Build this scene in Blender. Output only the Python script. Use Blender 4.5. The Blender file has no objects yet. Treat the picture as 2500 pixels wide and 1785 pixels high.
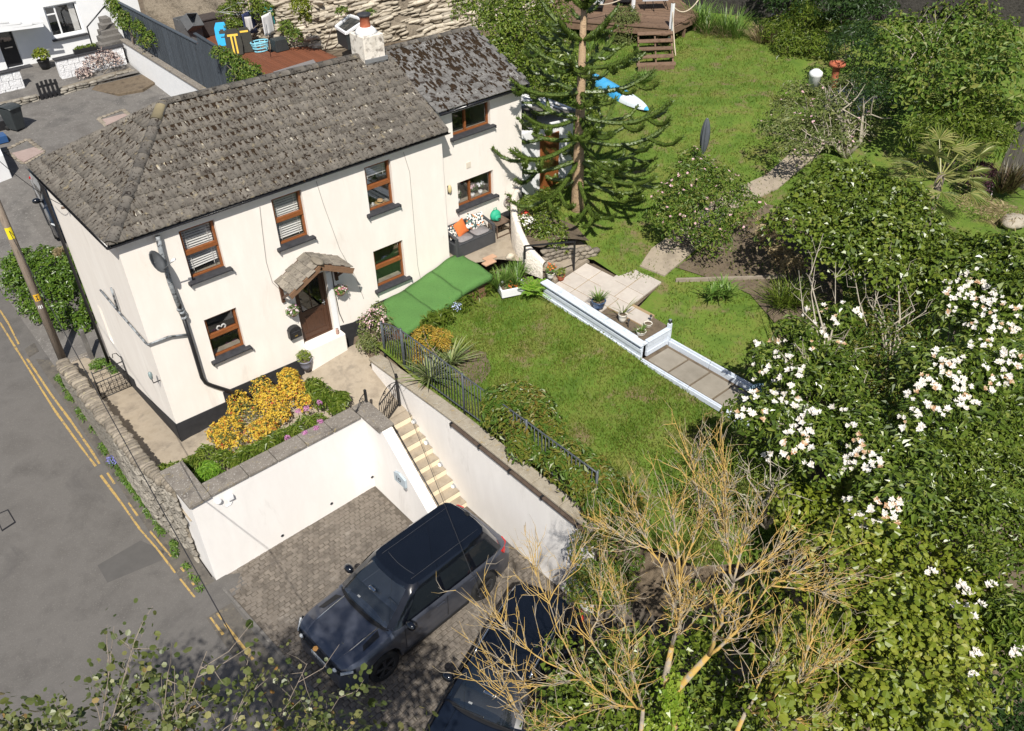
import bpy, math, random
import numpy as np
from mathutils import Vector, Matrix
random.seed(7)
RNG = np.random.default_rng(11)
SC = bpy.context.scene
COL = SC.collection
rad = math.radians
# ---------------------------------------------------------------- camera
CF, CPX, CPY, CPZ, CPI, CYA, CRO = (2092.122783, -4.039683, -17.838662, 14.661195, 0.654397, 0.701737, -0.019830)
def _axes():
 cy, sy, cp, sp = math.cos(CYA), math.sin(CYA), math.cos(CPI), math.sin(CPI)
 f = np.array([sy * cp, cy * cp, -sp]); r = np.array([cy, -sy, 0.0]); u = np.cross(r, f)
 c, s = math.cos(CRO), math.sin(CRO)
 return c * r + s * u, -s * r + c * u, f
CR, CU, CFW = _axes()
CPOS = np.array([CPX, CPY, CPZ])
cam_d = bpy.data.cameras.new('camera')
cam_d.sensor_width = 36.0
cam_d.sensor_fit = 'HORIZONTAL'
cam_d.lens = 36.0 * CF / 2500.0
cam_d.clip_start = 0.1
cam_d.clip_end = 2000.0
cam = bpy.data.objects.new('camera', cam_d)
COL.objects.link(cam)
cam.matrix_world = Matrix(((CR[0], CU[0], -CFW[0], CPX), (CR[1], CU[1], -CFW[1], CPY), (CR[2], CU[2], -CFW[2], CPZ), (0, 0, 0, 1)))
SC.camera = cam
# ---------------------------------------------------------------- daylight
SUN_DIR = Vector((0.53, 0.72, -1.08)).normalized()      # the way the light travels
SUN_EL = math.asin(-SUN_DIR.z)
SUN_AZ = math.atan2(-SUN_DIR.x, -SUN_DIR.y)
world = bpy.data.worlds.new('World')
SC.world = world
world.use_nodes = True
wn = world.node_tree.nodes; wl = world.node_tree.links
wn.clear()
sky = wn.new('ShaderNodeTexSky'); sky.sky_type = 'NISHITA'; sky.sun_disc = False
sky.sun_elevation = SUN_EL; sky.sun_rotation = SUN_AZ
sky.air_density = 1.0; sky.dust_density = 1.2; sky.ozone_density = 1.0
bg = wn.new('ShaderNodeBackground'); bg.inputs['Strength'].default_value = 0.068
wo = wn.new('ShaderNodeOutputWorld')
wl.new(sky.outputs[0], bg.inputs[0]); wl.new(bg.outputs[0], wo.inputs[0])
sun_d = bpy.data.lights.new('sun', 'SUN')
sun_d.energy = 4.7; sun_d.angle = rad(0.55); sun_d.color = (1.0, 0.955, 0.88)
sun = bpy.data.objects.new('sun', sun_d); COL.objects.link(sun)
sun.rotation_euler = SUN_DIR.to_track_quat('-Z', 'Y').to_euler()
sun.location = (-8, -14, 30)
SC.view_settings.view_transform = 'Standard'
SC.view_settings.look = 'None'
SC.view_settings.exposure = 0.40
SC.view_settings.gamma = 1.0
SC.view_settings.use_curve_mapping = False
SC.cycles.max_bounces = 6
SC.cycles.diffuse_bounces = 3
SC.cycles.glossy_bounces = 3
SC.cycles.transmission_bounces = 4
SC.cycles.transparent_max_bounces = 6
SC.cycles.use_denoising = True
# ---------------------------------------------------------------- survey helpers: sight line of a photo point met with a level or a wall plane
def _ray(x, y): return CFW + CR * ((x - 1250.0) / CF) - CU * ((y - 892.5) / CF)
def gz(x, y, z=0.0):
 d = _ray(x, y); return CPOS + d * ((z - CPOS[2]) / d[2])
def gy(x, y, Y=0.0):
 d = _ray(x, y); return CPOS + d * ((Y - CPOS[1]) / d[1])
def gx(x, y, X=0.0):
 d = _ray(x, y); return CPOS + d * ((X - CPOS[0]) / d[0])
def mpp(P):                                     # metres per photo pixel at a point
 return float((np.asarray(P) - CPOS) @ CFW) / CF
def ghf(x, y, fn, z0=0.0):                      # sight line met with a height function
 z = z0
 for _ in range(25):
  P = gz(x, y, z); z = 0.5 * z + 0.5 * fn(P[0], P[1])
 return np.array([P[0], P[1], fn(P[0], P[1])])
# ---------------------------------------------------------------- materials
MATS = {}
def _mat(name):
 m = bpy.data.materials.new(name); m.use_nodes = True
 nt = m.node_tree; nt.nodes.clear()
 out = nt.nodes.new('ShaderNodeOutputMaterial')
 b = nt.nodes.new('ShaderNodeBsdfPrincipled')
 nt.links.new(b.outputs[0], out.inputs[0])
 MATS[name] = m
 return m, nt, b, out
def _c(c): return (c[0], c[1], c[2], 1.0)
def _ramp(nt, fac, cols, stops=None, interp='LINEAR'):
 r = nt.nodes.new('ShaderNodeValToRGB'); r.color_ramp.interpolation = interp
 n = len(cols)
 el = r.color_ramp.elements
 stops = stops or [i / max(1, n - 1) for i in range(n)]
 while len(el) < n: el.new(0.5)
 for i in range(n):
  el[i].position = stops[i]; el[i].color = _c(cols[i]) if len(cols[i]) == 3 else cols[i]
 nt.links.new(fac, r.inputs[0])
 return r.outputs[0]
def _pos(nt, scale=(1, 1, 1), local=False):
 if local:
  g = nt.nodes.new('ShaderNodeTexCoord'); o = g.outputs['Object']
 else:
  g = nt.nodes.new('ShaderNodeNewGeometry'); o = g.outputs['Position']
 m = nt.nodes.new('ShaderNodeMapping'); m.inputs['Scale'].default_value = scale
 nt.links.new(o, m.inputs[0])
 return m.outputs[0]
def _noise(nt, vec, scale, detail=5, rough=0.6, dist=0.0):
 n = nt.nodes.new('ShaderNodeTexNoise'); n.inputs['Scale'].default_value = scale
 n.inputs['Detail'].default_value = detail; n.inputs['Roughness'].default_value = rough
 n.inputs['Distortion'].default_value = dist
 nt.links.new(vec, n.inputs['Vector']); return n.outputs['Fac']
def _mix(nt, fac, a, b, mode='MIX'):
 m = nt.nodes.new('ShaderNodeMix'); m.data_type = 'RGBA'; m.blend_type = mode
 for sock, v in ((m.inputs['Factor'], fac), (m.inputs['A'], a), (m.inputs['B'], b)):
  if isinstance(v, (int, float)): sock.default_value = v
  elif isinstance(v, (tuple, list)): sock.default_value = _c(v)
  else: nt.links.new(v, sock)
 return m.outputs['Result']
def _val(nt, fac, a, b):
 m = nt.nodes.new('ShaderNodeMapRange'); nt.links.new(fac, m.inputs[0])
 m.inputs[1].default_value = a; m.inputs[2].default_value = b
 return m.outputs[0]
def _bump(nt, b, h, strength, dist=0.02):
 n = nt.nodes.new('ShaderNodeBump'); n.inputs['Strength'].default_value = strength
 n.inputs['Distance'].default_value = dist
 nt.links.new(h, n.inputs['Height']); nt.links.new(n.outputs[0], b.inputs['Normal'])
def M(name, cols, scale=4.0, rough=0.8, stops=None, bump=0.0, bscale=40.0, bdist=0.02, detail=6, metallic=0.0, spec=0.4,
      coat=0.0, stretch=(1, 1, 1), spots=None, spots2=None, rnd=0.0, local=False, dist=0.0, sheen=0.0):
 """noise-mottled surface; spots=(colour, scale, lo, hi) lays a second patchy colour over it; rnd varies value per object"""
 if name in MATS: return MATS[name]
 m, nt, b, out = _mat(name)
 b.inputs['Roughness'].default_value = rough
 b.inputs['Metallic'].default_value = metallic
 b.inputs['Specular IOR Level'].default_value = spec
 if coat: b.inputs['Coat Weight'].default_value = coat; b.inputs['Coat Roughness'].default_value = 0.04
 if sheen: b.inputs['Sheen Weight'].default_value = sheen
 if not isinstance(cols[0], (tuple, list)): cols = [cols]
 vec = _pos(nt, stretch, local)
 if len(cols) == 1: col = None; base = cols[0]
 if len(cols) > 1:
  col = _ramp(nt, _noise(nt, vec, scale, detail, 0.62, dist), cols, stops or [0.3 + 0.4 * i / (len(cols) - 1) for i in range(len(cols))])
 else:
  col = _ramp(nt, _noise(nt, vec, scale, detail), [tuple(x * 0.93 for x in base), tuple(min(1, x * 1.05) for x in base)], [0.3, 0.7])
 for k, sp in enumerate((spots, spots2)):
  if sp:
   f = _val(nt, _noise(nt, vec, sp[1], 7, 0.65, 0.4 + k), sp[2], sp[3])
   col = _mix(nt, f, col, sp[0])
 if rnd:
  oi = nt.nodes.new('ShaderNodeObjectInfo')
  v = nt.nodes.new('ShaderNodeMapRange'); nt.links.new(oi.outputs['Random'], v.inputs[0])
  v.inputs[3].default_value = 1 - rnd; v.inputs[4].default_value = 1 + rnd
  h = nt.nodes.new('ShaderNodeHueSaturation'); nt.links.new(v.outputs[0], h.inputs['Value']); nt.links.new(col, h.inputs['Color'])
  col = h.outputs[0]
 nt.links.new(col, b.inputs['Base Color'])
 if bump: _bump(nt, b, _noise(nt, vec, bscale, 6, 0.6), bump, bdist)
 return m
def LEAF(name, cols, rough=0.45, transl=0.25, spec=0.5, stops=None, patch=None):
 """leaf colour chosen per leaf (mesh island); patch=(scale, amount) drifts it in space"""
 if name in MATS: return MATS[name]
 m, nt, b, out = _mat(name)
 b.inputs['Roughness'].default_value = rough; b.inputs['Specular IOR Level'].default_value = spec
 g = nt.nodes.new('ShaderNodeNewGeometry')
 fac = g.outputs['Random Per Island']
 if patch:
  n = _noise(nt, _pos(nt), patch[0], 3)
  n = _val(nt, n, 0.3, 0.7)
  mm = nt.nodes.new('ShaderNodeMix'); mm.inputs[0].default_value = patch[1]
  nt.links.new(fac, mm.inputs[2]); nt.links.new(n, mm.inputs[3]); fac = mm.outputs[0]
 col = _ramp(nt, fac, cols, stops)
 nt.links.new(col, b.inputs['Base Color'])
 if transl:
  t = nt.nodes.new('ShaderNodeBsdfTranslucent'); nt.links.new(col, t.inputs[0])
  mx = nt.nodes.new('ShaderNodeMixShader'); mx.inputs[0].default_value = transl
  nt.links.new(b.outputs[0], mx.inputs[1]); nt.links.new(t.outputs[0], mx.inputs[2])
  nt.links.new(mx.outputs[0], out.inputs[0])
 return m
# ---------------------------------------------------------------- objects
ORIGIN = {}
def setp(o, label=None, cat=None, group=None, kind=None):
 if label: o['label'] = label
 if cat: o['category'] = cat
 if group: o['group'] = group
 if kind: o['kind'] = kind
 return o
def thing(name, label, cat, loc=(0, 0, 0), rotz=0.0, group=None, local=False):
 o = bpy.data.objects.new(name, None); COL.objects.link(o)
 o.empty_display_size = 0.2
 o.location = [float(v) for v in loc]; o.rotation_euler = (0, 0, rotz)
 if not local: ORIGIN[o.name] = Vector([float(v) for v in loc])
 return setp(o, label, cat, group)
def link(name, me, parent=None):
 o = bpy.data.objects.new(name, me); COL.objects.link(o)
 if parent is not None:
  o.parent = parent
  if parent.name in ORIGIN: o.matrix_parent_inverse = Matrix.Translation(-ORIGIN[parent.name])
 return o
def dup(root, loc, rotz=0.0, label=None, group=None, scale=None):
 r = root.copy(); COL.objects.link(r); r.location = [float(v) for v in loc]; r.rotation_euler = (0, 0, rotz)
 if scale: r.scale = scale if isinstance(scale, (tuple, list)) else (scale,) * 3
 if label: r['label'] = label
 if group: r['group'] = group
 def rec(a, b):
  for ch in list(a.children):
   c = ch.copy(); COL.objects.link(c); c.parent = b; c.matrix_parent_inverse = ch.matrix_parent_inverse.copy()
   rec(ch, c)
 rec(root, r)
 return r
def smooth(me, on=True):
 me.polygons.foreach_set('use_smooth', np.full(len(me.polygons), on))
class MB:
 def __init__(s): s.v = []; s.f = []
 def add(s, vs, fs):
  n = len(s.v); s.v.extend([tuple(float(c) for c in p) for p in vs]); s.f.extend([tuple(i + n for i in f) for f in fs]); return s
 def poly(s, pts): return s.add(pts, [tuple(range(len(pts)))])
 def box(s, x0, x1, y0, y1, z0, z1):
  return s.add([(x0, y0, z0), (x1, y0, z0), (x1, y1, z0), (x0, y1, z0), (x0, y0, z1), (x1, y0, z1), (x1, y1, z1), (x0, y1, z1)],
                     [(0, 3, 2, 1), (4, 5, 6, 7), (0, 1, 5, 4), (1, 2, 6, 5), (2, 3, 7, 6), (3, 0, 4, 7)])
 def obox(s, c, ax, ay, az):            # centre and three half-axis vectors
  c, ax, ay, az = (np.asarray(q, float) for q in (c, ax, ay, az))
  P = [c + a * ax + b * ay + d * az for d in (-1, 1) for (a, b) in ((-1, -1), (1, -1), (1, 1), (-1, 1))]
  return s.add(P, [(0, 3, 2, 1), (4, 5, 6, 7), (0, 1, 5, 4), (1, 2, 6, 5), (2, 3, 7, 6), (3, 0, 4, 7)])
 def beam(s, a, b, w, h, up=(0, 0, 1)):
  a = np.asarray(a, float); b = np.asarray(b, float); d = b - a; L = np.linalg.norm(d); d = d / L
  r = np.cross(d, up); n = np.linalg.norm(r)
  r = np.array([1., 0, 0]) if n < 1e-6 else r / n
  u = np.cross(r, d)
  return s.obox((a + b) / 2, d * L / 2, r * w / 2, u * h / 2)
 def prism(s, pts, z0, z1):             # plan polygon, z may be numbers or lists
  n = len(pts); a = z0 if isinstance(z0, (list, tuple)) else [z0] * n; b = z1 if isinstance(z1, (list, tuple)) else [z1] * n
  vs = [(p[0], p[1], a[i]) for i, p in enumerate(pts)] + [(p[0], p[1], b[i]) for i, p in enumerate(pts)]
  fs = [tuple(reversed(range(n))), tuple(range(n, 2 * n))] + [(i, (i + 1) % n, n + (i + 1) % n, n + i) for i in range(n)]
  return s.add(vs, fs)
 def tube(s, path, r, n=6, cap=True):
  path = [np.asarray(p, float) for p in path]; m = len(path)
  rs = r if isinstance(r, (list, tuple, np.ndarray)) else [r] * m
  vs = []; prev = None
  for i, p in enumerate(path):
   d = path[min(i + 1, m - 1)] - path[max(i - 1, 0)]; d = d / (np.linalg.norm(d) + 1e-9)
   if prev is None:
    a = np.cross(d, (0, 0, 1)); 
    if np.linalg.norm(a) < 1e-3: a = np.cross(d, (1, 0, 0))
   else:
    a = prev - d * (prev @ d)
   a = a / (np.linalg.norm(a) + 1e-9); prev = a; b = np.cross(d, a)
   for k in range(n):
    t = 2 * math.pi * k / n; vs.append(p + rs[i] * (math.cos(t) * a + math.sin(t) * b))
  fs = [(i * n + k, i * n + (k + 1) % n, (i + 1) * n + (k + 1) % n, (i + 1) * n + k) for i in range(m - 1) for k in range(n)]
  if cap: fs += [tuple(reversed(range(n))), tuple(range((m - 1) * n, m * n))]
  return s.add(vs, fs)
 def lathe(s, c, prof, n=16, cap=True, ax=None):
  vs = []
  for (r, z) in prof:
   for k in range(n):
    t = 2 * math.pi * k / n; vs.append((c[0] + r * math.cos(t), c[1] + r * math.sin(t), c[2] + z))
  m = len(prof)
  fs = [(i * n + k, i * n + (k + 1) % n, (i + 1) * n + (k + 1) % n, (i + 1) * n + k) for i in range(m - 1) for k in range(n)]
  if cap: fs += [tuple(reversed(range(n))), tuple(range((m - 1) * n, m * n))]
  return s.add(vs, fs)
 def ball(s, c, r, nu=10, nv=6, jit=0.0):
  r = r if isinstance(r, (tuple, list)) else (r, r, r)
  vs = []
  for j in range(1, nv):
   t = math.pi * j / nv
   for i in range(nu):
    p = 2 * math.pi * i / nu; q = 1 + random.uniform(-jit, jit)
    vs.append((c[0] + q * r[0] * math.sin(t) * math.cos(p), c[1] + q * r[1] * math.sin(t) * math.sin(p), c[2] + q * r[2] * math.cos(t)))
  a = len(vs); vs += [(c[0], c[1], c[2] + r[2]), (c[0], c[1], c[2] - r[2])]
  fs = [(j * nu + i, (j + 1) * nu + i, (j + 1) * nu + (i + 1) % nu, j * nu + (i + 1) % nu) for j in range(nv - 2) for i in range(nu)]
  fs += [(a, i, (i + 1) % nu) for i in range(nu)] + [(a + 1, (nv - 2) * nu + (i + 1) % nu, (nv - 2) * nu + i) for i in range(nu)]
  return s.add(vs, fs)
 def grid(s, fn, nu, nv, close_u=False):
  vs = [fn(i / (nu if close_u else nu - 1), j / (nv - 1)) for j in range(nv) for i in range(nu)]
  fs = [(j * nu + i, j * nu + (i + 1) % nu, (j + 1) * nu + (i + 1) % nu, (j + 1) * nu + i) for j in range(nv - 1) for i in range(nu if close_u else nu - 1)]
  return s.add(vs, fs)
 def mesh(s, name):
  me = bpy.data.meshes.new(name); me.from_pydata(s.v, [], s.f); me.update(); return me
 def build(s, name, mat, parent=None, sm=False, bev=0.0, seg=2, label=None, kind=None, sub=0, solid=0.0):
  me = s.mesh(name); o = link(name, me, parent)
  me.materials.append(MATS[mat] if isinstance(mat, str) else mat)
  if sm: smooth(me)
  if solid:
   md = o.modifiers.new('solid', 'SOLIDIFY'); md.thickness = solid; md.offset = 0
  if bev:
   md = o.modifiers.new('bevel', 'BEVEL'); md.width = bev; md.segments = seg; md.limit_method = 'ANGLE'; md.angle_limit = rad(35)
  if sub:
   md = o.modifiers.new('subd', 'SUBSURF'); md.levels = sub; md.render_levels = sub
  if label: o['label'] = label
  if kind: o['kind'] = kind
  return o
def npmesh(name, V, F, mat, parent=None, sm=False, kind=None):
 """V (n,3), F (m,k) all faces of one size"""
 V = np.ascontiguousarray(V, np.float32); F = np.ascontiguousarray(F, np.int32)
 me = bpy.data.meshes.new(name)
 me.vertices.add(len(V)); me.vertices.foreach_set('co', V.ravel())
 k = F.shape[1]
 me.loops.add(F.size); me.loops.foreach_set('vertex_index', F.ravel())
 me.polygons.add(len(F)); me.polygons.foreach_set('loop_start', np.arange(0, F.size, k, dtype=np.int32))
 me.polygons.foreach_set('loop_total', np.full(len(F), k, np.int32))
 me.polygons.foreach_set('use_smooth', np.full(len(F), sm))
 me.update(calc_edges=True)
 me.materials.append(MATS[mat] if isinstance(mat, str) else mat)
 o = link(name, me, parent)
 if kind: o['kind'] = kind
 return o
def unit(a): return a / (np.linalg.norm(a, axis=-1, keepdims=True) + 1e-9)
def leaf_arrays(P, Nrm, L, Wd, droop=0.25, fold=0.25, rng=RNG, axis=None, kind='leaf'):
 """one small folded leaf per point: base at P, spread in the plane across Nrm"""
 n = len(P); Nrm = unit(Nrm)
 rv = rng.normal(size=(n, 3)) if axis is None else np.broadcast_to(axis, (n, 3)) + rng.normal(size=(n, 3)) * 0.25
 A = unit(rv - Nrm * np.sum(rv * Nrm, 1, keepdims=True)); B = np.cross(Nrm, A)
 sz = np.clip(np.exp(rng.normal(-.05, .30, n)), .45, 1.75); L = (L * sz)[:, None]; W = (Wd * sz * rng.uniform(0.75, 1.15, n))[:, None]
 tip = P + A * L - Nrm * L * droop
 if kind == 'blade':
  V = np.stack([P - B * W * .5, P + B * W * .5, P + A * L * .55 + B * W * .4 , tip], 1)
  F = np.arange(n * 4).reshape(n, 4)
  return V.reshape(-1, 3), F
 if kind == 'round':
  ang = np.array([math.pi, 2.2, 1.2, 0, -1.2, -2.2])
  c = P + A * L * .5 - Nrm * L * droop * .4
  V = np.stack([c + A * L * .5 * math.cos(t) + B * W * .5 * math.sin(t) - Nrm * L * fold * .5 * abs(math.sin(t)) for t in ang], 1)
  b = np.arange(n)[:, None] * 6
  return V.reshape(-1, 3), np.concatenate([b + np.array([0, 1, 2, 3]), b + np.array([0, 3, 4, 5])], 0)
 mid = P + A * L * 0.45
 l = mid + B * W * .5 + Nrm * W * fold; r = mid - B * W * .5 + Nrm * W * fold
 V = np.stack([P, l, tip, r], 1).reshape(-1, 3)
 b = np.arange(n)[:, None] * 4
 return V, np.concatenate([b + np.array([0, 1, 2]), b + np.array([0, 2, 3])], 0)
def leaves(name, P, Nrm, L, Wd, mat, parent=None, droop=0.25, fold=0.25, rng=RNG, axis=None, kind='leaf', okind=None):
 V, F = leaf_arrays(np.asarray(P), np.asarray(Nrm), L, Wd, droop, fold, rng, axis, kind)
 return npmesh(name, V, F, mat, parent, False, okind)
def lumps_points(lumps, n, rng=RNG, depth=0.35, up=0.5, wob=0.28, lo=-0.35):
 """points through the outer shell of a set of ellipsoids (cx,cy,cz,rx,ry,rz), facing out and up, with bumpy clusters"""
 lumps = np.asarray(lumps, float)
 area = (lumps[:, 3] * lumps[:, 4] + lumps[:, 5] * (lumps[:, 3] + lumps[:, 4]) / 2)
 idx = rng.choice(len(lumps), n, p=area / area.sum())
 d = unit(rng.normal(size=(n, 3)))
 d[:, 2] = np.where(d[:, 2] < lo, -d[:, 2], d[:, 2])
 k = 7
 ph = rng.uniform(0, 6.28, (k, 3)); fr = rng.normal(size=(k, 3)) * 3.2
 s = sum(np.sin(d @ fr[i] * 2 + ph[i, 0] + idx * 1.7) for i in range(k)) / k
 rr = (1 - depth * rng.uniform(0, 1, n) ** 1.6) * (1 + wob * s)
 L = lumps[idx]
 P = L[:, :3] + d * L[:, 3:] * rr[:, None]
 N = unit(d / L[:, 3:]) + np.array([0, 0, up]) + rng.normal(size=(n, 3)) * 0.45
 if n > 1500:                                # hollows between the sprays
  g = sum(np.sin(P @ (unit(rng.normal(size=3)) * f) + rng.uniform(0, 6)) for f in (3.2, 4.1, 5.3, 6.6, 8.5)) / 5
  k = (g > -.22) | (rng.uniform(size=n) < .3); P = P[k]; N = N[k]
 return P, N
def copy_pieces(name, me, parent, mats4, label=None):
 """many alike pieces sharing one mesh, placed by 4x4 matrices"""
 inv = Matrix.Translation(-ORIGIN[parent.name]) if parent.name in ORIGIN else None
 out = []
 for m in mats4:
  o = bpy.data.objects.new(name, me); COL.objects.link(o); o.parent = parent
  if inv is not None: o.matrix_parent_inverse = inv
  o.matrix_basis = m; out.append(o)
 return out
def mat4(loc, ex, ey, ez):
 return Matrix(((ex[0], ey[0], ez[0], loc[0]), (ex[1], ey[1], ez[1], loc[1]), (ex[2], ey[2], ez[2], loc[2]), (0, 0, 0, 1)))
def sheet(name, pts, fn, mat, step=0.5, kind='structure', thick=0.0, parent=None):
 """ground sheet over a plan polygon, height fn(x,y), triangulated from a clipped grid"""
 import bmesh
 bm = bmesh.new()
 vs = [bm.verts.new((p[0], p[1], 0)) for p in pts]
 bm.faces.new(vs)
 xs = [p[0] for p in pts]; ys = [p[1] for p in pts]
 for ax, a0, a1 in ((0, min(xs), max(xs)), (1, min(ys), max(ys))):
  k = a0 + step
  while k < a1:
   co = (k, 0, 0) if ax == 0 else (0, k, 0); no = (1, 0, 0) if ax == 0 else (0, 1, 0)
   bmesh.ops.bisect_plane(bm, geom=bm.verts[:] + bm.edges[:] + bm.faces[:], plane_co=co, plane_no=no)
   k += step
 for v in bm.verts: v.co.z = fn(v.co.x, v.co.y)
 bmesh.ops.recalc_face_normals(bm, faces=bm.faces)
 for f in bm.faces:
  if f.normal.z < 0: f.normal_flip()
 if thick:
  r = bmesh.ops.extrude_face_region(bm, geom=bm.faces[:])
  for v in [g for g in r['geom'] if isinstance(g, bmesh.types.BMVert)]: v.co.z += 0
  old = [f for f in bm.faces if f not in set(g for g in r['geom'] if isinstance(g, bmesh.types.BMFace))]
  newv = set(g for g in r['geom'] if isinstance(g, bmesh.types.BMVert))
  for v in bm.verts:
   if v not in newv: v.co.z -= thick
 me = bpy.data.meshes.new(name); bm.to_mesh(me); bm.free()
 me.materials.append(MATS[mat])
 o = link(name, me, parent)
 if kind and parent is None: o['kind'] = kind
 return o
# ---------------------------------------------------------------- shared materials
M('render_white', [(0.84, 0.79, 0.725), (0.79, 0.735, 0.67), (0.85, 0.80, 0.735)], 1.3, 0.85, bump=0.25, bscale=70, bdist=0.01, stretch=(1, 1, .3), spots=((0.58, 0.52, 0.45), 1.6, 0.60, 0.90))
M('render_cool', [(0.83, 0.80, 0.77), (0.77, 0.74, 0.71), (0.84, 0.81, 0.78)], 1.1, 0.85, bump=0.2, bscale=60, bdist=0.01, stretch=(1, 1, .3), spots=((0.52, 0.49, 0.46), 1.5, 0.60, 0.90))
M('white_paint', [(0.80, 0.80, 0.80), (0.74, 0.75, 0.76)], 3, 0.6, bump=0.1, bscale=50, bdist=0.01)
M('plinth_black', [(0.018, 0.018, 0.02), (0.03, 0.03, 0.033)], 5, 0.75, bump=0.3, bscale=50, bdist=0.01, spots=((0.09, 0.085, 0.08), 3.0, 0.62, 0.85))
M('black_paint', [(0.012, 0.012, 0.014), (0.022, 0.022, 0.024)], 9, 0.4, spots=((0.10, 0.09, 0.085), 14, 0.66, 0.8))
M('black_gloss', [(0.010, 0.010, 0.012), (0.014, 0.014, 0.016)], 5, 0.25)
M('slate_sill', [(0.022, 0.022, 0.026), (0.045, 0.045, 0.05)], 8, 0.7, bump=0.2, bscale=60, bdist=0.006)
M('brown_upvc', [(0.26, 0.095, 0.030), (0.20, 0.066, 0.02), (0.30, 0.12, 0.045)], 9, 0.4, stretch=(1, 1, 4))
M('dark_wood', [(0.050, 0.022, 0.012), (0.075, 0.034, 0.018), (0.035, 0.015, 0.009)], 6, 0.5, stretch=(6, 6, 1))
M('asphalt', [(0.096, 0.089, 0.082), (0.118, 0.110, 0.102), (0.084, 0.078, 0.072)], 0.9, 0.9, bump=0.5, bscale=160, bdist=0.008, spots=((0.165, 0.153, 0.14), 34, 0.55, 0.72), spots2=((0.064, 0.06, 0.058), 0.5, 0.56, 0.80))
M('asphalt_patch', [(0.078, 0.074, 0.07), (0.092, 0.087, 0.082)], 4, 0.9, bump=0.4, bscale=160, bdist=0.006)
M('asphalt_edge', [(0.075, 0.067, 0.058), (0.11, 0.099, 0.085), (0.06, 0.055, 0.05)], 3, 0.95, bump=0.5, bscale=90, bdist=0.01, spots=((0.19, 0.16, 0.11), 8, 0.56, 0.72))
M('yellow_line', [(0.44, 0.29, 0.085), (0.36, 0.245, 0.085)], 6, 0.8, bump=0.3, bscale=120, bdist=0.004, spots=((0.15, 0.135, 0.115), 16, 0.52, 0.62))
M('concrete_tan', [(0.27, 0.222, 0.162), (0.335, 0.282, 0.215), (0.215, 0.178, 0.135)], 1.6, 0.92, bump=0.35, bscale=70, bdist=0.012, spots=((0.17, 0.145, 0.115), 2.2, 0.55, 0.75), spots2=((0.38, 0.33, 0.255), 18, 0.6, 0.75))
M('concrete_grey', [(0.105, 0.096, 0.088), (0.145, 0.135, 0.124), (0.075, 0.07, 0.065)], 0.9, 0.92, bump=0.4, bscale=60, bdist=0.012, spots=((0.105, 0.098, 0.092), 0.9, 0.52, 0.72), spots2=((0.28, 0.265, 0.245), 11, 0.56, 0.72))
M('coping', [(0.15, 0.131, 0.112), (0.21, 0.187, 0.16), (0.105, 0.092, 0.08)], 2.4, 0.95, bump=0.6, bscale=60, bdist=0.015, spots=((0.38, 0.36, 0.33), 26, 0.575, 0.63), spots2=((0.30, 0.24, 0.11), 3, 0.58, 0.74))
M('coping_tan', [(0.25, 0.21, 0.15), (0.34, 0.30, 0.235), (0.19, 0.16, 0.12)], 2.0, 0.95, bump=0.6, bscale=50, bdist=0.015, spots=((0.40, 0.38, 0.33), 14, 0.58, 0.70), spots2=((0.34, 0.24, 0.08), 3, 0.58, 0.72))
M('soil', [(0.10, 0.075, 0.05), (0.15, 0.115, 0.078), (0.07, 0.052, 0.036)], 3, 0.95, bump=0.7, bscale=40, bdist=0.03)
M('lawn', [(0.072, 0.135, 0.012), (0.115, 0.180, 0.02), (0.165, 0.172, 0.036)], 1.1, 0.9, stops=[0.33, 0.5, 0.68], bump=0.8, bscale=46, bdist=0.03, spots=((0.19, 0.138, 0.075), 1.35, 0.545, 0.67), spots2=((0.06, 0.11, 0.012), 4.5, 0.52, 0.7))
M('stone', [(0.165, 0.138, 0.107), (0.24, 0.208, 0.165), (0.115, 0.096, 0.077)], 5, 0.95, bump=0.8, bscale=26, bdist=0.02, rnd=0.28, spots=((0.33, 0.29, 0.19), 9, 0.57, 0.7))
M('stone_slip', [(0.175, 0.155, 0.128), (0.26, 0.238, 0.20), (0.115, 0.10, 0.085)], 7, 0.95, bump=0.8, bscale=30, bdist=0.02, rnd=0.35)
M('stone_pale', [(0.36, 0.31, 0.235), (0.45, 0.40, 0.32), (0.24, 0.205, 0.16)], 3, 0.95, bump=0.8, bscale=30, bdist=0.02, rnd=0.3)
M('mortar', [(0.17, 0.145, 0.11), (0.24, 0.21, 0.165)], 6, 0.95, bump=0.7, bscale=30, bdist=0.02)
M('slab_pale', [(0.46, 0.41, 0.36), (0.53, 0.48, 0.42)], 4, 0.9, bump=0.3, bscale=60, bdist=0.008, rnd=0.06, spots=((0.38, 0.32, 0.25), 3, 0.6, 0.8))
M('slab_grey', [(0.225, 0.20, 0.16), (0.29, 0.26, 0.212)], 3, 0.92, bump=0.5, bscale=60, bdist=0.01, rnd=0.1, spots=((0.2, 0.18, 0.13), 4, 0.58, 0.75))
M('timber_blue', [(0.50, 0.56, 0.64), (0.60, 0.65, 0.72), (0.42, 0.47, 0.54)], 5, 0.7, stretch=(3, 1, 3), bump=0.3, bscale=40, bdist=0.008, spots=((0.22, 0.20, 0.17), 6, 0.63, 0.75))
M('iron_grey', [(0.060, 0.07, 0.08), (0.10, 0.112, 0.125)], 12, 0.5, metallic=0.2, spots=((0.16, 0.09, 0.05), 14, 0.62, 0.72))
M('steel_grey', [(0.30, 0.31, 0.32), (0.36, 0.37, 0.38)], 8, 0.4, metallic=0.5)
M('moss', [(0.020, 0.013, 0.008), (0.034, 0.022, 0.013), (0.012, 0.008, 0.005)], 12, 1.0, spec=0.1)
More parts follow.
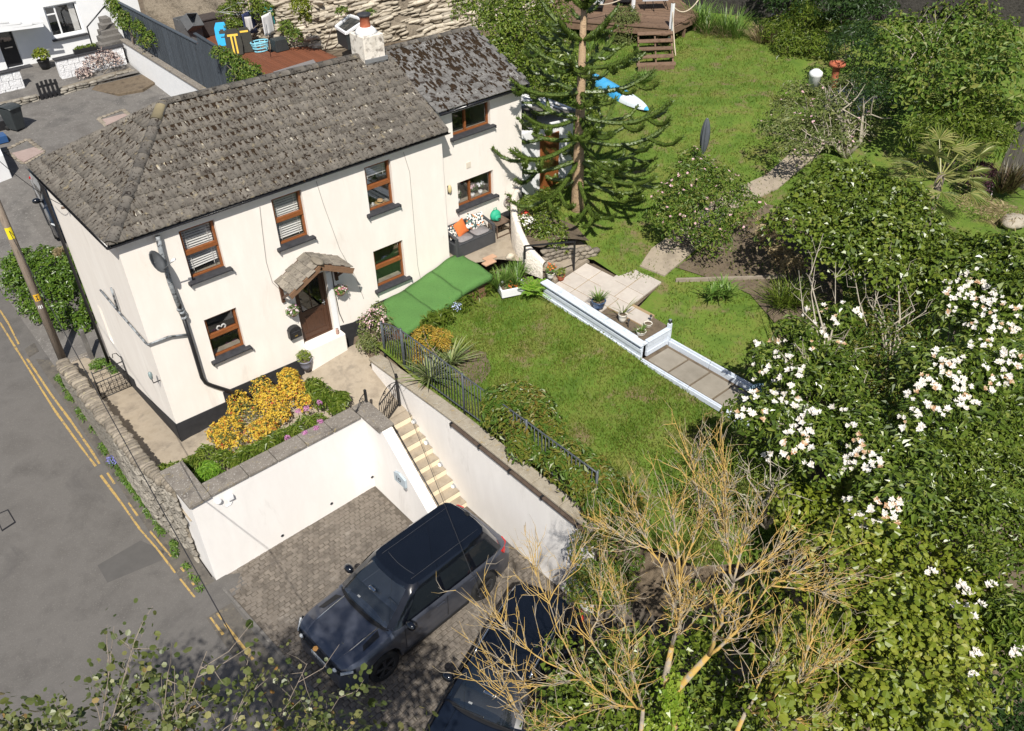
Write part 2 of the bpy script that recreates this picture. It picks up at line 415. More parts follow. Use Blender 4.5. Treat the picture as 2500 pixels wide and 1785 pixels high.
LEAF('grass', [(0.072, 0.135, 0.011), (0.115, 0.185, 0.018), (0.18, 0.195, 0.04), (0.058, 0.112, 0.009)], 0.6, 0.3, 0.3, patch=(1.1, 0.6))
# ---------------------------------------------------------------- heights of the plot
def clamp(v, a, b): return max(a, min(b, v))
def lerp(a, b, t): return a + (b - a) * t
def sstep(a, b, x):
 t = clamp((x - a) / (b - a), 0, 1); return t * t * (3 - 2 * t)
ZP = -1.88                                     # parking bay
def zroad(x, y):
 if y < -3.5: return ZP - 0.02
 if y < 6.5: return lerp(ZP - 0.02, -0.52, (y + 3.5) / 10.0)
 return -0.52 + 0.07 * (y - 6.5)
def zdrive(x, y): return lerp(zroad(x, y) + 0.03, -0.05 + 0.068 * (y - 8.0) + 0.04, sstep(-1.3, 0.8, x))
def zterr(x, y):
 f = clamp(0.158 * x, 0, 0.77)
 if y > -0.02: return lerp(0.0, -0.41, clamp(y / 5.3, 0, 1))
 t = clamp(-y / 2.4, 0, 1)
 return lerp(f, -0.12 * clamp(x / 3.0, 0, 1), t)
def zlow(x, y): return 0.72 + 0.09 * (x - 5.3) + 0.05 * (y + 6) + 0.03 * math.sin(x * 1.3 + y) + 0.02 * math.sin(y * 2.1)
def zup(x, y): return 1.60 + 0.07 * (x - 12) + 0.11 * clamp(y + 4, -5, 5) + 0.03 * math.sin(x * 0.9 + y * 0.7)
def zbase(x, y):
 if y > 5.4 and x < 10: z = zdrive(x, y) - 0.35
 elif x < 6.1 and y < -1.9: z = ZP - 0.45
 elif x < 5.2: z = min(zterr(x, y), zroad(x, y)) - 0.5
 elif x < 10: z = zlow(x, y) - 0.3
 else: z = zup(x, y) - 0.28
 if x > 5.0 and y < -10: z = lerp(z, ZP - 0.4, sstep(-9.8, -13, y) * sstep(9.5, 6.5, x))
 if x < -1.0: z = zroad(x, y) - 0.3
 return z
def ground_grid():
 xs = np.concatenate([np.linspace(-150, -14, 10), np.arange(-12, 42, 0.75), np.linspace(45, 170, 12)])
 ys = np.concatenate([np.linspace(-150, -24, 10), np.arange(-22, 40, 0.75), np.linspace(44, 190, 12)])
 V = np.array([(x, y, zbase(x, y)) for y in ys for x in xs])
 n = len(xs)
 i = np.arange(n - 1); j = np.arange(len(ys) - 1)
 a = (j[:, None] * n + i[None]).ravel()
 F = np.stack([a, a + 1, a + n + 1, a + n], 1)
 setp(npmesh('ground', V, F, 'soil', None, True), kind='structure')
ground_grid()
# ---------------------------------------------------------------- road, lines, patches
sheet('road', [(-9.5, -45), (-0.45, -45), (-0.45, -3.2), (-1.02, -2.9), (-1.02, 7.2), (-1.35, 60), (-9.5, 60)], zroad, 'asphalt', 1.0)
def strip(name, mat, pts, off, w, kind=None, parent=None):
 mb = MB()
 for (x0, y0, x1, y1) in pts:
  d = np.array([x1 - x0, y1 - y0]); d = d / np.linalg.norm(d); n = np.array([-d[1], d[0]]) * w / 2
  k = max(2, int(abs(y1 - y0) / 0.6) + 2); r = []
  for i in range(k):
   t = i / (k - 1); cx, cy = x0 + (x1 - x0) * t, y0 + (y1 - y0) * t
   ww = 1 + random.uniform(-0.25, 0.25)
   r.append([(cx + n[0] * ww, cy + n[1] * ww, zroad(cx, cy) + off), (cx - n[0] * ww, cy - n[1] * ww, zroad(cx, cy) + off)])
  for i in range(k - 1): mb.poly([r[i][1], r[i + 1][1], r[i + 1][0], r[i][0]])
 o = mb.build(name, mat, parent)
 if kind: o['kind'] = kind
 return o
sheet('road_edge', [(-1.62, -9), (-0.98, -9), (-0.98, -3.3), (-1.03, -2.9), (-1.03, 6.4), (-1.62, 7.0)], lambda x, y: zroad(x, y) + 0.004, 'asphalt_edge', 0.8)
sheet('road_patch', [tuple(gz(*p, -1.62)[:2]) for p in ((240, 1385), (345, 1325), (400, 1345), (395, 1365), (262, 1422))], lambda x, y: zroad(x, y) + 0.004, 'asphalt_patch', 0.6)
def yellow(px, zs, w, gaps):
 pts = [ghf(x, y, zroad, zs) for x, y in px]
 out = []
 for a, b in zip(pts[:-1], pts[1:]):
  L = np.linalg.norm(b - a); t = 0
  while t < L:
   l = random.uniform(0.7, 2.2); e = min(L, t + l)
   if e - t > 0.05: out.append((*(a + (b - a) * t / L)[:2], *(a + (b - a) * e / L)[:2]))
   t = e + random.choice(gaps)
 return out
GP = [.01, .015, .02, .03]
inner = sum((yellow(p, z, .08, GP) for p, z in (([(0, 758), (21, 791), (46, 841)], -.5), ([(66, 876), (123, 961), (175, 1031), (228, 1108), (243, 1133)], -.8), ([(262, 1155), (280, 1182)], -1.2), ([(314, 1228), (336, 1260)], -1.4), ([(366, 1297), (418, 1359)], -1.6), ([(442, 1386), (450, 1396)], -1.7), ([(468, 1421), (474, 1429)], -1.8), ([(511, 1473), (542, 1513)], -1.85), ([(548, 1522), (618, 1611)], -1.87))), [])
outer = sum((yellow(p, z, .08, GP) for p, z in (([(0, 788), (46, 862), (92, 936), (135, 1004), (197, 1090), (234, 1139)], -.8), ([(246, 1161), (299, 1232), (342, 1293), (385, 1342), (428, 1399)], -1.4), ([(440, 1414), (499, 1488), (545, 1550)], -1.85))), [])
strip('double_yellow_line', 'yellow_line', inner + outer, 0.009, 0.055, kind='structure')
# inspection covers let into the tarmac
def cover(name, label, px, z, mat, frame):
 c = [ghf(x, y, zroad, z) for x, y in px]
 t = thing(name, label, 'cover', np.mean(c, 0))
 m = np.mean(c, 0)
 MB().prism([p[:2] for p in c], [p[2] - 0.05 for p in c], [p[2] + 0.012 for p in c]).build('frame', frame, t)
 q = [m + (p - m) * 0.86 for p in c]
 MB().prism([p[:2] for p in q], [p[2] - 0.05 for p in q], [p[2] + 0.017 for p in q]).build('lid', mat, t)
cover('manhole_cover', 'square iron manhole cover near the left edge of the road', [(-12, 1258), (20, 1244), (39, 1276), (5, 1298)], -1.5, 'asphalt', 'black_paint')
cover('drain_cover', 'rusty square drain cover by the foot of the wooden pole', [(60, 853), (84, 838), (95, 858), (71, 873)], -0.6, 'asphalt_edge', 'asphalt_edge')
# ---------------------------------------------------------------- parking bay: granite setts
M('sett', [(0.125, 0.105, 0.085), (0.165, 0.142, 0.118), (0.09, 0.076, 0.062)], 3, 0.92, bump=0.5, bscale=70, bdist=0.01, rnd=0.2, spots=((0.26, 0.235, 0.205), 1.1, 0.58, 0.8), spots2=((0.07, 0.06, 0.052), 1.0, 0.54, 0.76))
M('sett_joint', [(0.075, 0.065, 0.052), (0.12, 0.10, 0.08)], 5, 1.0, spots=((0.30, 0.28, 0.25), 0.7, 0.60, 0.76))
PARK = [(-1.0, -2.98), (5.06, -2.78), (5.10, -9.7), (9.5, -10.2), (9.5, -19), (-0.70, -19), (-0.80, -6.2)]
park = sheet('parking_bay', PARK, lambda x, y: ZP + 0.0, 'sett_joint', 1.0)
def inpoly(x, y, P):
 c = False; j = len(P) - 1
 for i in range(len(P)):
  if (P[i][1] > y) != (P[j][1] > y) and x < (P[j][0] - P[i][0]) * (y - P[i][1]) / (P[j][1] - P[i][1]) + P[i][0]: c = not c
  j = i
 return c
def build_setts():
 w, h, g = 0.145, 0.105, 0.012
 cand = []
 row = 0; y = -3.05
 ang = rad(3.0); ca, sa = math.cos(ang), math.sin(ang)
 for row in range(64):
  for k in range(-6, 52):
   u = k * (w + g) + (0.5 * (w + g) if row % 2 else 0) + random.uniform(-.006, .006) - 1.3; v = -row * (h + g) - 0.09
   x = u * ca - v * sa + 0.0; yy = u * sa + v * ca - 2.95
   if x < -0.86 + 0.05 or x > 5.0 or yy < -9.9 or yy > -3.0 + 0.028 * x: continue
   if x > 3.55 and yy > -5.25: continue
   cand.append((x, yy))
 cand.sort(key=lambda p: (p[0] - 1.0) ** 2 + (p[1] + 4.2) ** 2 * 1.6)
 me = []
 for q in range(4):
  mb = MB(); a = [random.uniform(-.012, .012) for _ in range(8)]
  x0, x1, y0, y1 = -w / 2, w / 2, -h / 2, h / 2
  mb.add([(x0 + a[0], y0 + a[1], 0), (x1 + a[2], y0 + a[3], 0), (x1 + a[4], y1 + a[5], 0), (x0 + a[6], y1 + a[7], 0),
    (x0 + .014 + a[0], y0 + .014 + a[1], .016), (x1 - .014 + a[2], y0 + .014 + a[3], .016), (x1 - .014 + a[4], y1 - .014 + a[5], .016), (x0 + .014 + a[6], y1 - .014 + a[7], .016)],
               [(4, 5, 6, 7), (0, 1, 5, 4), (1, 2, 6, 5), (2, 3, 7, 6), (3, 0, 4, 7)])
  m = mb.mesh('sett'); m.materials.append(MATS['sett']); me.append(m)
 for i, (x, yy) in enumerate(cand[:300]):
  o = link('sett', me[i % 4], park); o.location = (x, yy, ZP - 0.002 + random.uniform(-.003, .005)); o.rotation_euler = (0, 0, ang + random.uniform(-.05, .05))
 V = []; F = []
 for i, (x, yy) in enumerate(cand[300:]):
  b = np.array([v.co for v in me[i % 4].vertices]); t = ang + random.uniform(-.05, .05)
  R = np.array([[math.cos(t), -math.sin(t), 0], [math.sin(t), math.cos(t), 0], [0, 0, 1]])
  V.append(b @ R.T + (x, yy, ZP - 0.002 + random.uniform(-.003, .005)))
  F.append(np.array([p.vertices[:] for p in me[i % 4].polygons]) + 8 * i)
 npmesh('sett_field', np.concatenate(V), np.concatenate(F), 'sett', park, False, 'stuff')
build_setts()
# flush kerb line between the road and the bay
kerb = thing('kerb_edging', 'thin pale kerb edging between the road and the parking bay', 'kerb', (-0.8, -5, ZP))
k0 = np.array([-0.955, -3.25]); k1 = np.array([-0.62, -8.6])
for i in range(6):
 a = k0 + (k1 - k0) * (i + .01) / 6; b = k0 + (k1 - k0) * (i + .99) / 6
 MB().beam((*a, ZP), (*b, ZP), 0.07, 0.05).build('kerb_stone', 'concrete_grey', kerb, bev=.008)
# ---------------------------------------------------------------- house terrace, gable path, back drive
sheet('terrace_path', [(-1.02, 6.1), (-1.02, -2.75), (3.9, -2.75), (5.06, -2.7), (5.06, -1.0), (6.4, -0.6), (6.4, 0.25), (0.2, 0.25), (0.2, 6.1)], zterr, 'concrete_tan', 0.5)
sheet('drive', [(-1.3, 6.3), (0.1, 5.3), (9.6, 5.3), (9.6, 26), (3.0, 26), (1.5, 24), (-1.3, 24)], zdrive, 'concrete_grey', 1.0)
# ---------------------------------------------------------------- lawns
LOWER = [(5.35, -0.9), (6.1, -1.4), (9.2, -1.5), (10.02, -2.2), (10.02, -9.2), (9.6, -14), (6.2, -11.5), (5.6, -9.5), (5.30, -7.5)]
UPPER = [(11.15, -6.3), (11.15, -10.2), (9.8, -14), (16, -18), (40, -10), (40, 14), (22, 12), (14.5, 9), (12.1, 4.5), (12.0, -0.9), (11.7, -2.3), (11.95, -2.75), (11.95, -3.75), (12.56, -3.85), (12.52, -4.78), (11.2, -5.1)]
sheet('lower_lawn', LOWER, zlow, 'lawn', 0.5)
sheet('upper_lawn', UPPER, zup, 'lawn', 0.7)
sheet('bench_patio', [(8.74, 0.5), (8.74, -0.1), (9.07, -0.12), (9.07, -0.75), (9.7, -1.05), (10.15, -1.6), (10.4, -2.5), (11.3, -2.6), (12.3, -2.2), (12.2, 0.5)], lambda x, y: 1.93 if y > -1.6 else 1.93 - 0.10 * sstep(-1.6, -2.0, y), 'concrete_tan', 0.4)
def grass_field(name, P, fn, n, seed):
 rng = np.random.default_rng(seed)
 xs = [p[0] for p in P]; ys = [p[1] for p in P]
 q = np.stack([rng.uniform(min(xs), max(xs), n), rng.uniform(min(ys), max(ys), n)], 1)
 px = np.array([p[0] for p in P]); py = np.array([p[1] for p in P])
 ins = np.zeros(n, bool); j = len(P) - 1
 for i in range(len(P)):
  c = ((py[i] > q[:, 1]) != (py[j] > q[:, 1])) & (q[:, 0] < (px[j] - px[i]) * (q[:, 1] - py[i]) / (py[j] - py[i] + 1e-12) + px[i])
  ins ^= c; j = i
 q = q[ins]
 dens = 0.5 + 0.5 * np.sin(q[:, 0] * 2.3 + 1.7 * np.sin(q[:, 1] * 1.9)) * np.sin(q[:, 1] * 2.7 + q[:, 0])
 q = q[rng.uniform(size=len(q)) < 0.35 + 0.65 * dens]
 Z = np.array([fn(a, b) for a, b in q])
 Pp = np.concatenate([q, Z[:, None] - 0.005], 1)
 N = rng.normal(size=(len(q), 3)) * np.array([1, 1, .4])
 setp(leaves(name, Pp, N, 0.075, 0.022, 'grass', None, 0.15, 0.1, rng, axis=np.array([0, 0, 1.0]), kind='blade'),
         'short green grass blades of the ' + name.replace('_', ' '), 'grass', kind='stuff')
sheet('bare_patch', [tuple(ghf(x, y, zlow, 1)[:2]) for x, y in ((1105, 880), (1140, 855), (1185, 860), (1200, 900), (1180, 935), (1140, 945), (1110, 920))], lambda x, y: zlow(x, y) + .012, 'soil', .3)
grass_field('lower_lawn_grass', LOWER, zlow, 90000, 3)
grass_field('upper_lawn_grass', [(11.15, -5.7), (11.15, -10.2), (14, -11), (24, -3), (29, 4), (22, 12), (14.5, 9), (12.1, 4.5), (12, -.9), (12.2, -2.5), (12, -3.9), (12.4, -5.2)], zup, 150000, 4)
# ================================================================ the house
HL, HW, ZE = 8.73, 5.11, 5.76
house = thing('house', 'white rendered two storey house with lichened tile roof and brown windows', 'house', (4.4, 2.5, 0))
YW, WL = 0.44, 11.96                                  # wing front plane and right end
def rz(x): return 7.38 - 0.0207 * (x - 2.59)          # old ridge, slightly sagged
def wall(name, mat, o, u, n, W, H, holes, depth, z0, parent, skip=()):
 """wall face from origin o along u (plan), outward normal n, holes (a,b,za,zb) with reveals"""
 o = np.array(o, float); u = np.array(u, float); n = np.array(n, float)
 us = sorted({0.0, W, *[h[0] for h in holes], *[h[1] for h in holes]}); vs = sorted({z0, H, *[h[2] for h in holes], *[h[3] for h in holes]})
 P = lambda a, z, d=0.0: (*(o + u * a - n * d)[:2], z)
 mb = MB()
 for i in range(len(us) - 1):
  for j in range(len(vs) - 1):
   a, b, c, d = us[i], us[i + 1], vs[j], vs[j + 1]
   if any(h[0] - 1e-6 <= a and b <= h[1] + 1e-6 and h[2] - 1e-6 <= c and d <= h[3] + 1e-6 for h in holes): continue
   mb.poly([P(a, c), P(b, c), P(b, d), P(a, d)])
 for (a, b, c, d) in holes:
  for q in ((P(a, c), P(a, d), P(a, d, depth), P(a, c, depth)), (P(b, d), P(b, c), P(b, c, depth), P(b, d, depth)),
                  (P(a, d), P(b, d), P(b, d, depth), P(a, d, depth)), (P(b, c), P(a, c), P(a, c, depth), P(b, c, depth))): mb.poly(q)
 return mb.build(name, mat, parent)
UPW = [(1.354, 2.205), (3.655, 4.465), (6.273, 7.068)]; UZ = (4.215, 5.494)
LOW_ = [(1.36, 2.20), (6.215, 7.18)]; LZ = (1.90, 3.088)
DOOR = (3.765, 4.705, 1.195, 3.10)
holes = [(a, b, *UZ) for a, b in UPW] + [(a, b, *LZ) for a, b in LOW_] + [DOOR]
front = wall('front_wall', 'render_white', (0, 0), (1, 0), (0, -1), HL, ZE, holes, 0.22, -0.7, house)
gable = wall('side_wall', 'render_white', (0, HW), (0, -1), (-1, 0), HW, ZE, [(0.95, 1.25, 0.95, 2.15)], 0.30, -1.2, house)
mb = MB(); mb.poly([(0.3, HW - 0.95, 0.95), (0.3, HW - 1.25, 0.95), (0.3, HW - 1.25, 2.15), (0.3, HW - 0.95, 2.15)]); mb.build('slit_recess_back', 'render_white', house)
mb = MB(); mb.poly([(HL, 0, -.7), (HL, HW, -.7), (HL, HW, ZE), (HL, HW / 2, rz(HL) - .08), (HL, 0, ZE)]); mb.poly([(0, HW, -1.2), (0, HW, ZE), (HL, HW, ZE), (HL, HW, -1.2)]); mb.build('rear_wall', 'render_white', house)
WH = [(9.44, 10.787, 5.263, 6.004), (9.492, 10.824, 3.076, 3.876)]
wall('wing_front_wall', 'render_white', (HL, YW), (1, 0), (0, -1), WL - HL, 6.15, [(a - HL, b - HL, c, d) for a, b, c, d in WH], 0.2, 1.0, house)
mb = MB(); mb.poly([(WL, YW, 1), (WL, 5.0, 1), (WL, 5.0, 6.1), (WL, 2.75, 7.18), (WL, YW, 6.15)]); mb.poly([(WL, 5, 1), (HL, 5, 1), (HL, 5, 6.1), (WL, 5, 6.1)]); mb.build('wing_end_wall', 'render_white', house)
# painted plinth, stepped as the ground climbs
class _PL:
 def prism(s, *a): MB().prism(*a).build('plinth', 'plinth_black', house, bev=.006)
pl = _PL()
def pband(x0, x1, zt0, zt1, y=-0.022): pl.prism([(x0, y), (x1, y), (x1, 0.03), (x0, 0.03)], -0.6, [zt0, zt1, zt1, zt0])
pband(-0.022, 1.32, 0.575, 0.555); pband(1.32, 3.60, 0.875, 0.81); pband(4.84, 5.30, 1.29, 1.21); pband(5.30, 6.0, 1.21, 1.30); pband(6.0, 8.72, 1.50, 1.44)
pl.prism([(-0.022, -0.0219), (0.03, -0.0219), (0.03, 2.95), (-0.022, 2.95)], -1.1, [0.575, .575, 0.02, .02])
pl.prism([(-0.022, 2.95), (0.03, 2.95), (0.03, 5.11), (-0.022, 5.11)], -1.1, [0.25, .25, -.15, -.15])
pl.prism([(10.9, YW - .022), (WL, YW - .022), (WL, YW + .02), (10.9, YW + .02)], 1.5, [2.36, 2.36, 2.36, 2.36])
MB().box(3.70, 4.86, -0.30, -0.003, 0.30, 1.19).build('door_step', 'render_white', house, bev=.02)
MB().box(3.74, 3.80, -0.05, -0.002, 0.35, 1.2).build('door_step_edge', 'render_white', house, bev=.01)
# ---------------------------------------------------------------- windows
def glass(name, tint=(0.02, 0.025, 0.025), refl=0.9, rough=0.02, see=0.85):
 m, nt, b, out = _mat(name)
 b.inputs['Base Color'].default_value = _c(tint); b.inputs['Roughness'].default_value = rough; b.inputs['Specular IOR Level'].default_value = refl
 t = nt.nodes.new('ShaderNodeBsdfTransparent'); g = nt.nodes.new('ShaderNodeBsdfGlossy'); g.inputs['Roughness'].default_value = rough
 f = nt.nodes.new('ShaderNodeValue'); f.outputs[0].default_value = .13
 mx = nt.nodes.new('ShaderNodeMixShader'); mx.inputs[0].default_value = see
 nt.links.new(b.outputs[0], mx.inputs[1]); nt.links.new(t.outputs[0], mx.inputs[2])
 m2 = nt.nodes.new('ShaderNodeMixShader'); nt.links.new(f.outputs[0], m2.inputs[0]); nt.links.new(mx.outputs[0], m2.inputs[1]); nt.links.new(g.outputs[0], m2.inputs[2])
 nt.links.new(m2.outputs[0], out.inputs[0])
glass('pane')
M('blind', [(0.74, 0.73, 0.70), (0.70, 0.69, 0.66)], 5, 0.6)
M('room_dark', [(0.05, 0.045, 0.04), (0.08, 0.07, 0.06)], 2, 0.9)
def frame_bars(mb, x0, x1, z0, z1, y0, y1, w):
 mb.box(x0, x0 + w, y0, y1, z0, z1); mb.box(x1 - w, x1, y0, y1, z0, z1)
 mb.box(x0 + w, x1 - w, y0, y1, z1 - w, z1); mb.box(x0 + w, x1 - w, y0, y1, z0, z0 + w)
def pq(a, b, y, c, d, par, name='pane'): return MB().poly([(a - .004, y, c - .004), (b + .004, y, c - .004), (b + .004, y, d + .004), (a - .004, y, d + .004)]).build(name, 'pane', par)
def sash_window(x0, x1, z0, z1, yf, blind, parent, vertical=False, sillw=0.10):
 yo = yf + 0.10
 mb = MB(); frame_bars(mb, x0, x1, z0, z1, yo, yo + .08, .055)
 if vertical:
  xm = x0 + (x1 - x0) * 0.38; mb.box(xm - .03, xm + .03, yo - .012, yo + .07, z0 + .055, z1 - .055)
  panes = [(x0 + .055, xm - .03, z0 + .055, z1 - .055), (xm + .03, x1 - .055, z0 + .055, z1 - .055)]
 else:
  zm = z0 + (z1 - z0) * 0.50; mb.box(x0 + .02, x1 - .02, yo - .03, yo + .065, zm - .035, zm + .035)
  frame_bars(mb, x0 + .02, x1 - .02, zm + .035, z1 - .02, yo - .03, yo + .05, .045)
  panes = [(x0 + .06, x1 - .06, z0 + .055, zm - .035), (x0 + .065, x1 - .065, zm + .08, z1 - .065)]
 fr = mb.build('window', 'brown_upvc', parent, bev=.006)
 for i, (a, b, c, d) in enumerate(panes):
  pq(a, b, yo + .03, c, d, fr)
 # sill slab with end upstands
 sb = MB(); s0, s1 = x0 - .10, x1 + .10
 sb.add([(s0, yf - .12, z0 - .06), (s1, yf - .12, z0 - .06), (s1, yf - .001, z0 - .06), (s0, yf - .001, z0 - .06), (s0, yf - .12, z0 - .015), (s1, yf - .12, z0 - .015), (s1, yf - .001, z0 + .006), (s0, yf - .001, z0 + .006)],
           [(0, 1, 5, 4), (4, 5, 6, 7), (0, 3, 2, 1), (1, 2, 6, 5), (0, 4, 7, 3)])
 sb.add([(x0, yf - .001, z0 + .006), (x1, yf - .001, z0 + .006), (x1, yf + .12, z0 + .014), (x0, yf + .12, z0 + .014)], [(0, 1, 2, 3)])
 sb.box(s0 - .012, s0 + .012, yf - .14, yf + .0, z0 - .085, z0 - .0); sb.box(s1 - .012, s1 + .012, yf - .14, yf + .0, z0 - .085, z0 + .0)
 sb.build('window_sill', 'slate_sill', fr, bev=.006)
 # inner board and back of the room
 MB().box(x0 + .01, x1 - .01, yo + .09, yo + .30, z0 + .0, z0 + .03).build('inner_board', 'coping_tan', fr)
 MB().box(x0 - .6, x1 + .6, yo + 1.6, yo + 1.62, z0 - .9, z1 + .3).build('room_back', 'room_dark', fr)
 if blind:
  zb = z1 - .07 - (z1 - z0 - .12) * blind[0]; nb = int((z1 - .07 - zb) / 0.062)
  bm = MB()
  for i in range(nb):
   z = z1 - .075 - i * 0.062; tilt = blind[1]
   q = (-.030 * (x1 - x0) if False else 0)
   dz = blind[2] * max(0, (i - nb * .55) / nb) if len(blind) > 2 else 0
   bm.add([(x0 + .07, yo + .085, z - tilt), (x1 - .07, yo + .085, z - tilt + dz), (x1 - .07, yo + .12, z + dz), (x0 + .07, yo + .12, z)], [(0, 1, 2, 3)])
  for fx in (.2, .8):
   xx = x0 + (x1 - x0) * fx; bm.box(xx - .008, xx + .008, yo + .078, yo + .083, zb, z1 - .07)
  bm.build('blind', 'blind', fr)
 return fr
w1 = sash_window(*UPW[0], *UZ, 0, (0.93, .030, .10), house)
w2 = sash_window(*UPW[1], *UZ, 0, (0.97, .032), house)
w3 = sash_window(*UPW[2], *UZ, 0, (0.30, .036), house)
w4 = sash_window(*LOW_[0], *LZ, 0, None, house)
w5 = sash_window(*LOW_[1], *LZ, 0, None, house)
w6 = sash_window(*WH[0], YW, None, house, True)
w7 = sash_window(*WH[1], YW, None, house, True)
for w, l in ((w1, 'upstairs sash window with a lowered tilted white blind, nearest the corner'), (w2, 'upstairs sash window above the porch with closed white blind'), (w3, 'upstairs sash window with a half raised blind'),
             (w4, 'downstairs sash window with a white heart hung inside'), (w5, 'downstairs sash window beside the green turf cover'), (w6, 'upper two light window of the wing'), (w7, 'lower two light window of the wing with flower pots inside')): w['label'] = l
# things standing on the inner sills
M('ceramic', [(0.75, 0.74, 0.72), (0.70, 0.69, 0.67)], 6, 0.3)
M('straw', [(0.42, 0.26, 0.10), (0.50, 0.33, 0.15)], 30, 0.8)
M('pot_green', [(0.10, 0.22, 0.08), (0.16, 0.30, 0.10)], 8, 0.6)
def hat(x, y, z):
 t = thing('straw_hat', 'tan straw hat with black band on the sill behind the upstairs glass', 'hat', (x, y, z))
 MB().lathe((x, y, z), [(.15, 0), (.15, .008), (.085, .014), (.075, .09), (.03, .105)], 16).build('brim_and_crown', 'straw', t, True)
 MB().lathe((x, y, z), [(.087, .015), (.085, .045)], 16, cap=False).build('band', 'black_paint', t, True)
hat(6.80, .30, UZ[0] + .03)
for i, (x, r, h) in enumerate(((6.42, .05, .14), (6.55, .045, .09))):
 o = MB().lathe((x, .27, UZ[0] + .03), [(r * .6, 0), (r, h * .4), (r * .5, h * .8), (r * .6, h)], 12).build('vase', 'ceramic', None, True)
 setp(o, ('taller' if i == 0 else 'shorter') + ' white vase beside the straw hat behind the upstairs glass', 'vase', 'vases on the upstairs sill')
mbh = MB()
hp = [(0, -.10), (-.10, .0), (-.13, .07), (-.09, .12), (-.04, .11), (0, .06), (.04, .11), (.09, .12), (.13, .07), (.10, .0), (0, -.10)]
mbh.tube([(1.80 + a * .9, .235, 2.52 + b * .9) for a, b in hp], .022, 6)
setp(mbh.build('hanging_heart', 'ceramic', None, True), 'white wicker heart hanging behind the downstairs window glass', 'ornament')
for i, (x, c) in enumerate(((9.66, (0.8, .75, .68)), (10.22, (.75, .55, .62)), (10.52, (.8, .8, .85)))):
 t = thing('potted_flower', ['cream orchid in white pot in the left light of the wing window', 'pink flowered pot plant in the middle of the wing window', 'pale lilac pot plant at the right of the wing window'][i], 'pot plant', (x, YW + .28, WH[1][2] + .03), group='pot plants in the wing window')
 z = WH[1][2] + .03
 MB().lathe((x, YW + .26, z), [(.05, 0), (.07, .12), (.06, .12)], 12).build('pot', 'ceramic', t, True)
 q, n = lumps_points([(x, YW + .26, z + .26, .12, .06, .14)], 120, np.random.default_rng(i)); leaves('foliage', q, n, .06, .03, LEAF('pot_leaf', [(0.06, .13, .03), (.10, .2, .05)]), t)
 q, n = lumps_points([(x, YW + .24, z + .33, .11, .05, .08)], 40, np.random.default_rng(i + 9)); leaves('blossom', q, n, .06, .05, M('blossom%d' % i, [c, tuple(v * .9 for v in c)], 9, .6), t, kind='round')
# ---------------------------------------------------------------- front door and porch
dr = MB()
x0, x1, z0, z1 = DOOR
frame_bars(dr, x0, x1, z0 - .01, z1, .09, .16, .06)
dr.box(x0 + .06, x0 + .16, .115, .15, z0 + .02, z1 - .06); dr.box(x1 - .16, x1 - .06, .115, .15, z0 + .02, z1 - .06)
dr.box(x0 + .16, x1 - .16, .115, .15, z0 + .02, z0 + .20); dr.box(x0 + .16, x1 - .16, .115, .15, z1 - .16, z1 - .06); dr.box(x0 + .16, x1 - .16, .115, .15, z0 + .78, z0 + .90)
dr.box(x0 + .16, x1 - .16, .128, .14, z0 + .20, z0 + .78); dr.box(x0 + .22, x1 - .22, .118, .14, z0 + .27, z0 + .71)
door = dr.build('front_door', 'dark_wood', house, bev=.006)
pq(x0 + .16, x1 - .16, .133, z0 + .90, z1 - .16, door, 'door_glass')
MB().box((x0 + x1) / 2 - .01, (x0 + x1) / 2 + .01, .118, .129, z0 + .90, z1 - .16).build('glazing_bar', 'dark_wood', door)
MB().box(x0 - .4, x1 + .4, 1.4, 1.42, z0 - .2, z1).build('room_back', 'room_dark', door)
h = MB(); h.box(x1 - .13, x1 - .10, .10, .115, z0 + .86, z0 + 1.02); h.tube([(x1 - .115, .1, z0 + .98), (x1 - .115, .05, z0 + .98), (x1 - .20, .05, z0 + .98)], .011, 6); h.build('handle', 'steel_grey', door, True)
MB().box(4.715, 4.86, -.035, -.002, 1.20, 3.05).build('door_surround', 'white_paint', house, bev=.004)
porch = MB().poly([(3.36, -.02, 3.36), (3.36, -.74, 3.36), (4.24, -.74, 3.82), (4.24, -.02, 3.82)]).poly([(5.07, -.02, 3.38), (4.24, -.02, 3.82), (4.24, -.74, 3.82), (5.07, -.74, 3.38)]).build('porch_canopy', 'dark_wood', house, solid=.03)
M('porch_slate', [(0.15, 0.13, 0.105), (0.22, 0.195, 0.16), (0.09, 0.075, 0.06)], 9, .95, bump=.7, bscale=40, bdist=.015, rnd=.25, spots=((.30, .27, .21), 13, .56, .7), stretch=(1, 1, 1))
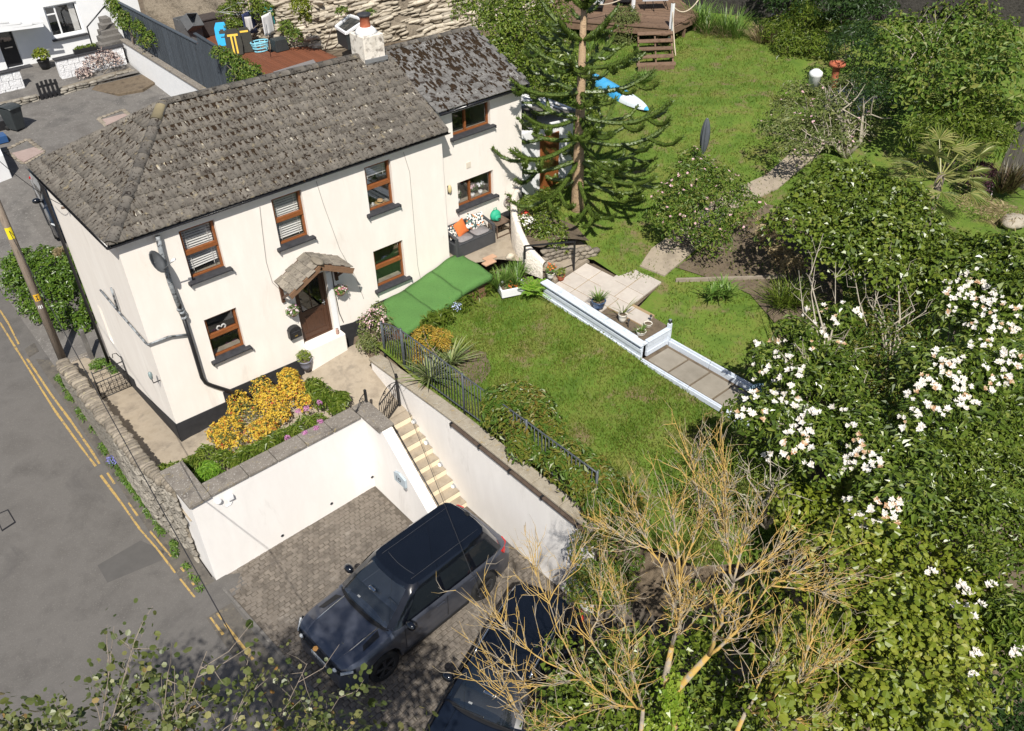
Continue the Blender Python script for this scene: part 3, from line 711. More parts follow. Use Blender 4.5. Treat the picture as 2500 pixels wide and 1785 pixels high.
def slates_on(A, B, C, D, nu, nv, name, mat, parent, thick=.014, lift=.012, jitter=.012, over=.03, keep=lambda u, v: True, stagger=True):
 """A-B eave edge, D-C ridge edge; overlapping slates in courses, each its own piece"""
 A, B, C, D = (np.array(q, float) for q in (A, B, C, D))
 S = lambda u, v: (A * (1 - u) + B * u) * (1 - v) + (D * (1 - u) + C * u) * v
 ln = np.linalg.norm
 wd = (ln(B - A) + ln(C - D)) / 2 / nu; hg = (ln(D - A) + ln(C - B)) / 2 / nv
 mb = MB(); w, hh = wd * .975, hg * 1.28
 mb.add([(-w / 2, 0, lift), (w / 2, 0, lift), (w / 2, hh, 0), (-w / 2, hh, 0), (-w / 2 + .006, .004, lift + thick), (w / 2 - .006, .004, lift + thick), (w / 2, hh, .004), (-w / 2, hh, .004)],
           [(4, 5, 6, 7), (0, 1, 5, 4), (1, 2, 6, 5), (3, 0, 4, 7)])
 me = mb.mesh(name); me.materials.append(MATS[mat])
 mats = []
 for j in range(nv):
  for i in range(nu):
   u = (i + .5 + ((.5 if j % 2 else 0) if stagger else 0)) / nu; v = j / nv
   if u > 1: continue
   if not keep(u, v): continue
   P = S(u, v); ex = unit(S(min(u + .01, 1.2), v) - S(u, v)); ey = unit(S(u, v + .02) - S(u, v)); ez = unit(np.cross(ex, ey)); ey = np.cross(ez, ex)
   t = random.uniform(-.012, .012); ex2 = ex * math.cos(t) + ey * math.sin(t); ey2 = np.cross(ez, ex2)
   mats.append(mat4(P - ey * over + ez * (.012 + random.uniform(0, .006)) + ex * random.uniform(-jitter, jitter) * .3 + ey * random.uniform(-jitter, jitter), ex2, ey2, ez))
 return copy_pieces(name, me, parent, mats)
slates_on((3.33, .0, 3.35), (3.33, -.77, 3.35), (4.22, -.77, 3.82), (4.22, .0, 3.82), 5, 5, 'porch_slate', 'porch_slate', porch, .02, .015)
slates_on((5.10, -.77, 3.37), (5.10, .0, 3.37), (4.26, .0, 3.82), (4.26, -.77, 3.82), 5, 5, 'porch_slate', 'porch_slate', porch, .02, .015)
M('old_timber', [(0.15, 0.08, 0.042), (0.20, 0.115, 0.065), (0.10, 0.052, 0.028)], 5, .8, stretch=(1, 1, 6), bump=.3, bscale=40, bdist=.01)
for a, b in (((3.30, -.79, 3.28), (4.25, -.79, 3.76)), ((4.23, -.79, 3.76), (5.12, -.79, 3.29))):
 MB().beam(a, b, .03, .15).build('fascia_board', 'old_timber', porch, bev=.004)
MB().ball((4.24, -.66, 3.88), (.12, .26, .05), 10, 6, .1).build('ridge_mortar', 'mortar', porch, True)
for xb in (3.42, 5.0):
 b = MB(); b.box(xb - .04, xb + .04, -.07, -.003, 2.72, 3.36); b.beam((xb, -.66, 3.33), (xb, -.06, 2.86), .06, .06); b.box(xb - .04, xb + .04, -.74, -.07, 3.28, 3.355)
 b.build('bracket', 'dark_wood', porch, bev=.005)
# ---------------------------------------------------------------- main roof: courses of rolled tiles
M('roof_tile', [(0.112, 0.099, 0.084), (0.148, 0.133, 0.113), (0.082, 0.071, 0.060)], 2.6, .95, bump=.6, bscale=50, bdist=.008, rnd=.16, spots=((.25, .205, .125), 6.5, .58, .72), spots2=((.022, .015, .010), 9.5, .545, .60))
M('slate_roof', [(0.115, 0.109, 0.103), (0.155, 0.149, 0.141), (0.085, 0.08, 0.076)], 3.0, .95, bump=.7, bscale=40, bdist=.01, rnd=.12, spots=((.030, .021, .015), 5.0, .53, .60), spots2=((.33, .325, .31), 9.0, .60, .66))
def Sf(x, t): return np.array([x, -.13 + 2.69 * t, ZE + .02 + (rz(x) - ZE) * t])
def roof_tile_mesh(w, hgt, name='roof_tile'):
 us = [0, .07, .16, .22, .44, .50, .58, .66, .72, .94, 1.0]; hs = [.015, .020, .016, .002, .002, .015, .020, .016, .002, .002, .006]
 mb = MB(); vs = []
 for (v, dz) in ((0, .034), (hgt * 1.1, .0)):
  for u_, h_ in zip(us, hs): vs.append(((u_ - .5) * w, v, h_ + dz))
 n = len(us)
 for u_, h_ in zip(us, hs): vs.append(((u_ - .5) * w, .004, h_ - .012))
 mb.add(vs, [(i, i + 1, n + i + 1, n + i) for i in range(n - 1)] + [(2 * n + i, 2 * n + i + 1, i + 1, i) for i in range(n - 1)])
 me = mb.mesh(name); me.materials.append(MATS['roof_tile']); smooth(me)
 return me
slope = MB()
slope.add([Sf(-.17, 0), Sf(HL + .1, 0), Sf(HL + .1, 1), Sf(2.59, 1)], [(0, 1, 2, 3)])
front_roof = slope.build('front_roof_slope', 'roof_tile', house)
def clip_copy(me, m4, planes, name):
 import bmesh
 bm = bmesh.new(); bm.from_mesh(me); bm.transform(m4)
 for co, no in planes:
  bmesh.ops.bisect_plane(bm, geom=bm.verts[:] + bm.edges[:] + bm.faces[:], plane_co=co, plane_no=no, clear_outer=True)
 if not bm.faces: bm.free(); return None
 m = bpy.data.meshes.new(name); bm.to_mesh(m); bm.free(); m.materials.append(me.materials[0]); smooth(m)
 return m
NC = 10; TW = 0.338; SL = math.hypot(2.73, 1.55) / NC
tme = roof_tile_mesh(TW, SL)
Ea = np.array([-.17, -.17, ZE]); Ap = np.array([2.59, 2.56, 7.38])
hipn = np.cross(Ap - Ea, (0, 0, 1.0)); hipn = hipn / np.linalg.norm(hipn)      # vertical plane through the front hip
if hipn @ (np.array([0, 2.5, 6]) - Ea) < 0: hipn = -hipn                       # outward = to the side slope
def lay(S, u0, u1, mesh, planes, parent, name='roof_tile', nc=NC, inside=None):
 for j in range(nc):
  v = j / nc; u = u0
  off = 0 if j % 2 == 0 else TW * .0
  k = 0
  while u0 + off + k * TW < u1 + TW * .4:
   uc = u0 + off + (k + .5) * TW; k += 1
   P = S(uc, v); ex = unit(S(uc + .1, v) - P); ey = unit(S(uc, v + .05) - P); ez = unit(np.cross(ex, ey)); ey = np.cross(ez, ex)
   if P[2] > 9: continue
   m4 = mat4(P - ey * .03 + ez * (.012 + random.uniform(-.002, .003)) + ex * random.uniform(-.004, .004), ex, ey, ez)
   cor = [P + ex * sx * TW / 2 + ey * sy for sx in (-1, 1) for sy in (0, SL)]
   dmax = max(max((c - np.array(co)) @ np.array(no) for c in cor) for co, no in planes) if planes else -1
   dmin = max(min((c - np.array(co)) @ np.array(no) for c in cor) for co, no in planes) if planes else -1
   if dmin > 0: continue
   if dmax > 0:
    m = clip_copy(mesh, m4, planes, name)
    if m: link(name, m, parent)
   else:
    copy_pieces(name, mesh, parent, [m4])
lay(Sf, -.17, HL + .08, tme, [(tuple(Ea), tuple(hipn)), ((HL + .11, 0, 0), (1, 0, 0))], front_roof)
# side (hipped) slope: eave along x=-.17, from the rear corner to the front corner
Eb = np.array([-.17, HW + .17, ZE])
def Sh(s, t): return np.array([-.17 + 2.76 * t, HW + .17 - s, ZE + .02 + 1.62 * t])
hs_ = MB(); hs_.add([Sh(0, 0), Sh(HW + .34, 0), Ap + (0, 0, .02)], [(0, 1, 2)]); side_roof = hs_.build('side_roof_slope', 'roof_tile', house)
hipb = np.cross(Ap - Eb, (0, 0, 1.0)); hipb = hipb / np.linalg.norm(hipb)
if hipb @ (np.array([-.1, 2.5, 6]) - Eb) > 0: hipb = -hipb
tme2 = roof_tile_mesh(TW, math.hypot(2.76, 1.62) / 9)
SLs = SL; SL = math.hypot(2.76, 1.62) / 9
lay(Sh, 0, HW + .34, tme2, [(tuple(Ea), tuple(-hipn)), (tuple(Eb), tuple(hipb))], side_roof, nc=9)
SL = SLs
back = MB(); back.add([(-.17, HW + .17, ZE), (2.59, 2.56, 7.39), (HL + .1, 2.56, rz(HL) + .01), (HL + .1, HW + .17, ZE)], [(0, 1, 2, 3)]); back.build('rear_roof_slope', 'roof_tile', house)
def half_round(name, a, b, r, parent, mat='roof_tile', n=8, lab=None):
 a = np.array(a, float); b = np.array(b, float); d = unit(b - a); s = unit(np.cross(d, (0, 0, 1))); u = np.cross(s, d)
 mb = MB(); vs = []
 for P, rr in ((a, r * 1.06), (b, r)):
  for k in range(n + 1):
   t = math.pi * k / n; vs.append(P + s * rr * math.cos(t) + u * (rr * .75 * math.sin(t) - .04))
 mb.add(vs, [(k, k + 1, n + 2 + k, n + 1 + k) for k in range(n)] + [tuple(range(n + 1))])
 o = mb.build(name, mat, parent, True)
 return o
def ridge_run(a, b, r, parent, step=.42, mat='roof_tile', name='ridge_tile'):
 a = np.array(a, float); b = np.array(b, float); L = np.linalg.norm(b - a); n = max(1, round(L / step))
 for i in range(n):
  half_round(name, a + (b - a) * i / n, a + (b - a) * min(1, (i + 1.04) / n), r * random.uniform(.96, 1.04), parent, mat)
ridge_run(Ea + (0.05, .05, .06), Ap + (0, 0, .07), .13, front_roof)
ridge_run((2.6, 2.57, 7.45), (8.0, 2.57, rz(8.0) + .07), .12, front_roof)
ridge_run(Eb + (0.05, -.05, .06), Ap + (0, 0, .07), .12, side_roof)
M('lichen_patch', [(0.20, 0.165, 0.095), (0.24, .20, .12)], 8, .95)
half_round('ridge_tile', lerp(Ea, Ap, .86) + np.array((0, 0, .085)), lerp(Ea, Ap, .97) + np.array((0, 0, .085)), .13, front_roof, 'lichen_patch')
# verge strip towards the wing
for i in range(9):
 P0 = Sf(HL + .1, i / 9); P1 = Sf(HL + .1, (i + .97) / 9); MB().beam(P0 + (0, 0, .035), P1 + (0, 0, .035), .12, .05).build('verge_tile', 'roof_tile', front_roof, bev=.01)
# moss cushions
def moss_on(S, u0, u1, n, seed, name, parent, weight, planes=(), size=(.02, .075), mat='moss'):
 rng = np.random.default_rng(seed); V = []; F = []; c = 0
 base = MB().ball((0, 0, 0), (1, 1, 1), 6, 4); bv = np.array(base.v); bf = [f if len(f) == 4 else (*f, f[2]) for f in base.f]
 tri = []
 for f in base.f:
  tri.append(f[:3]); 
  if len(f) == 4: tri.append((f[0], f[2], f[3]))
 tri = np.array(tri)
 while c < n:
  u = rng.uniform(u0, u1); v = rng.uniform(0, 1)
  if rng.uniform() > weight(u, v): continue
  P = S(u, v)
  if any((P - np.array(co)) @ np.array(no) > -.02 for co, no in planes): continue
  ex = unit(S(u + .1, v) - P); ey = unit(S(u, v + .05) - P); ez = np.cross(ex, ey)
  a = rng.uniform(*size); b = a * rng.uniform(1.0, 3.4); h = a * rng.uniform(.3, .55)
  q = bv * (1 + rng.normal(size=(len(bv), 1)) * .22)
  V.append(P + ez * (.020) + q[:, :1] * a * ex + q[:, 1:2] * b * ey + q[:, 2:] * h * ez); F.append(tri + len(bv) * c); c += 1
 npmesh(name, np.concatenate(V), np.concatenate(F), mat, parent, True, 'stuff')
wn_ = lambda u, v: 0.10 + 0.95 * math.exp(-((u - 3.0 - 1.3 * (1 - v)) ** 2) / 2.2) * (0.3 + v) + 0.75 * max(0, v - .72) * 3 + .25 * (math.sin(u * 3.1) * math.sin(v * 11) > .3)
moss_on(Sf, 0, HL, 4200, 5, 'roof_moss', front_roof, lambda u, v: .55 * wn_(u, v), [(tuple(Ea), tuple(hipn))], (.013, .036))
moss_on(Sh, 0, HW + .3, 380, 6, 'roof_moss', side_roof, lambda u, v: .2 + .8 * v, [(tuple(Ea), tuple(-hipn)), (tuple(Eb), tuple(hipb))], (.015, .045))
M('lichen_pale', [(0.30, 0.28, 0.24), (.36, .33, .27), (.34, .27, .15)], 6, .95)
moss_on(Sf, 0, HL, 260, 8, 'roof_lichen', front_roof, lambda u, v: .5, [(tuple(Ea), tuple(hipn))], (.015, .04), 'lichen_pale')
# wing roof in slate
def Sw(x, t): return np.array([x, YW - .17 + (2.75 - YW + .17) * t, 6.17 + (7.22 - .012 * (x - 9) - 6.17) * t])
ws = MB(); ws.add([Sw(HL + .12, 0), Sw(WL + .12, 0), Sw(WL + .12, 1), Sw(HL + .12, 1)], [(0, 1, 2, 3)]); wing_roof = ws.build('wing_roof_slope', 'slate_roof', house)
slates_on(Sw(HL + .12, 0), Sw(WL + .10, 0), Sw(WL + .10, 1), Sw(HL + .12, 1), 12, 12, 'roof_slate', 'slate_roof', wing_roof, .010, .006, .008)
wb = MB(); wb.add([(HL, 2.75, 7.22), (WL + .12, 2.75, 7.18), (WL + .12, 5.15, 6.1), (HL, 5.15, 6.1)], [(0, 1, 2, 3)]); wb.build('wing_rear_roof', 'slate_roof', house)
ridge_run(Sw(HL + .2, 1) + (0, .02, .04), Sw(WL + .1, 1) + (0, .02, .04), .10, wing_roof, .4)
moss_on(Sw, HL + .2, WL + .05, 520, 9, 'roof_moss', wing_roof, lambda u, v: .25 + .75 * v, [], (.02, .06))
MB().beam(Sw(WL + .13, -.01) + (0, 0, -.03), Sw(WL + .13, 1) + (0, 0, -.03), .05, .10).build('verge_board', 'slate_sill', house)
# fascia, gutters, downpipes
M('fascia_pale', [(0.76, 0.76, 0.78), (.70, .70, .72)], 4, .6)
MB().box(-.06, HL + .02, -.035, -.002, ZE - .14, ZE - .01).build('fascia', 'fascia_pale', house)
MB().box(HL + .02, WL, YW - .035, YW - .002, 5.97, 6.13).build('wing_fascia', 'fascia_pale', house)
def gutter(a, b, name, r=.062):
 a = np.array(a, float); b = np.array(b, float); d = unit(b - a); s = unit(np.cross(d, (0, 0, 1))); vs = []; mb = MB(); n = 8
 for P in (a, b):
  for k in range(n + 1):
   t = math.pi + math.pi * k / n; vs.append(P + s * r * math.cos(t) + np.array((0, 0, r * math.sin(t))))
 mb.add(vs, [(k, k + 1, n + 2 + k, n + 1 + k) for k in range(n)])
 return mb.build(name, 'black_gloss', house, True, solid=.008)
gutter((-.2, -.155, ZE - .005), (HL + .16, -.155, ZE - .005), 'gutter', .05); gutter((-.2, HW + .2, ZE - .01), (-.2, -.16, ZE - .01), 'gutter', .05)
gutter((HL + .18, YW - .215, 6.14), (WL + .14, YW - .215, 6.14), 'gutter')
MB().tube([(-.10, HW - .02, ZE - .05), (-.09, HW - .06, 5.3), (-.09, HW - .06, -.4)], .045, 8).build('downpipe', 'black_paint', house, True)
# chimney stack
st = MB(); st.prism([(8.02, 2.22), (8.66, 2.22), (8.66, 2.90), (8.02, 2.90)], 6.8, 7.86)
M('chimney_render', [(0.66, 0.60, 0.52), (0.74, 0.69, 0.61), (0.50, .45, .38)], 3, .9, bump=.5, bscale=30, bdist=.02, spots=((.16, .135, .11), 4.5, .52, .66), spots2=((.66, .64, .6), 5, .62, .7))
stack = st.build('chimney_stack', 'chimney_render', house, bev=.02)
MB().lathe((8.34, 2.56, 7.85), [(.32, 0), (.26, .10), (.17, .17), (.15, .17)], 12).build('flaunching', 'white_paint', stack, True)
M('terracotta', [(0.42, 0.125, 0.06), (0.36, 0.10, 0.05), (.47, .16, .085)], 5, .8, bump=.2, bscale=50, bdist=.008)
MB().lathe((8.34, 2.56, 7.98), [(.15, 0), (.145, .05), (.125, .26), (.14, .27), (.14, .31), (.10, .31)], 16).build('chimney_pot', 'terracotta', stack, True)
MB().lathe((8.34, 2.56, 8.29), [(.17, 0), (.19, .03), (.17, .06), (.10, .07)], 16).build('cowl', 'slate_sill', stack, True)
MB().beam((8.0, 2.20, 7.24), (8.7, 2.20, 7.22), .05, .10).build('lead_flashing', 'steel_grey', stack)
# ---------------------------------------------------------------- pipes and fittings on the walls
M('old_pipe', [(0.20, 0.22, 0.235), (0.30, 0.32, 0.335), (0.06, 0.065, 0.07)], 5, .6, spots=((.035, .035, .038), 7, .5, .6), spots2=((.55, .55, .54), 11, .6, .7))
def wallpt(px, py): return gy(px, py, -.10)
sp = [wallpt(*p) for p in ((385, 577), (393, 612), (415, 690), (446, 770))]
soil = MB().tube(sp, .058, 10).build('soil_pipe', 'old_pipe', house, True)
low = [wallpt(*p) for p in ((446, 770), (470, 845), (493, 922), (502, 935), (520, 942), (568, 957), (575, 962), (582, 990))]
MB().tube(low, .048, 10).build('drain_pipe', 'black_paint', house, True)
for p in ((444, 762), (439, 755), (449, 775)):
 q = wallpt(*p); MB().lathe((q[0], q[1], q[2] - .03), [(.07, 0), (.075, .03), (.07, .06)], 12).build('pipe_collar', 'old_pipe', soil, True)
gp = lambda px, py: gx(px, py, -.06)
MB().tube([gp(245, 708), gp(290, 762), gp(356, 838), (-.06, -.06, gp(356, 838)[2] + .0), (.45, -.08, gy(400, 827, -.08)[2]), gy(462, 816, -.08)], .026, 8).build('waste_pipe', 'old_pipe', house, True)
MB().tube([gp(271, 703), gp(288, 755)], .026, 8).build('waste_pipe', 'old_pipe', house, True)
# satellite dish on its bracket
dp = gy(383, 640, -.42)
dish = thing('satellite_dish', 'dark grey satellite dish on a bracket beside the upstairs window', 'satellite dish', (dp[0], 0, dp[2]))
aim = unit(np.array([.75, -.62, .45])); sA = unit(np.cross(aim, (0, 0, 1))); uA = np.cross(sA, aim)
mb = MB(); vs = [dp - aim * .06]; nr, nn = 4, 16
for r_ in range(1, nr + 1):
 for k in range(nn):
  t = 2 * math.pi * k / nn; rr = .27 * r_ / nr; vs.append(dp - aim * .06 + aim * .09 * (r_ / nr) ** 2 + sA * rr * math.cos(t) * .9 + uA * rr * math.sin(t))
fs = [(0, 1 + k, 1 + (k + 1) % nn) for k in range(nn)] + [(1 + (r_ - 1) * nn + k, 1 + r_ * nn + k, 1 + r_ * nn + (k + 1) % nn, 1 + (r_ - 1) * nn + (k + 1) % nn) for r_ in range(1, nr) for k in range(nn)]
mb.add(vs, fs); M('dish_grey', [(.09, .095, .10), (.12, .125, .13)], 8, .55); mb.build('reflector', 'dish_grey', dish, True, solid=.012)
MB().tube([dp - uA * .22, dp - uA * .12 + aim * .34], .012, 6).build('feed_arm', 'dish_grey', dish, True)
MB().tube([dp - uA * .13 + aim * .28, dp - uA * .11 + aim * .40], .03, 8).build('receiver', 'white_paint', dish, True)
MB().tube([dp - aim * .06, (dp[0] + .05, -.2, dp[2] - .05), (dp[0] + .12, -.03, dp[2] - .06)], .02, 6).build('bracket', 'dish_grey', dish, True)
# outdoor lamps, post box, baskets
lp = gx(376, 922, -.12)
lamp = thing('wall_lamp', 'small glass lantern on the side wall above the gate path', 'wall lamp', lp)
MB().lathe((lp[0] - .06, lp[1], lp[2]), [(.02, -.02), (.035, 0), (.05, .10), (.045, .17), (.02, .2)], 10).build('shade', M('lamp_glass', [(.16, .21, .22), (.24, .3, .3)], 6, .2), lamp, True)
MB().tube([(lp[0] - .06, lp[1], lp[2] - .02), (lp[0] - .05, lp[1], lp[2] - .14), (0, lp[1], lp[2] - .14)], .014, 6).build('bracket', 'black_paint', lamp, True)
bp = gy(1098, 462, YW - .05)
bl = thing('bulkhead_lamp', 'cream oval bulkhead lamp on the wing wall beside the lower window', 'wall lamp', bp)
MB().ball(tuple(bp), (.06, .06, .13), 12, 8).build('diffuser', M('cream_plastic', [(.52, .43, .22), (.58, .49, .27)], 6, .5), bl, True)
MB().box(bp[0] - .05, bp[0] + .05, YW - .03, YW - .003, bp[2] - .14, bp[2] + .1).build('back_plate', 'slate_sill', bl)
vt = gy(1144, 403, YW - .01); setp(MB().box(vt[0] - .08, vt[0] + .08, YW - .015, YW - .002, vt[2] - .09, vt[2] + .09).build('wall_vent', M('vent_cream', [(.62, .55, .45), (.66, .59, .49)], 30, .8), None, bev=.004), 'small square cream vent plate between the wing windows', 'vent')
bx = thing('post_box', 'black wall post box with arched lid left of the front door', 'post box', (3.52, -.1, 1.6))
arch = [(-.17, 0), (.17, 0), (.17, .26), (.12, .32), (.05, .35), (-.05, .35), (-.12, .32), (-.17, .26)]
mb = MB(); n = len(arch); mb.add([(3.52 + a, -.155, 1.60 + b) for a, b in arch] + [(3.52 + a, -.004, 1.60 + b) for a, b in arch], [tuple(reversed(range(n))), tuple(range(n, 2 * n))] + [(i, (i + 1) % n, n + (i + 1) % n, n + i) for i in range(n)])
mb.build('box_body', 'black_paint', bx, bev=.01)
MB().box(3.40, 3.64, -.172, -.157, 1.80, 1.825).build('letter_flap', 'slate_sill', bx, bev=.003); MB().box(3.48, 3.56, -.160, -.1555, 1.665, 1.70).build('plaque', M('brass', [(.45, .32, .09), (.4, .28, .08)], 9, .35, metallic=.8), bx)
def basket(x, z, lab, cols, seed):
 t = thing('hanging_basket', lab, 'basket', (x, -.15, z))
 MB().lathe((x, -.16, z - .11), [(.05, 0), (.11, .05), (.15, .13), (.13, .13)], 14).build('basket', M('wicker', [(.16, .10, .06), (.22, .15, .09)], 30, .9, bump=.6, bscale=90), t, True)
 q, n = lumps_points([(x, -.17, z + .06, .18, .15, .13)], 300, np.random.default_rng(seed)); leaves('foliage', q, n, .055, .03, LEAF('basket_leaf', [(.07, .15, .025), (.13, .24, .05), (.17, .25, .06)]), t)
 q, n = lumps_points([(x, -.18, z + .08, .19, .16, .13)], 60, np.random.default_rng(seed + 1), .1); leaves('flowers', q, n, .05, .045, LEAF('basket_fl%d' % seed, cols, .6, .2), t, kind='round', okind='stuff')
basket(4.98, 2.42, 'hanging basket with white and red flowers right of the front door', [(.8, .8, .78), (.5, .06, .08), (.75, .4, .5)], 21)
basket(3.56, 2.40, 'hanging basket of pale pink flowers left of the front door', [(.75, .52, .58), (.8, .7, .72), (.6, .3, .45)], 25)
setp(MB().tube([(4.90, -.012, 3.2), (4.90, -.012, 2.3), (4.92, -.012, 1.7), (5.0, -.012, 1.35)], .012, 5).build('door_cable', 'black_paint', None), 'black cable running down the wall right of the front door', 'cable')
# cables clipped down the front
def cable(name, pts, label, r=.007, mat='wire_grey'):
 M('wire_grey', [(.30, .28, .26), (.36, .34, .32)], 9, .8)
 setp(MB().tube(pts, r, 5).build(name, mat, None), label, 'cable')
wp = lambda px, py: gy(px, py, -.012)
cable('wall_cable', [wp(*p) for p in ((634, 505), (640, 560), (650, 640), (665, 690), (680, 704))], 'thin pale cable down the wall between the two blind windows and the porch')
cable('wall_cable', [wp(*p) for p in ((772, 443), (790, 500), (830, 610), (870, 680), (888, 730))], 'thin pale cable slanting down the wall from the eave to the right of the porch')
cable('wall_cable', [wp(*p) for p in ((985, 372), (1000, 420), (1012, 560), (1020, 650), (1027, 682))], 'thin pale cable down the wall right of the half blind window')
wg = gy(1241, 492, YW - .04)
t = thing('wall_ornament', 'round wire wreath ornament low on the wing wall', 'ornament', wg)
MB().tube([(wg[0] + .16 * math.cos(a), YW - .03, wg[2] + .16 * math.sin(a)) for a in np.linspace(0, 6.28, 20)], .02, 6, False).build('ring', 'wire_grey', t, True)
q, n = lumps_points([(wg[0], YW - .05, wg[2], .10, .03, .10)], 60, np.random.default_rng(2)); leaves('twigs', q, n, .10, .02, M('twig', [(.13, .10, .08), (.2, .16, .13)], 9, .9), t)
# lean-to with glazed roof tucked behind the monkey puzzle tree
lean = thing('lean_to', 'lean-to porch with glazed slate roof behind the monkey puzzle tree', 'lean-to', (13.4, 2.4, 2.2))
MB().prism([(12.0, .95), (14.6, .95), (14.6, 3.9), (12.0, 3.9)], 1.8, 4.35).build('wall', 'white_paint', lean)
lr = MB(); lr.add([(11.98, .75, 5.35), (14.9, .75, 4.42), (14.9, 4.1, 4.42), (11.98, 4.1, 5.35)], [(0, 1, 2, 3)]); lrf = lr.build('roof', 'slate_roof', lean, solid=.06)
for i in range(3):
 for j in range(3):
  c = np.array([12.55 + i * .85, 1.35 + j * .95, 5.35 - (12.55 + i * .85 - 11.98) * .3185 + .05]); e = unit(np.array([1, 0, -.3185]))
  m_ = MB()
  for s_ in (-1, 1): m_.beam(c + e * .3 * s_ + (0, -.36, 0), c + e * .3 * s_ + (0, .36, 0), .07, .06); m_.beam(c - e * .3 + (0, .33 * s_, 0), c + e * .3 + (0, .33 * s_, 0), .07, .058)
  f_ = m_.build('roof_light', 'white_paint', lrf); MB().poly([c - e * .27 - (0, .3, 0), c + e * .27 - (0, .3, 0), c + e * .27 + (0, .3, 0), c - e * .27 + (0, .3, 0)]).build('pane', 'pane', f_)
MB().box(13.15, 13.95, .90, .945, 2.0, 4.05).build('door', 'brown_upvc', lean, bev=.01); pq(13.28, 13.82, .893, 2.9, 3.85, lean, 'door_glass')
# ================================================================ walls, stairs, gates, railings
M('pole_grey', [(.22, .18, .14), (.28, .24, .19)], 5, .9)
def stone_mesh(name, mat, seed, p=.55, nu=8, nv=5, jit=.12):
 rnd = random.Random(seed); mb = MB().ball((0, 0, 0), (1, 1, 1), nu, nv); out = []
 for v in mb.v:
  out.append(tuple(math.copysign(abs(c) ** p, c) * .5 * (1 + rnd.uniform(-jit, jit)) for c in v))
 mb.v = out; me = mb.mesh(name); me.materials.append(MATS[mat]); smooth(me); return me
STONES = {m: [stone_mesh('stone', m, s) for s in range(6)] for m in ('stone', 'stone_slip', 'stone_pale')}
def zwt(y): return lerp(0.74, 0.06, clamp((y + 3) / 8.5, 0, 1))
def xo(y): return -1.33 + .27 * sstep(-.3, -2.2, y) if y < -.3 else -1.33
sw = thing('stone_wall', 'rubble stone wall with upright coping stones along the road', 'wall', (-1.2, 1.3, -1.2))
ys = np.linspace(5.55, -2.2, 12)
core = MB()
for a, b in zip(ys[:-1], ys[1:]):
 core.prism([(xo(b), b), (-1.0, b), (-1.0, a), (xo(a), a)], [zroad(0, b) - .3, zroad(0, b) - .3, zroad(0, a) - .3, zroad(0, a) - .3], [zwt(b) - .16, zwt(b) - .16, zwt(a) - .16, zwt(a) - .16])
core.build('wall_core', 'mortar', sw)
y = 5.55; mats = []; i = 0
while y > -2.15:
 w = random.uniform(.10, .19); h = random.uniform(.20, .30); d = random.uniform(.36, .46); t = random.uniform(-.22, .22)
 z = zwt(y - w / 2) - .06
 ex = np.array([1, random.uniform(-.1, .1), 0]); ex = unit(ex); ez = unit(np.array([random.uniform(-.08, .08), -.25 + t * .5, 1])); ey = np.cross(ez, ex)
 o = copy_pieces('coping_stone', STONES['stone'][i % 6], sw, [mat4(((xo(y) - 1.0) / 2 + random.uniform(-.03, .03), y - w / 2, z), ex * d * (.35 + .65 * (-1.0 - xo(y)) / .33), ey * w * 1.05, ez * h)]); y -= w * .95; i += 1
n = 0
y = 5.4
rows = []
for r in range(36):
 z = .64 - r * .072
 yy = 5.45 - random.uniform(0, .2)
 while yy > -2.15:
  L = random.uniform(.16, .40)
  zr = zroad(0, yy - L / 2)
  if zr - .02 < z < zwt(yy - L / 2) - .17: rows.append((yy - L / 2, z, L))
  yy -= L + .012
rows.sort(key=lambda q: q[0])
for k, (yy, z, L) in enumerate(rows[:300]):
 copy_pieces('face_stone', STONES['stone_slip'][k % 6], sw, [mat4((xo(yy) - .005, yy, z), np.array([.07 + random.uniform(0, .05), 0, 0]), np.array([0, L, random.uniform(-.03, .03)]), np.array([0, 0, .072]))])
if len(rows) > 300:
 V = []; F = []; c = 0
 for k, (yy, z, L) in enumerate(rows[300:]):
  me = STONES['stone_slip'][k % 6]; b = np.array([v.co for v in me.vertices]) * (.1, L, .072) + (xo(yy) - .005, yy, z); V.append(b)
  for p in me.polygons:
   q = list(p.vertices); F.append([q[0] + c, q[1] + c, q[2] + c]); 
   if len(q) == 4: F.append([q[0] + c, q[2] + c, q[3] + c])
  c += len(b)
 npmesh('face_stones', np.concatenate(V), np.array(F), 'stone_slip', sw, True, 'stuff')
# ---------------------------------------------------------------- white parking walls
pw = thing('parking_wall', 'white rendered retaining wall behind the parking bay with grey coping', 'wall', (1.4, -2.8, ZP))
MB().prism([(-.97, -3.06), (3.66, -2.93), (3.66, -2.62), (-.55, -2.70), (-.55, -1.75), (-.99, -1.75)], ZP - .3, [.70, .61, .61, .70, .70, .70]).build('wall_face', 'render_cool', pw)
def cop(pts, z0, z1, name='coping_slab', mat='coping', parent=None): MB().prism(pts, z0, z1).build(name, mat, parent, bev=.015)
cop([(-1.02, -3.14), (-.50, -3.12), (-.50, -1.62), (-1.06, -1.62)], .70, .80, parent=pw)
xs_ = [-.49, .45, 1.2, 2.0, 2.75, 3.55]
for a, b in zip(xs_[:-1], xs_[1:]):
 f = lambda x: -3.11 + .028 * (x + 1); z = lambda x: .70 - .021 * (x + .5)
 cop([(a, f(a)), (b - .012, f(b)), (b - .012, f(b) + .48), (a, f(a) + .48)], [z(a), z(b), z(b), z(a)], [z(a) + .085, z(b) + .08, z(b) + .08, z(a) + .085], parent=pw)
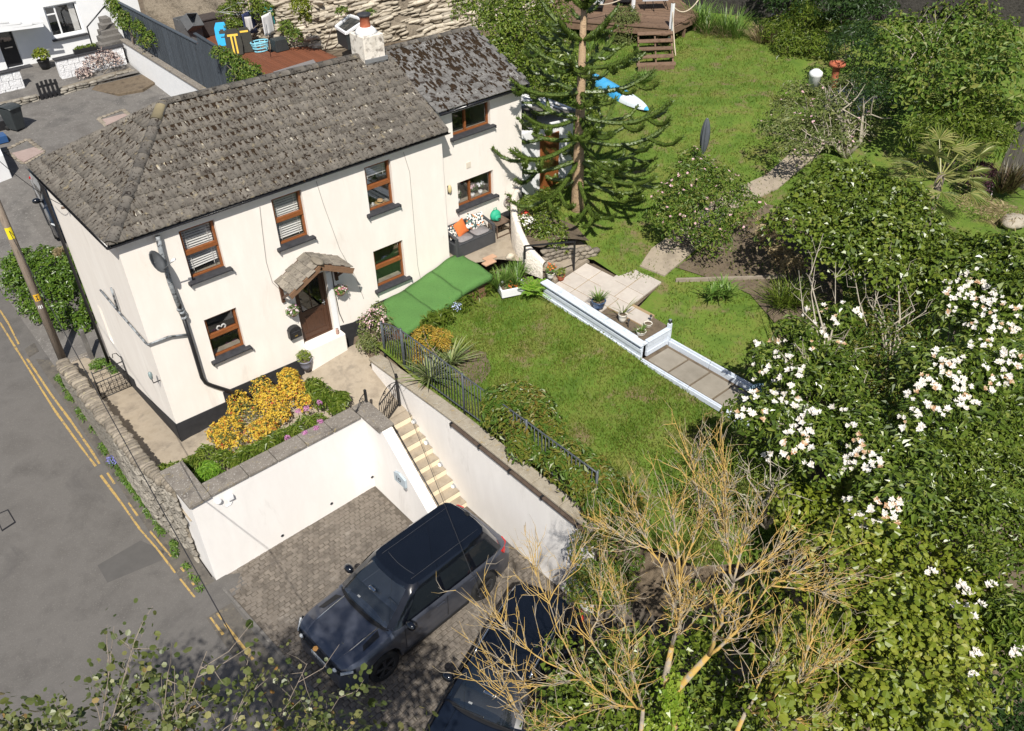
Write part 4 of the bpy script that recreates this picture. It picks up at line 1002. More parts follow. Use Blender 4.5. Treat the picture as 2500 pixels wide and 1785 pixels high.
for i, (px, py) in enumerate(((910, 1166), (809, 1229), (687, 1305))):
 q = gy(px, py, -2.96); yf_ = -3.06 + .028 * (q[0] + .97)
 mb = MB(); mb.tube([(q[0], yf_ - .012, q[2]), (q[0], yf_ + .10, q[2])], .045, 12, False); mb.build('drain_hole', 'steel_grey', pw, True)
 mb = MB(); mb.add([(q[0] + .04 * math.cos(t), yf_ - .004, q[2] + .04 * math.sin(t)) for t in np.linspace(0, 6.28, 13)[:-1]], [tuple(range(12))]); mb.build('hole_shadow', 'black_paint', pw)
# stair balustrade wall with sloping top
bw = thing('stair_wall', 'white wall with sloping top along the left of the steps', 'wall', (3.8, -4.5, ZP))
mb = MB(); prof = [(-2.62, ZP - .3), (-2.62, .61), (-3.76, .61), (-6.30, -1.70), (-6.30, ZP - .3)]
mb.add([(3.66, a, b) for a, b in prof] + [(3.95, a, b) for a, b in prof], [(0, 1, 2, 3, 4), (9, 8, 7, 6, 5)] + [(i, 5 + i, 5 + (i + 1) % 5, (i + 1) % 5) for i in range(5)])
mb.build('wall_face', 'render_cool', bw)
cop([(3.565, -3.74), (4.02, -3.74), (4.02, -2.50), (3.565, -2.50)], .615, .695, parent=bw)
bxp = gx(978, 1172, 3.64)
mt = thing('meter_box', 'pale blue house plaque with two pitched top edges on the stair wall', 'plaque', bxp)
mb = MB(); sec = [(-.25, -.10), (-.25, .17), (0, .24), (.22, .16), (.22, -.12)]; n = 5
mb.add([(3.655, bxp[1] + a, bxp[2] + b) for a, b in sec] + [(3.60, bxp[1] + a * .97, bxp[2] + b * .97) for a, b in sec], [tuple(range(n)), tuple(reversed(range(n, 2 * n)))] + [(i, (i + 1) % n, n + (i + 1) % n, n + i) for i in range(n)])
mb.build('plate', M('plaque_blue', [(.36, .43, .48), (.42, .48, .52)], 4, .5), mt, bev=.008)
for a, b, w, h in ((.10, .03, .012, .15), (-.02, .0, .09, .012), (-.02, .08, .09, .012), (-.06, .04, .012, .09), (.03, .04, .012, .09)):
 MB().box(3.592, 3.5985, bxp[1] + a - w / 2, bxp[1] + a + w / 2, bxp[2] + b - h / 2, bxp[2] + b + h / 2).build('house_outline', 'slate_sill', mt)
MB().box(3.60, 3.655, bxp[1] - .25, bxp[1] - .15, bxp[2] - .2, bxp[2] - .12).build('lamp_foot', 'steel_grey', mt, bev=.01)
for i, (px, py, lb) in enumerate(((534, 1225, 'round white outdoor sensor lamp on the parking wall'), (562, 1215, 'square white outdoor socket on the parking wall'))):
 q = gy(px, py, -3.09)
 t = thing('outdoor_socket', lb, 'socket', q)
 if i: MB().box(q[0] - .075, q[0] + .075, -3.13, -3.045, q[2] - .06, q[2] + .06).build('case', 'white_paint', t, bev=.012)
 else: MB().ball((q[0], -3.09, q[2]), (.075, .06, .07), 12, 8).build('case', 'white_paint', t, True)
cable('lamp_lead', [(-.32, -3.06, .30), (-.25, -3.06, .18), (-.12, -3.06, .19), (-.06, -3.06, .28)], 'short white lead looping between the wall lamp and socket', .008, 'white_paint')
# ---------------------------------------------------------------- steps
stp = thing('garden_steps', 'concrete steps with cream risers climbing from the bay to the gate', 'steps', (4.5, -4, ZP))
M('cream_riser', [(.78, .68, .50), (.72, .62, .45)], 3, .85, spots=((.6, .5, .36), 4, .6, .8))
NS = 9
for i in range(NS):
 z = -.14 - .195 * i; y0 = -2.97 - .274 * i
 MB().box(3.965, 5.04, y0 + .005, (y0 + .30) if i else -2.42, z - .03, z).build('tread', 'concrete_tan', stp, bev=.006)
 MB().box(3.965, 5.04, y0 + .012, y0 + .26, z - .40, z - .0305).build('riser', 'cream_riser', stp)
rl = MB().tube([(3.99, -3.7, .66), (3.99, -6.2, -1.55)], .018, 6); setp(rl.build('stair_rail', 'black_paint', None, True), 'thin black rail along the inner edge of the stair wall', 'handrail')
# ---------------------------------------------------------------- garden retaining wall
def zcp(y): return lerp(.66, .88, clamp((-1.2 - y) / 3.6, 0, 1))
rw = thing('retaining_wall', 'long white garden retaining wall right of the steps with tan coping', 'wall', (5.2, -5.4, ZP))
mb = MB(); yy = [-1.15, -2.5, -4.8, -9.55]
for a, b in zip(yy[:-1], yy[1:]):
 mb.prism([(5.05, b), (5.30, b), (5.30, a), (5.05, a)], ZP - .3, [zcp(b), zcp(b), zcp(a), zcp(a)])
mb.build('wall_face', 'render_cool', rw)
k = -1.12
while k > -9.5:
 e = max(-9.62, k - random.uniform(.75, 1.1))
 cop([(4.995, e + .01), (5.36, e + .01), (5.36, k), (4.995, k)], [zcp(e)] * 2 + [zcp(k)] * 2, [zcp(e) + .07] * 2 + [zcp(k) + .07] * 2, mat='coping_tan', parent=rw); k = e
ch = MB(); ch.box(4.955, 5.046, -9.55, -4.80, .76, .82); ch.build('cable_channel', M('channel_brown', [(.07, .05, .04), (.11, .08, .06)], 8, .6), rw, bev=.006)
for y in (-4.82, -5.9, -7.0, -8.1, -9.2): MB().box(4.945, 5.046, y - .03, y + .03, .74, .835).build('channel_clip', 'black_paint', rw)
for i, (a, b) in enumerate(((-3.05, -.30), (-3.56, -.70), (-4.12, -1.10), (-4.65, -1.51))):
 t = thing('step_light', ['uppermost', 'second from the top', 'third from the top', 'lowest'][i] + ' of the round white step lights on the wall', 'wall light', (5.0, a, b), group='round step lights up the stairs')
 mb = MB(); mb.tube([(5.049, a, b), (5.0, a, b)], .075, 16); mb.build('rim', 'steel_grey', t)
 MB().ball((4.995, a, b), (.05, .062, .062), 12, 8).build('lens', 'white_paint', t, True)
# ---------------------------------------------------------------- railing on the retaining wall
rg = thing('garden_railing', 'grey wrought iron railing along the top of the retaining wall', 'railing', (5.4, -5, .9))
def zrt(y):
 if y > -2.2: return lerp(1.78, 2.05, clamp((-1.3 - y) / .9, 0, 1) ** .6)
 return 2.06 + .012 * (-2.2 - y)
def zrb(y): return lerp(.80, 1.08, clamp((-1.3 - y) / 6.5, 0, 1))
yy = np.linspace(-1.3, -9.3, 26)
MB().tube([(5.42, y, zrt(y)) for y in yy], .020, 6).build('top_rail', 'iron_grey', rg, True)
MB().tube([(5.42, y, zrb(y) + .06) for y in yy], .018, 6).build('bottom_rail', 'iron_grey', rg, True)
for i, y in enumerate(np.arange(-1.36, -9.3, -.118)):
 MB().tube([(5.42, y, zrb(y) - .03), (5.42 + random.uniform(-.01, .01), y, zrt(y))], .0105, 5).build('bar', 'iron_grey', rg, True)
for y in (-1.3, -2.25, -4.8, -7.1, -9.3): MB().tube([(5.42, y, zrb(y) - .2), (5.42, y, zrt(y) + .05)], .03, 8).build('post', 'iron_grey', rg, True)
for y in np.arange(-1.45, -2.2, -.24): MB().tube([(5.42, y + .1 * math.cos(t), zrt(y) - .12 + .1 * math.sin(t)) for t in np.linspace(0, 6.28, 12)], .01, 5, False).build('scroll', 'iron_grey', rg, True)
# ---------------------------------------------------------------- iron gates
def scroll(c, ux, uz, r, turns=1.4, n=18):
 c, ux, uz = (np.array(v, float) for v in (c, ux, uz)); return [c + ux * r * (1 - .75 * t) * math.cos(2 * math.pi * turns * t) + uz * r * (1 - .75 * t) * math.sin(2 * math.pi * turns * t) for t in np.linspace(0, 1, n)]
gt = thing('stair_gate', 'black iron gate with vertical bars at the top of the steps', 'gate', (4.5, -2.7, -.1))
MB().box(4.96, 5.02, -2.50, -2.44, -.15, .98).build('post', 'black_paint', gt, bev=.006)
A = np.array([4.13, -2.92, -.05]); B = np.array([4.96, -2.47, -.05]); up = np.array([0, 0, 1.])
for z in (.02, .74): MB().beam(A + up * z, B + up * z, .025, .03).build('rail', 'black_paint', gt)
MB().tube([A + (B - A) * t + up * (.78 + .17 * math.sin(t * 3.14)) for t in np.linspace(0, 1, 12)], .011, 5).build('arch', 'black_paint', gt, True)
for i in range(11):
 t = i / 10; P = A + (B - A) * t; MB().tube([P, P + up * .75], .010, 5).build('bar', 'black_paint', gt, True)
for t in (.35, .65): MB().tube(scroll(A + (B - A) * t + up * .85, unit(B - A), up, .07), .008, 5).build('scroll', 'black_paint', gt, True)
ht = thing('gate_post', 'black hinge post with scrolled iron stay on the grey coping', 'gate post', (3.95, -2.6, .7))
MB().box(3.94, 4.0, -2.62, -2.56, .66, 1.08).build('post', 'black_paint', ht, bev=.006)
MB().tube([(3.92, -2.6, .98), (3.78, -2.66, .95), (3.66, -2.72, .82), (3.55, -2.78, .73)], .011, 5).build('stay', 'black_paint', ht, True)
MB().tube(scroll((3.8, -2.65, .86), (1, -.3, 0), up, .07), .008, 5).build('scroll', 'black_paint', ht, True)
MB().tube(scroll((3.55, -2.78, .74), (1, -.3, 0), up, .05), .008, 5).build('scroll', 'black_paint', ht, True)
gg = thing('path_gate', 'black scrolled iron gate across the path beside the house', 'gate', (-.4, 3.6, -.3))
gA = np.array([-.86, 3.45, -.27]); gB = np.array([-.03, 3.45, -.27]); zt = .95
for z in (.02, .55, .88): MB().tube([gA + up * z, gB + up * z], .014, 6).build('rail', 'black_paint', gg, True)
for t in (0, 1): MB().tube([gA + (gB - gA) * t, gA + (gB - gA) * t + up * (1.05 if t else .95)], .016, 6).build('stile', 'black_paint', gg, True)
for i in range(1, 8):
 P = gA + (gB - gA) * i / 8; MB().tube([P + up * .02, P + up * (.55 if i % 2 else .88)], .008, 5).build('bar', 'black_paint', gg, True)
for i in range(8):
 for z in (.15, .40, .72):
  c = gA + (gB - gA) * (i + .5) / 8 + up * z; MB().tube(scroll(c, (1 if i % 2 else -1, 0, 0), up, .055), .007, 4).build('scroll', 'black_paint', gg, True)
MB().tube([gB + up * 1.0, gB + up * 1.2 + (-.08, 0, 0), gB + up * 1.22 + (-.18, 0, 0), gB + up * 1.1 + (-.2, 0, 0)], .012, 5).build('finial', 'black_paint', gg, True)
# gable end things
sp_ = thing('concrete_post', 'weathered concrete post standing on the path by the house corner', 'post', (-.35, 5.75, -.4))
MB().prism([(-.42, 5.70), (-.30, 5.70), (-.30, 5.82), (-.42, 5.82)], -.5, .62).build('post', 'concrete_grey', sp_, bev=.012)
setp(MB().box(-1.2, -.3, 5.95, 6.13, -.52, -.36).build('stone_kerb', 'coping', None, bev=.03), 'low stone kerb under the hedge at the end of the path', 'kerb')
# ---------------------------------------------------------------- painted board edging and slab path
tb = thing('board_retaining_wall', 'pale blue painted board edging below the slab patio', 'retaining wall', (10.05, -4.5, 1.2))
for i in range(4):
 z = 1.26 + .115 * i; MB().prism([(9.98 + .03 * (i % 2) + .008 * i, -6.42), (10.06 + .008 * i, -6.42), (10.06 + .008 * i, -2.66), (9.98 + .03 * (i % 2) + .008 * i, -2.66)], [z - .16, z - .16, z, z], [z - .055, z - .055, z + .105, z + .105]).build('board', 'timber_blue', tb, bev=.006)
MB().prism([(9.95, -6.44), (10.22, -6.44), (10.22, -2.6), (9.95, -2.6)], [1.545, 1.545, 1.715, 1.715], [1.585, 1.585, 1.755, 1.755]).build('cap_board', 'timber_blue', tb, bev=.006)
for i in range(3): MB().box(10.23, 11.08, -6.43 + .02 * (i % 2), -6.36, 1.12 + .15 * i, 1.262 + .15 * i).build('board', 'timber_blue', tb, bev=.006)
MB().box(10.23, 11.12, -6.46, -6.32, 1.572, 1.605).build('cap_board', 'timber_blue', tb, bev=.006)
MB().box(11.06, 11.16, -6.44, -6.34, 1.0, 1.75).build('post', 'timber_blue', tb, bev=.01)
pe = thing('path_edging', 'pale blue board edging along the lower side of the slab path', 'edging', (10.0, -8, 1.1))
for a, b in ((-6.46, -8.0), (-8.02, -9.6), (-9.62, -11.0)):
 for i in range(2): MB().box(9.96 + .045 * i, 10.0 + .045 * i, b, a, 1.02, 1.15 + .025 * i).build('board', 'timber_blue', pe, bev=.006)
pe2 = thing('path_edging', 'pale blue board edging along the upper side of the slab path', 'edging', (11.1, -8, 1.2))
for a, b in ((-6.47, -7.8), (-7.82, -9.2), (-9.22, -10.6)):
 for i in range(2): MB().box(11.05 + .05 * i, 11.095 + .05 * i, b, a, 1.02, 1.24 + .05 * i).build('board', 'timber_blue', pe2, bev=.006)
sheet('path_bed', [(10.05, -11.2), (11.08, -11.2), (11.08, -6.4), (10.05, -6.4)], lambda x, y: 1.085, 'soil', .6)
sp2 = thing('slab_path', 'row of square grey paving slabs between the blue boards', 'path', (10.5, -8, 1.1))
for i in range(6):
 y1 = -6.55 - .72 * i; MB().box(10.14 + random.uniform(-.02, .02), 10.92 + random.uniform(-.02, .02), y1 - .66, y1, 1.06, 1.125).build('slab', 'slab_grey', sp2, bev=.012)
# slab patio
sheet('patio_bed', [(10.18, -6.34), (11.15, -6.34), (11.2, -5.12), (12.5, -4.82), (12.54, -3.8), (11.98, -3.7), (11.98, -2.7), (10.18, -2.5)], lambda x, y: 1.60, 'soil', .6)
pt = thing('slab_patio', 'pale square slab patio beside the blue boards', 'patio', (11.2, -4, 1.6))
o0 = np.array([10.52, -2.78]); eu = np.array([.64, .10]); ev = np.array([.02, -.62])
M('joint_sand', [(.30, .21, .11), (.36, .26, .15)], 6, 1.0)
MB().prism([tuple(o0 + eu * a + ev * b) for a, b in ((0, 0), (1.97, 0), (1.97, 1.77), (3.15, 1.77), (3.15, 3.7), (.98, 3.7), (.98, 4.95), (0, 4.95))], 1.55, 1.628).build('joint_bed', 'joint_sand', pt)
for j in range(5):
 for i in range(4):
  if j < 2 and i > 1: continue
  if i > 2 and j < 2: continue
  if j == 4 and i > 0: continue
  if i == 3: continue
  u0, u1, v0, v1 = i + .02, i + .98, j + .02, j + .98
  if j >= 2: u0 += (-.2 if i else 0) ; u1 += -.2 if i < 2 else .2
  if j >= 2 and i > 0: v0 -= .25; v1 -= .25
  if i == 0 and j < 3: MB().prism([tuple(o0 + eu * a + ev * b) for a, b in ((-.46, v0), (-.02, v0), (-.02, v1), (-.46, v1))][::-1], 1.56, 1.648).build('slab', 'slab_pale', pt, bev=.008)
  MB().prism([tuple(o0 + eu * a + ev * b) for a, b in ((u0, v0), (u1, v0), (u1, v1), (u0, v1))][::-1], 1.56, 1.65 + random.uniform(-.004, .004)).build('slab', 'slab_pale', pt, bev=.008)
ps = thing('patio_steps', 'low concrete steps between the bench patio and the slab patio', 'steps', (11, -2.3, 1.7))
for i, (a, b, z) in enumerate(((10.36, 11.98, 1.74), (10.40, 11.8, 1.85), (10.45, 11.6, 1.935))):
 MB().prism([(a, -2.76 + .26 * i), (b, -2.55 + .22 * i), (b, -2.2 + .22 * i), (a, -2.4 + .26 * i)], 1.55, z).build('step', 'concrete_tan', ps, bev=.012)
# curved white wall by the bench
cw = thing('curved_wall', 'curved white rendered wall sweeping down beside the bench patio', 'wall', (10.4, -1, 1.9))
M('rough_white', [(.76, .70, .62), (.68, .62, .54), (.80, .75, .68)], 3, .9, bump=1.0, bscale=14, bdist=.05)
pl_ = [(11.75, .42), (11.1, -.15), (10.62, -.75), (10.34, -1.25), (10.25, -1.7), (10.38, -2.32)]; zt_ = [3.0, 3.05, 3.0, 2.85, 2.5, 2.12]
def cwf(u, v):
 k = u * (len(pl_) - 1); i = min(int(k), len(pl_) - 2); t = k - i
 x = lerp(pl_[i][0], pl_[i + 1][0], t); y = lerp(pl_[i][1], pl_[i + 1][1], t); z1 = lerp(zt_[i], zt_[i + 1], t)
 d = unit(np.array([pl_[i + 1][0] - pl_[i][0], pl_[i + 1][1] - pl_[i][1]])); n_ = np.array([-d[1], d[0]])
 off, z = [(-.11, 1.6), (-.09, z1 - .05), (-.04, z1), (.06, z1), (.1, z1 - .06), (.1, 1.6)][round(v * 5)]
 return (x - n_[0] * off, y - n_[1] * off, z)
MB().grid(cwf, 24, 6).build('wall', 'rough_white', cw, True)
# raised bed behind it and dry stone wall under the handrail
sheet('raised_bed', [(11.8, .4), (11.1, -.1), (10.65, -.7), (10.4, -1.2), (10.32, -1.7), (10.5, -2.05), (11.2, -2.0), (12.25, -2.25), (12.7, -1.2), (12.5, .4)], lambda x, y: 2.42 - .42 * sstep(11.2, 12.6, x), 'soil', .5)
ds = thing('dry_stone_wall', 'low dry stone wall behind the black handrail', 'wall', (11.3, -2.2, 1.8))
for r in range(5):
 for i in range(9):
  t = (i + .5 + .4 * (r % 2)) / 9.2; x = lerp(10.5, 12.25, t); y = lerp(-2.06, -2.62, t ** 1.4) + random.uniform(-.02, .02)
  zt2 = lerp(2.42, 2.0, t)
  z = 1.80 + r * .12
  if z > zt2: continue
  copy_pieces('stone', STONES['stone'][(i + r) % 6], ds, [mat4((x, y, z), np.array([.22, -.05, 0]), np.array([.05, .2, 0]), np.array([0, 0, .13]))])
hr = thing('patio_handrail', 'black square handrail standing at the patio steps', 'handrail', (11.2, -2.2, 1.8))
hA = gz(1281, 601, 2.62); hB = gz(1403, 590, 2.62)
MB().beam(hA, hB, .04, .04).build('rail', 'black_paint', hr); MB().beam((hB[0], hB[1], 1.7), hB + (0, 0, .02), .045, .045).build('post', 'black_paint', hr)
MB().beam((hA[0], hA[1], 2.2), hA, .045, .045).build('post', 'black_paint', hr)
setp(MB().prism([(12.98, -5.0), (13.04, -4.97), (15.56, -6.93), (15.5, -6.98)], 1.45, [1.70, 1.70, 1.66, 1.66]).build('timber_edging', 'pole_grey', None, bev=.01), 'thin wooden edging board at the flower border', 'edging')
sheet('border_soil', [tuple(ghf(x, y, zup, 1.8)[:2]) for x, y in ((1650, 655), (1700, 620), (1790, 560), (1870, 500), (1960, 520), (2050, 640), (2060, 760), (1960, 800), (1890, 790), (1830, 720), (1760, 690))], lambda x, y: zup(x, y) + .035, 'soil', .5)
# long concrete garden path
gp_px = [((1562, 652), (1622, 676)), ((1590, 610), (1665, 640)), ((1660, 560), (1720, 590)), ((1760, 480), (1800, 510)), ((1870, 430), (1900, 462)), ((1935, 370), (1985, 388)), ((1985, 330), (2030, 352))]
gl = [ghf(*a, zup, 1.8) for a, b in gp_px]; gr = [ghf(*b, zup, 1.8) for a, b in gp_px]
mb = MB()
for i in range(len(gl) - 1):
 for k in range(4):
  t0, t1 = k / 4, (k + 1) / 4; q = [lerp(gl[i], gl[i + 1], t0), lerp(gr[i], gr[i + 1], t0), lerp(gr[i], gr[i + 1], t1), lerp(gl[i], gl[i + 1], t1)]
  mb.prism([p[:2] for p in q], [zup(*p[:2]) - .1 for p in q], [zup(*p[:2]) + .05 for p in q])
setp(mb.build('garden_path', 'concrete_tan', None), kind='structure')
# ================================================================ things by the bench, turf, pots
tf = thing('turf_cover', 'bright green artificial turf laid over a raised platform along the wall', 'turf cover', (7.5, -.8, 1.3))
M('turf', [(.068, .175, .038), (.095, .215, .052), (.05, .14, .03)], 26, .85, bump=.9, bscale=160, bdist=.02, spots=((.12, .28, .09), 60, .55, .7))
def tsec(x): return 1.36 + (x - 6.0) * .205 + .03 * math.sin((x - 6.0) * 3.2)
for i, (a, b) in enumerate(((5.98, 7.02), (7.03, 8.0), (8.01, 9.05))):
 def f(u, v, a=a, b=b):
  x = lerp(a, b, u); vv = min(v / .84, 1); y = lerp(-.06, -1.52 - .05 * math.sin(x * 3), vv)
  z = tsec(x) + .02 * math.sin(u * 3.14) - .05 * vv + .012 * math.sin(x * 9 + y * 5) + .014 * math.sin(x * 4.3 - y * 7)
  if v > .84: z -= (v - .84) / .16 * .16; y -= .02 * (v - .84) / .16
  return (x, y, z)
 MB().grid(f, 14, 14).build('turf_piece', 'turf', tf, True, solid=.02)
MB().prism([(6.05, -.1), (8.95, -.1), (8.95, -1.45), (6.05, -1.45)][::-1], .8, [1.8, 1.8, 1.22, 1.22][::-1] if False else [1.22, 1.80, 1.80, 1.22][::-1]).build('platform', 'old_timber', tf)
bn = thing('storage_bench', 'dark grey plastic storage bench with seat pads on the patio', 'bench', (9.55, 0, 1.93), local=True)
M('bench_grey', [(.045, .047, .052), (.06, .062, .067)], 7, .55, bump=.15, bscale=60, bdist=.005)
bn.location = (9.56, .06, 1.93)
W2, D2 = .69, .31
MB().box(-W2, W2, -D2, D2, 0.0, .38).build('box', 'bench_grey', bn, bev=.02)
MB().box(-W2 + .05, W2 - .05, -D2 - .01, D2 - .05, .385, .43).build('seat_lid', 'bench_grey', bn, bev=.015)
MB().box(-W2, W2, D2 - .06, D2, .38, .80).build('backrest', 'bench_grey', bn, bev=.02)
for s in (-1, 1):
 a = MB(); a.box(s * W2 - .04, s * W2 + .04, -D2, -D2 + .08, .0, .58); a.box(s * W2 - .04, s * W2 + .04, D2 - .09, D2 + .01, .0, .70); a.beam((s * W2, -D2, .60), (s * W2, D2, .70), .08, .06); a.build('armrest', 'bench_grey', bn, bev=.012)
M('pad_grey', [(.20, .185, .185), (.24, .225, .225)], 12, .9)
def on(o, x, y, z): return (9.56 + x, .06 + y, 1.93 + z)
for i, x in enumerate((-.30, .32)):
 def f(u, v, x=x):
  t = 2 * math.pi * u; e = .5; r = [(.0), .97, 1, .97, 0][round(v * 4)]; zz = [.435, .435, .455, .475, .485][round(v * 4)]
  return on(0, x + r * .27 * math.copysign(abs(math.cos(t)) ** e, math.cos(t)), -.06 + r * .22 * math.copysign(abs(math.sin(t)) ** e, math.sin(t)), zz)
 setp(MB().grid(f, 24, 5, True).build('seat_pad', 'pad_grey', None, True), ['left', 'right'][i] + ' rounded grey seat pad on the storage bench', 'cushion', 'seat pads on the bench')
def pillow(name, label, c, w, h, t, rot, mat, grp):
 rot = Matrix.Rotation(rot[2], 3, 'Z') @ Matrix.Rotation(rot[0], 3, 'X') @ Matrix.Rotation(rot[1], 3, 'Y')
 def f(u, v):
  a = 2 * u - 1; b = 2 * v - 1; return a, b
 mb = MB(); n = 9
 for s in (-1, 1):
  vs = []
  for j in range(n):
   for i in range(n):
    a, b = 2 * i / (n - 1) - 1, 2 * j / (n - 1) - 1; k = (1 - a * a) * (1 - b * b)
    p = rot @ Vector((a * w / 2 * (1 - .05 * (1 - abs(b))), s * t / 2 * k ** .4, b * h / 2 * (1 - .05 * (1 - abs(a))))); vs.append((c[0] + p.x, c[1] + p.y, c[2] + p.z))
  mb.add(vs, [(j * n + i, j * n + i + 1, (j + 1) * n + i + 1, (j + 1) * n + i) for j in range(n - 1) for i in range(n - 1)])
 return setp(mb.build(name, mat, None, True), label, 'pillow', grp)
M('orange_cloth', [(.66, .17, .045), (.60, .14, .035)], 6, .9)
def floral():
 m, nt, b, out = _mat('floral'); v = _pos(nt)
 n = nt.nodes.new('ShaderNodeTexVoronoi'); n.inputs['Scale'].default_value = 19; nt.links.new(v, n.inputs['Vector'])
 c = _ramp(nt, n.outputs['Color'], [(.78, .74, .68), (.03, .04, .05), (.74, .70, .64), (.10, .16, .14), (.66, .22, .06), (.78, .74, .7)], [0, .3, .45, .62, .78, .88], 'CONSTANT')
 nt.links.new(c, b.inputs['Base Color']); b.inputs['Roughness'].default_value = .9
floral()
pillow('pillow', 'plain orange square pillow on the storage bench', on(0, -.22, .13, .66), .44, .44, .16, (rad(-24), rad(-10), rad(8)), 'orange_cloth', 'pillows on the bench')
pillow('pillow', 'floral pillow at the left end of the storage bench behind the orange one', on(0, -.50, .15, .62), .40, .40, .14, (rad(-20), rad(12), rad(22)), 'floral', 'pillows on the bench')
pillow('pillow', 'floral pillow at the right end of the storage bench', on(0, .24, .16, .68), .46, .46, .15, (rad(-20), rad(28), rad(4)), 'floral', 'pillows on the bench')
pillow('pillow', 'second floral pillow wedged against the right arm of the bench', on(0, .47, .18, .66), .38, .42, .13, (rad(-18), rad(-6), rad(-16)), 'floral', 'pillows on the bench')
tb_ = thing('side_table', 'small rusty iron side table right of the storage bench', 'table', (10.72, .08, 1.93))
M('rust_iron', [(.10, .065, .045), (.16, .11, .08)], 8, .7)
MB().box(10.44, 10.98, -.14, .30, 2.36, 2.39).build('table_top', 'rust_iron', tb_, bev=.004)
for a in (10.46, 10.96):
 for b in (-.12, .28): MB().box(a - .012, a + .012, b - .012, b + .012, 1.93, 2.36).build('leg', 'rust_iron', tb_)
for b in (-.12, .28): MB().box(10.46, 10.96, b - .01, b + .01, 1.96, 1.98).build('stretcher', 'rust_iron', tb_)
bgp = (10.62, .14, 2.40)
bg_ = thing('green_bag', 'turquoise green backpack sitting on the side table', 'bag', bgp)
M('bag_green', [(.02, .30, .17), (.03, .38, .23)], 8, .6, bump=.2, bscale=30, bdist=.01)
MB().ball((bgp[0], bgp[1], bgp[2] + .17), (.19, .13, .18), 14, 10, .03).build('body', 'bag_green', bg_, True)
MB().ball((bgp[0], bgp[1] - .11, bgp[2] + .13), (.12, .06, .10), 12, 8, .02).build('pocket', 'bag_green', bg_, True)
MB().tube([(bgp[0] - .06, bgp[1], bgp[2] + .34), (bgp[0] - .05, bgp[1], bgp[2] + .41), (bgp[0] + .05, bgp[1], bgp[2] + .41), (bgp[0] + .06, bgp[1], bgp[2] + .34)], .012, 6).build('handle', 'bag_green', bg_, True)
MB().box(bgp[0] - .05, bgp[0] + .05, bgp[1] - .178, bgp[1] - .165, bgp[2] + .12, bgp[2] + .14).build('buckle', 'black_paint', bg_)
setp(MB().tube([(11.0, .22, 1.96), (11.3, .05, 2.0), (11.48, -.02, 2.04)], .025, 8).build('fallen_bottle', M('cream_bottle', [(.70, .60, .45), (.6, .5, .36)], 6, .5), None, True), 'cream rolled stick lying on the patio by the bag', 'stick')
M('brick', [(.40, .24, .15), (.46, .29, .19)], 5, .9, rnd=.1)
for i, (x, y) in enumerate(((9.55, -.85), (9.36, -1.05))):
 setp(MB().box(x - .2, x + .2, y - .1, y + .1, 1.935, 1.975).build('paving_brick', 'brick', None, bev=.006), ['farther', 'nearer'][i] + ' loose flat brick on the patio in front of the bench', 'brick', 'bricks on the patio')
setp(MB().ball((10.0, -1.25, 2.0), (.14, .10, .09), 10, 6, .2).build('garden_stone', 'stone_pale', None, True), 'rounded stone beside the green turf cover', 'stone')
# pots and planters
def pot(name, label, x, y, z, r, h, mat, soil=True, group=None, prof=None):
 t = thing(name, label, 'plant pot', (x, y, z), group=group)
 MB().lathe((x, y, z), prof or [(r * .68, 0), (r * .9, h * .5), (r, h * .9), (r * 1.06, h * .92), (r * 1.06, h), (r * .92, h), (r * .9, h * .86)], 18, True).build('pot', mat, t, True)
 if soil: MB().lathe((x, y, z + h * .86), [(r * .9, 0), (r * .1, .01)], 14).build('soil', 'soil', t)
 return t
def tuft(parent, x, y, z, n, L, w, mat, spread=.5, seed=0, name='leaves', curl=.5):
 rng = np.random.default_rng(seed); V = []; F = []; c = 0; K = 5
 for i in range(n):
  a = rng.uniform(0, 6.283); t = rng.uniform(.05, 1) * spread; l = L * rng.uniform(.6, 1.1); d = np.array([math.cos(a) * math.sin(t), math.sin(a) * math.sin(t), math.cos(t)]); s = np.array([-math.sin(a), math.cos(a), 0])
  b = np.array([x, y, z]) + np.array([math.cos(a), math.sin(a), 0]) * rng.uniform(0, .12) * L
  for k in range(K):
   q = k / (K - 1); P = b + d * l * q + np.array([math.cos(a), math.sin(a), 0]) * l * .25 * curl * q * q - np.array([0, 0, 1]) * l * curl * .35 * q ** 2.2
   ww = w * (1 - q) ** .6 * .5 + .001
   V += [P - s * ww, P + s * ww]
  F += [[c + 2 * k, c + 2 * k + 1, c + 2 * k + 3, c + 2 * k + 2] for k in range(K - 1)]; c += 2 * K
 return npmesh(name, np.array(V), np.array(F), mat, parent)
LEAF('strap_green', [(.07, .15, .02), (.12, .22, .035), (.19, .27, .06)], .4, .25)
LEAF('fern_green', [(.12, .26, .02), (.19, .36, .035), (.26, .40, .05)], .5, .3)
LEAF('yellow_green', [(.16, .22, .03), (.24, .28, .05), (.10, .17, .025)], .45, .3)
M('glaze_blue', [(.03, .06, .13), (.05, .09, .17)], 5, .25)
M('glaze_white', [(.70, .66, .58), (.62, .58, .50)], 5, .5)
M('plastic_grey', [(.19, .19, .23), (.23, .23, .27)], 5, .5)
t = pot('plant_pot', 'grey tub with a small leafy plant below the front door step', 3.56, -.30, .66, .17, .30, 'plastic_grey')
q, n = lumps_points([(3.56, -.30, 1.06, .20, .20, .17)], 260, np.random.default_rng(4)); leaves('foliage', q, n, .07, .028, 'yellow_green', t)
setp(MB().lathe((4.70, -.16, 1.19), [(.045, 0), (.05, .07), (.035, .13), (.04, .16)], 12).build('step_ornament', M('pink_clay', [(.36, .22, .18), (.42, .27, .22)], 9, .7), None, True), 'small clay ornament on the right of the door step', 'ornament')
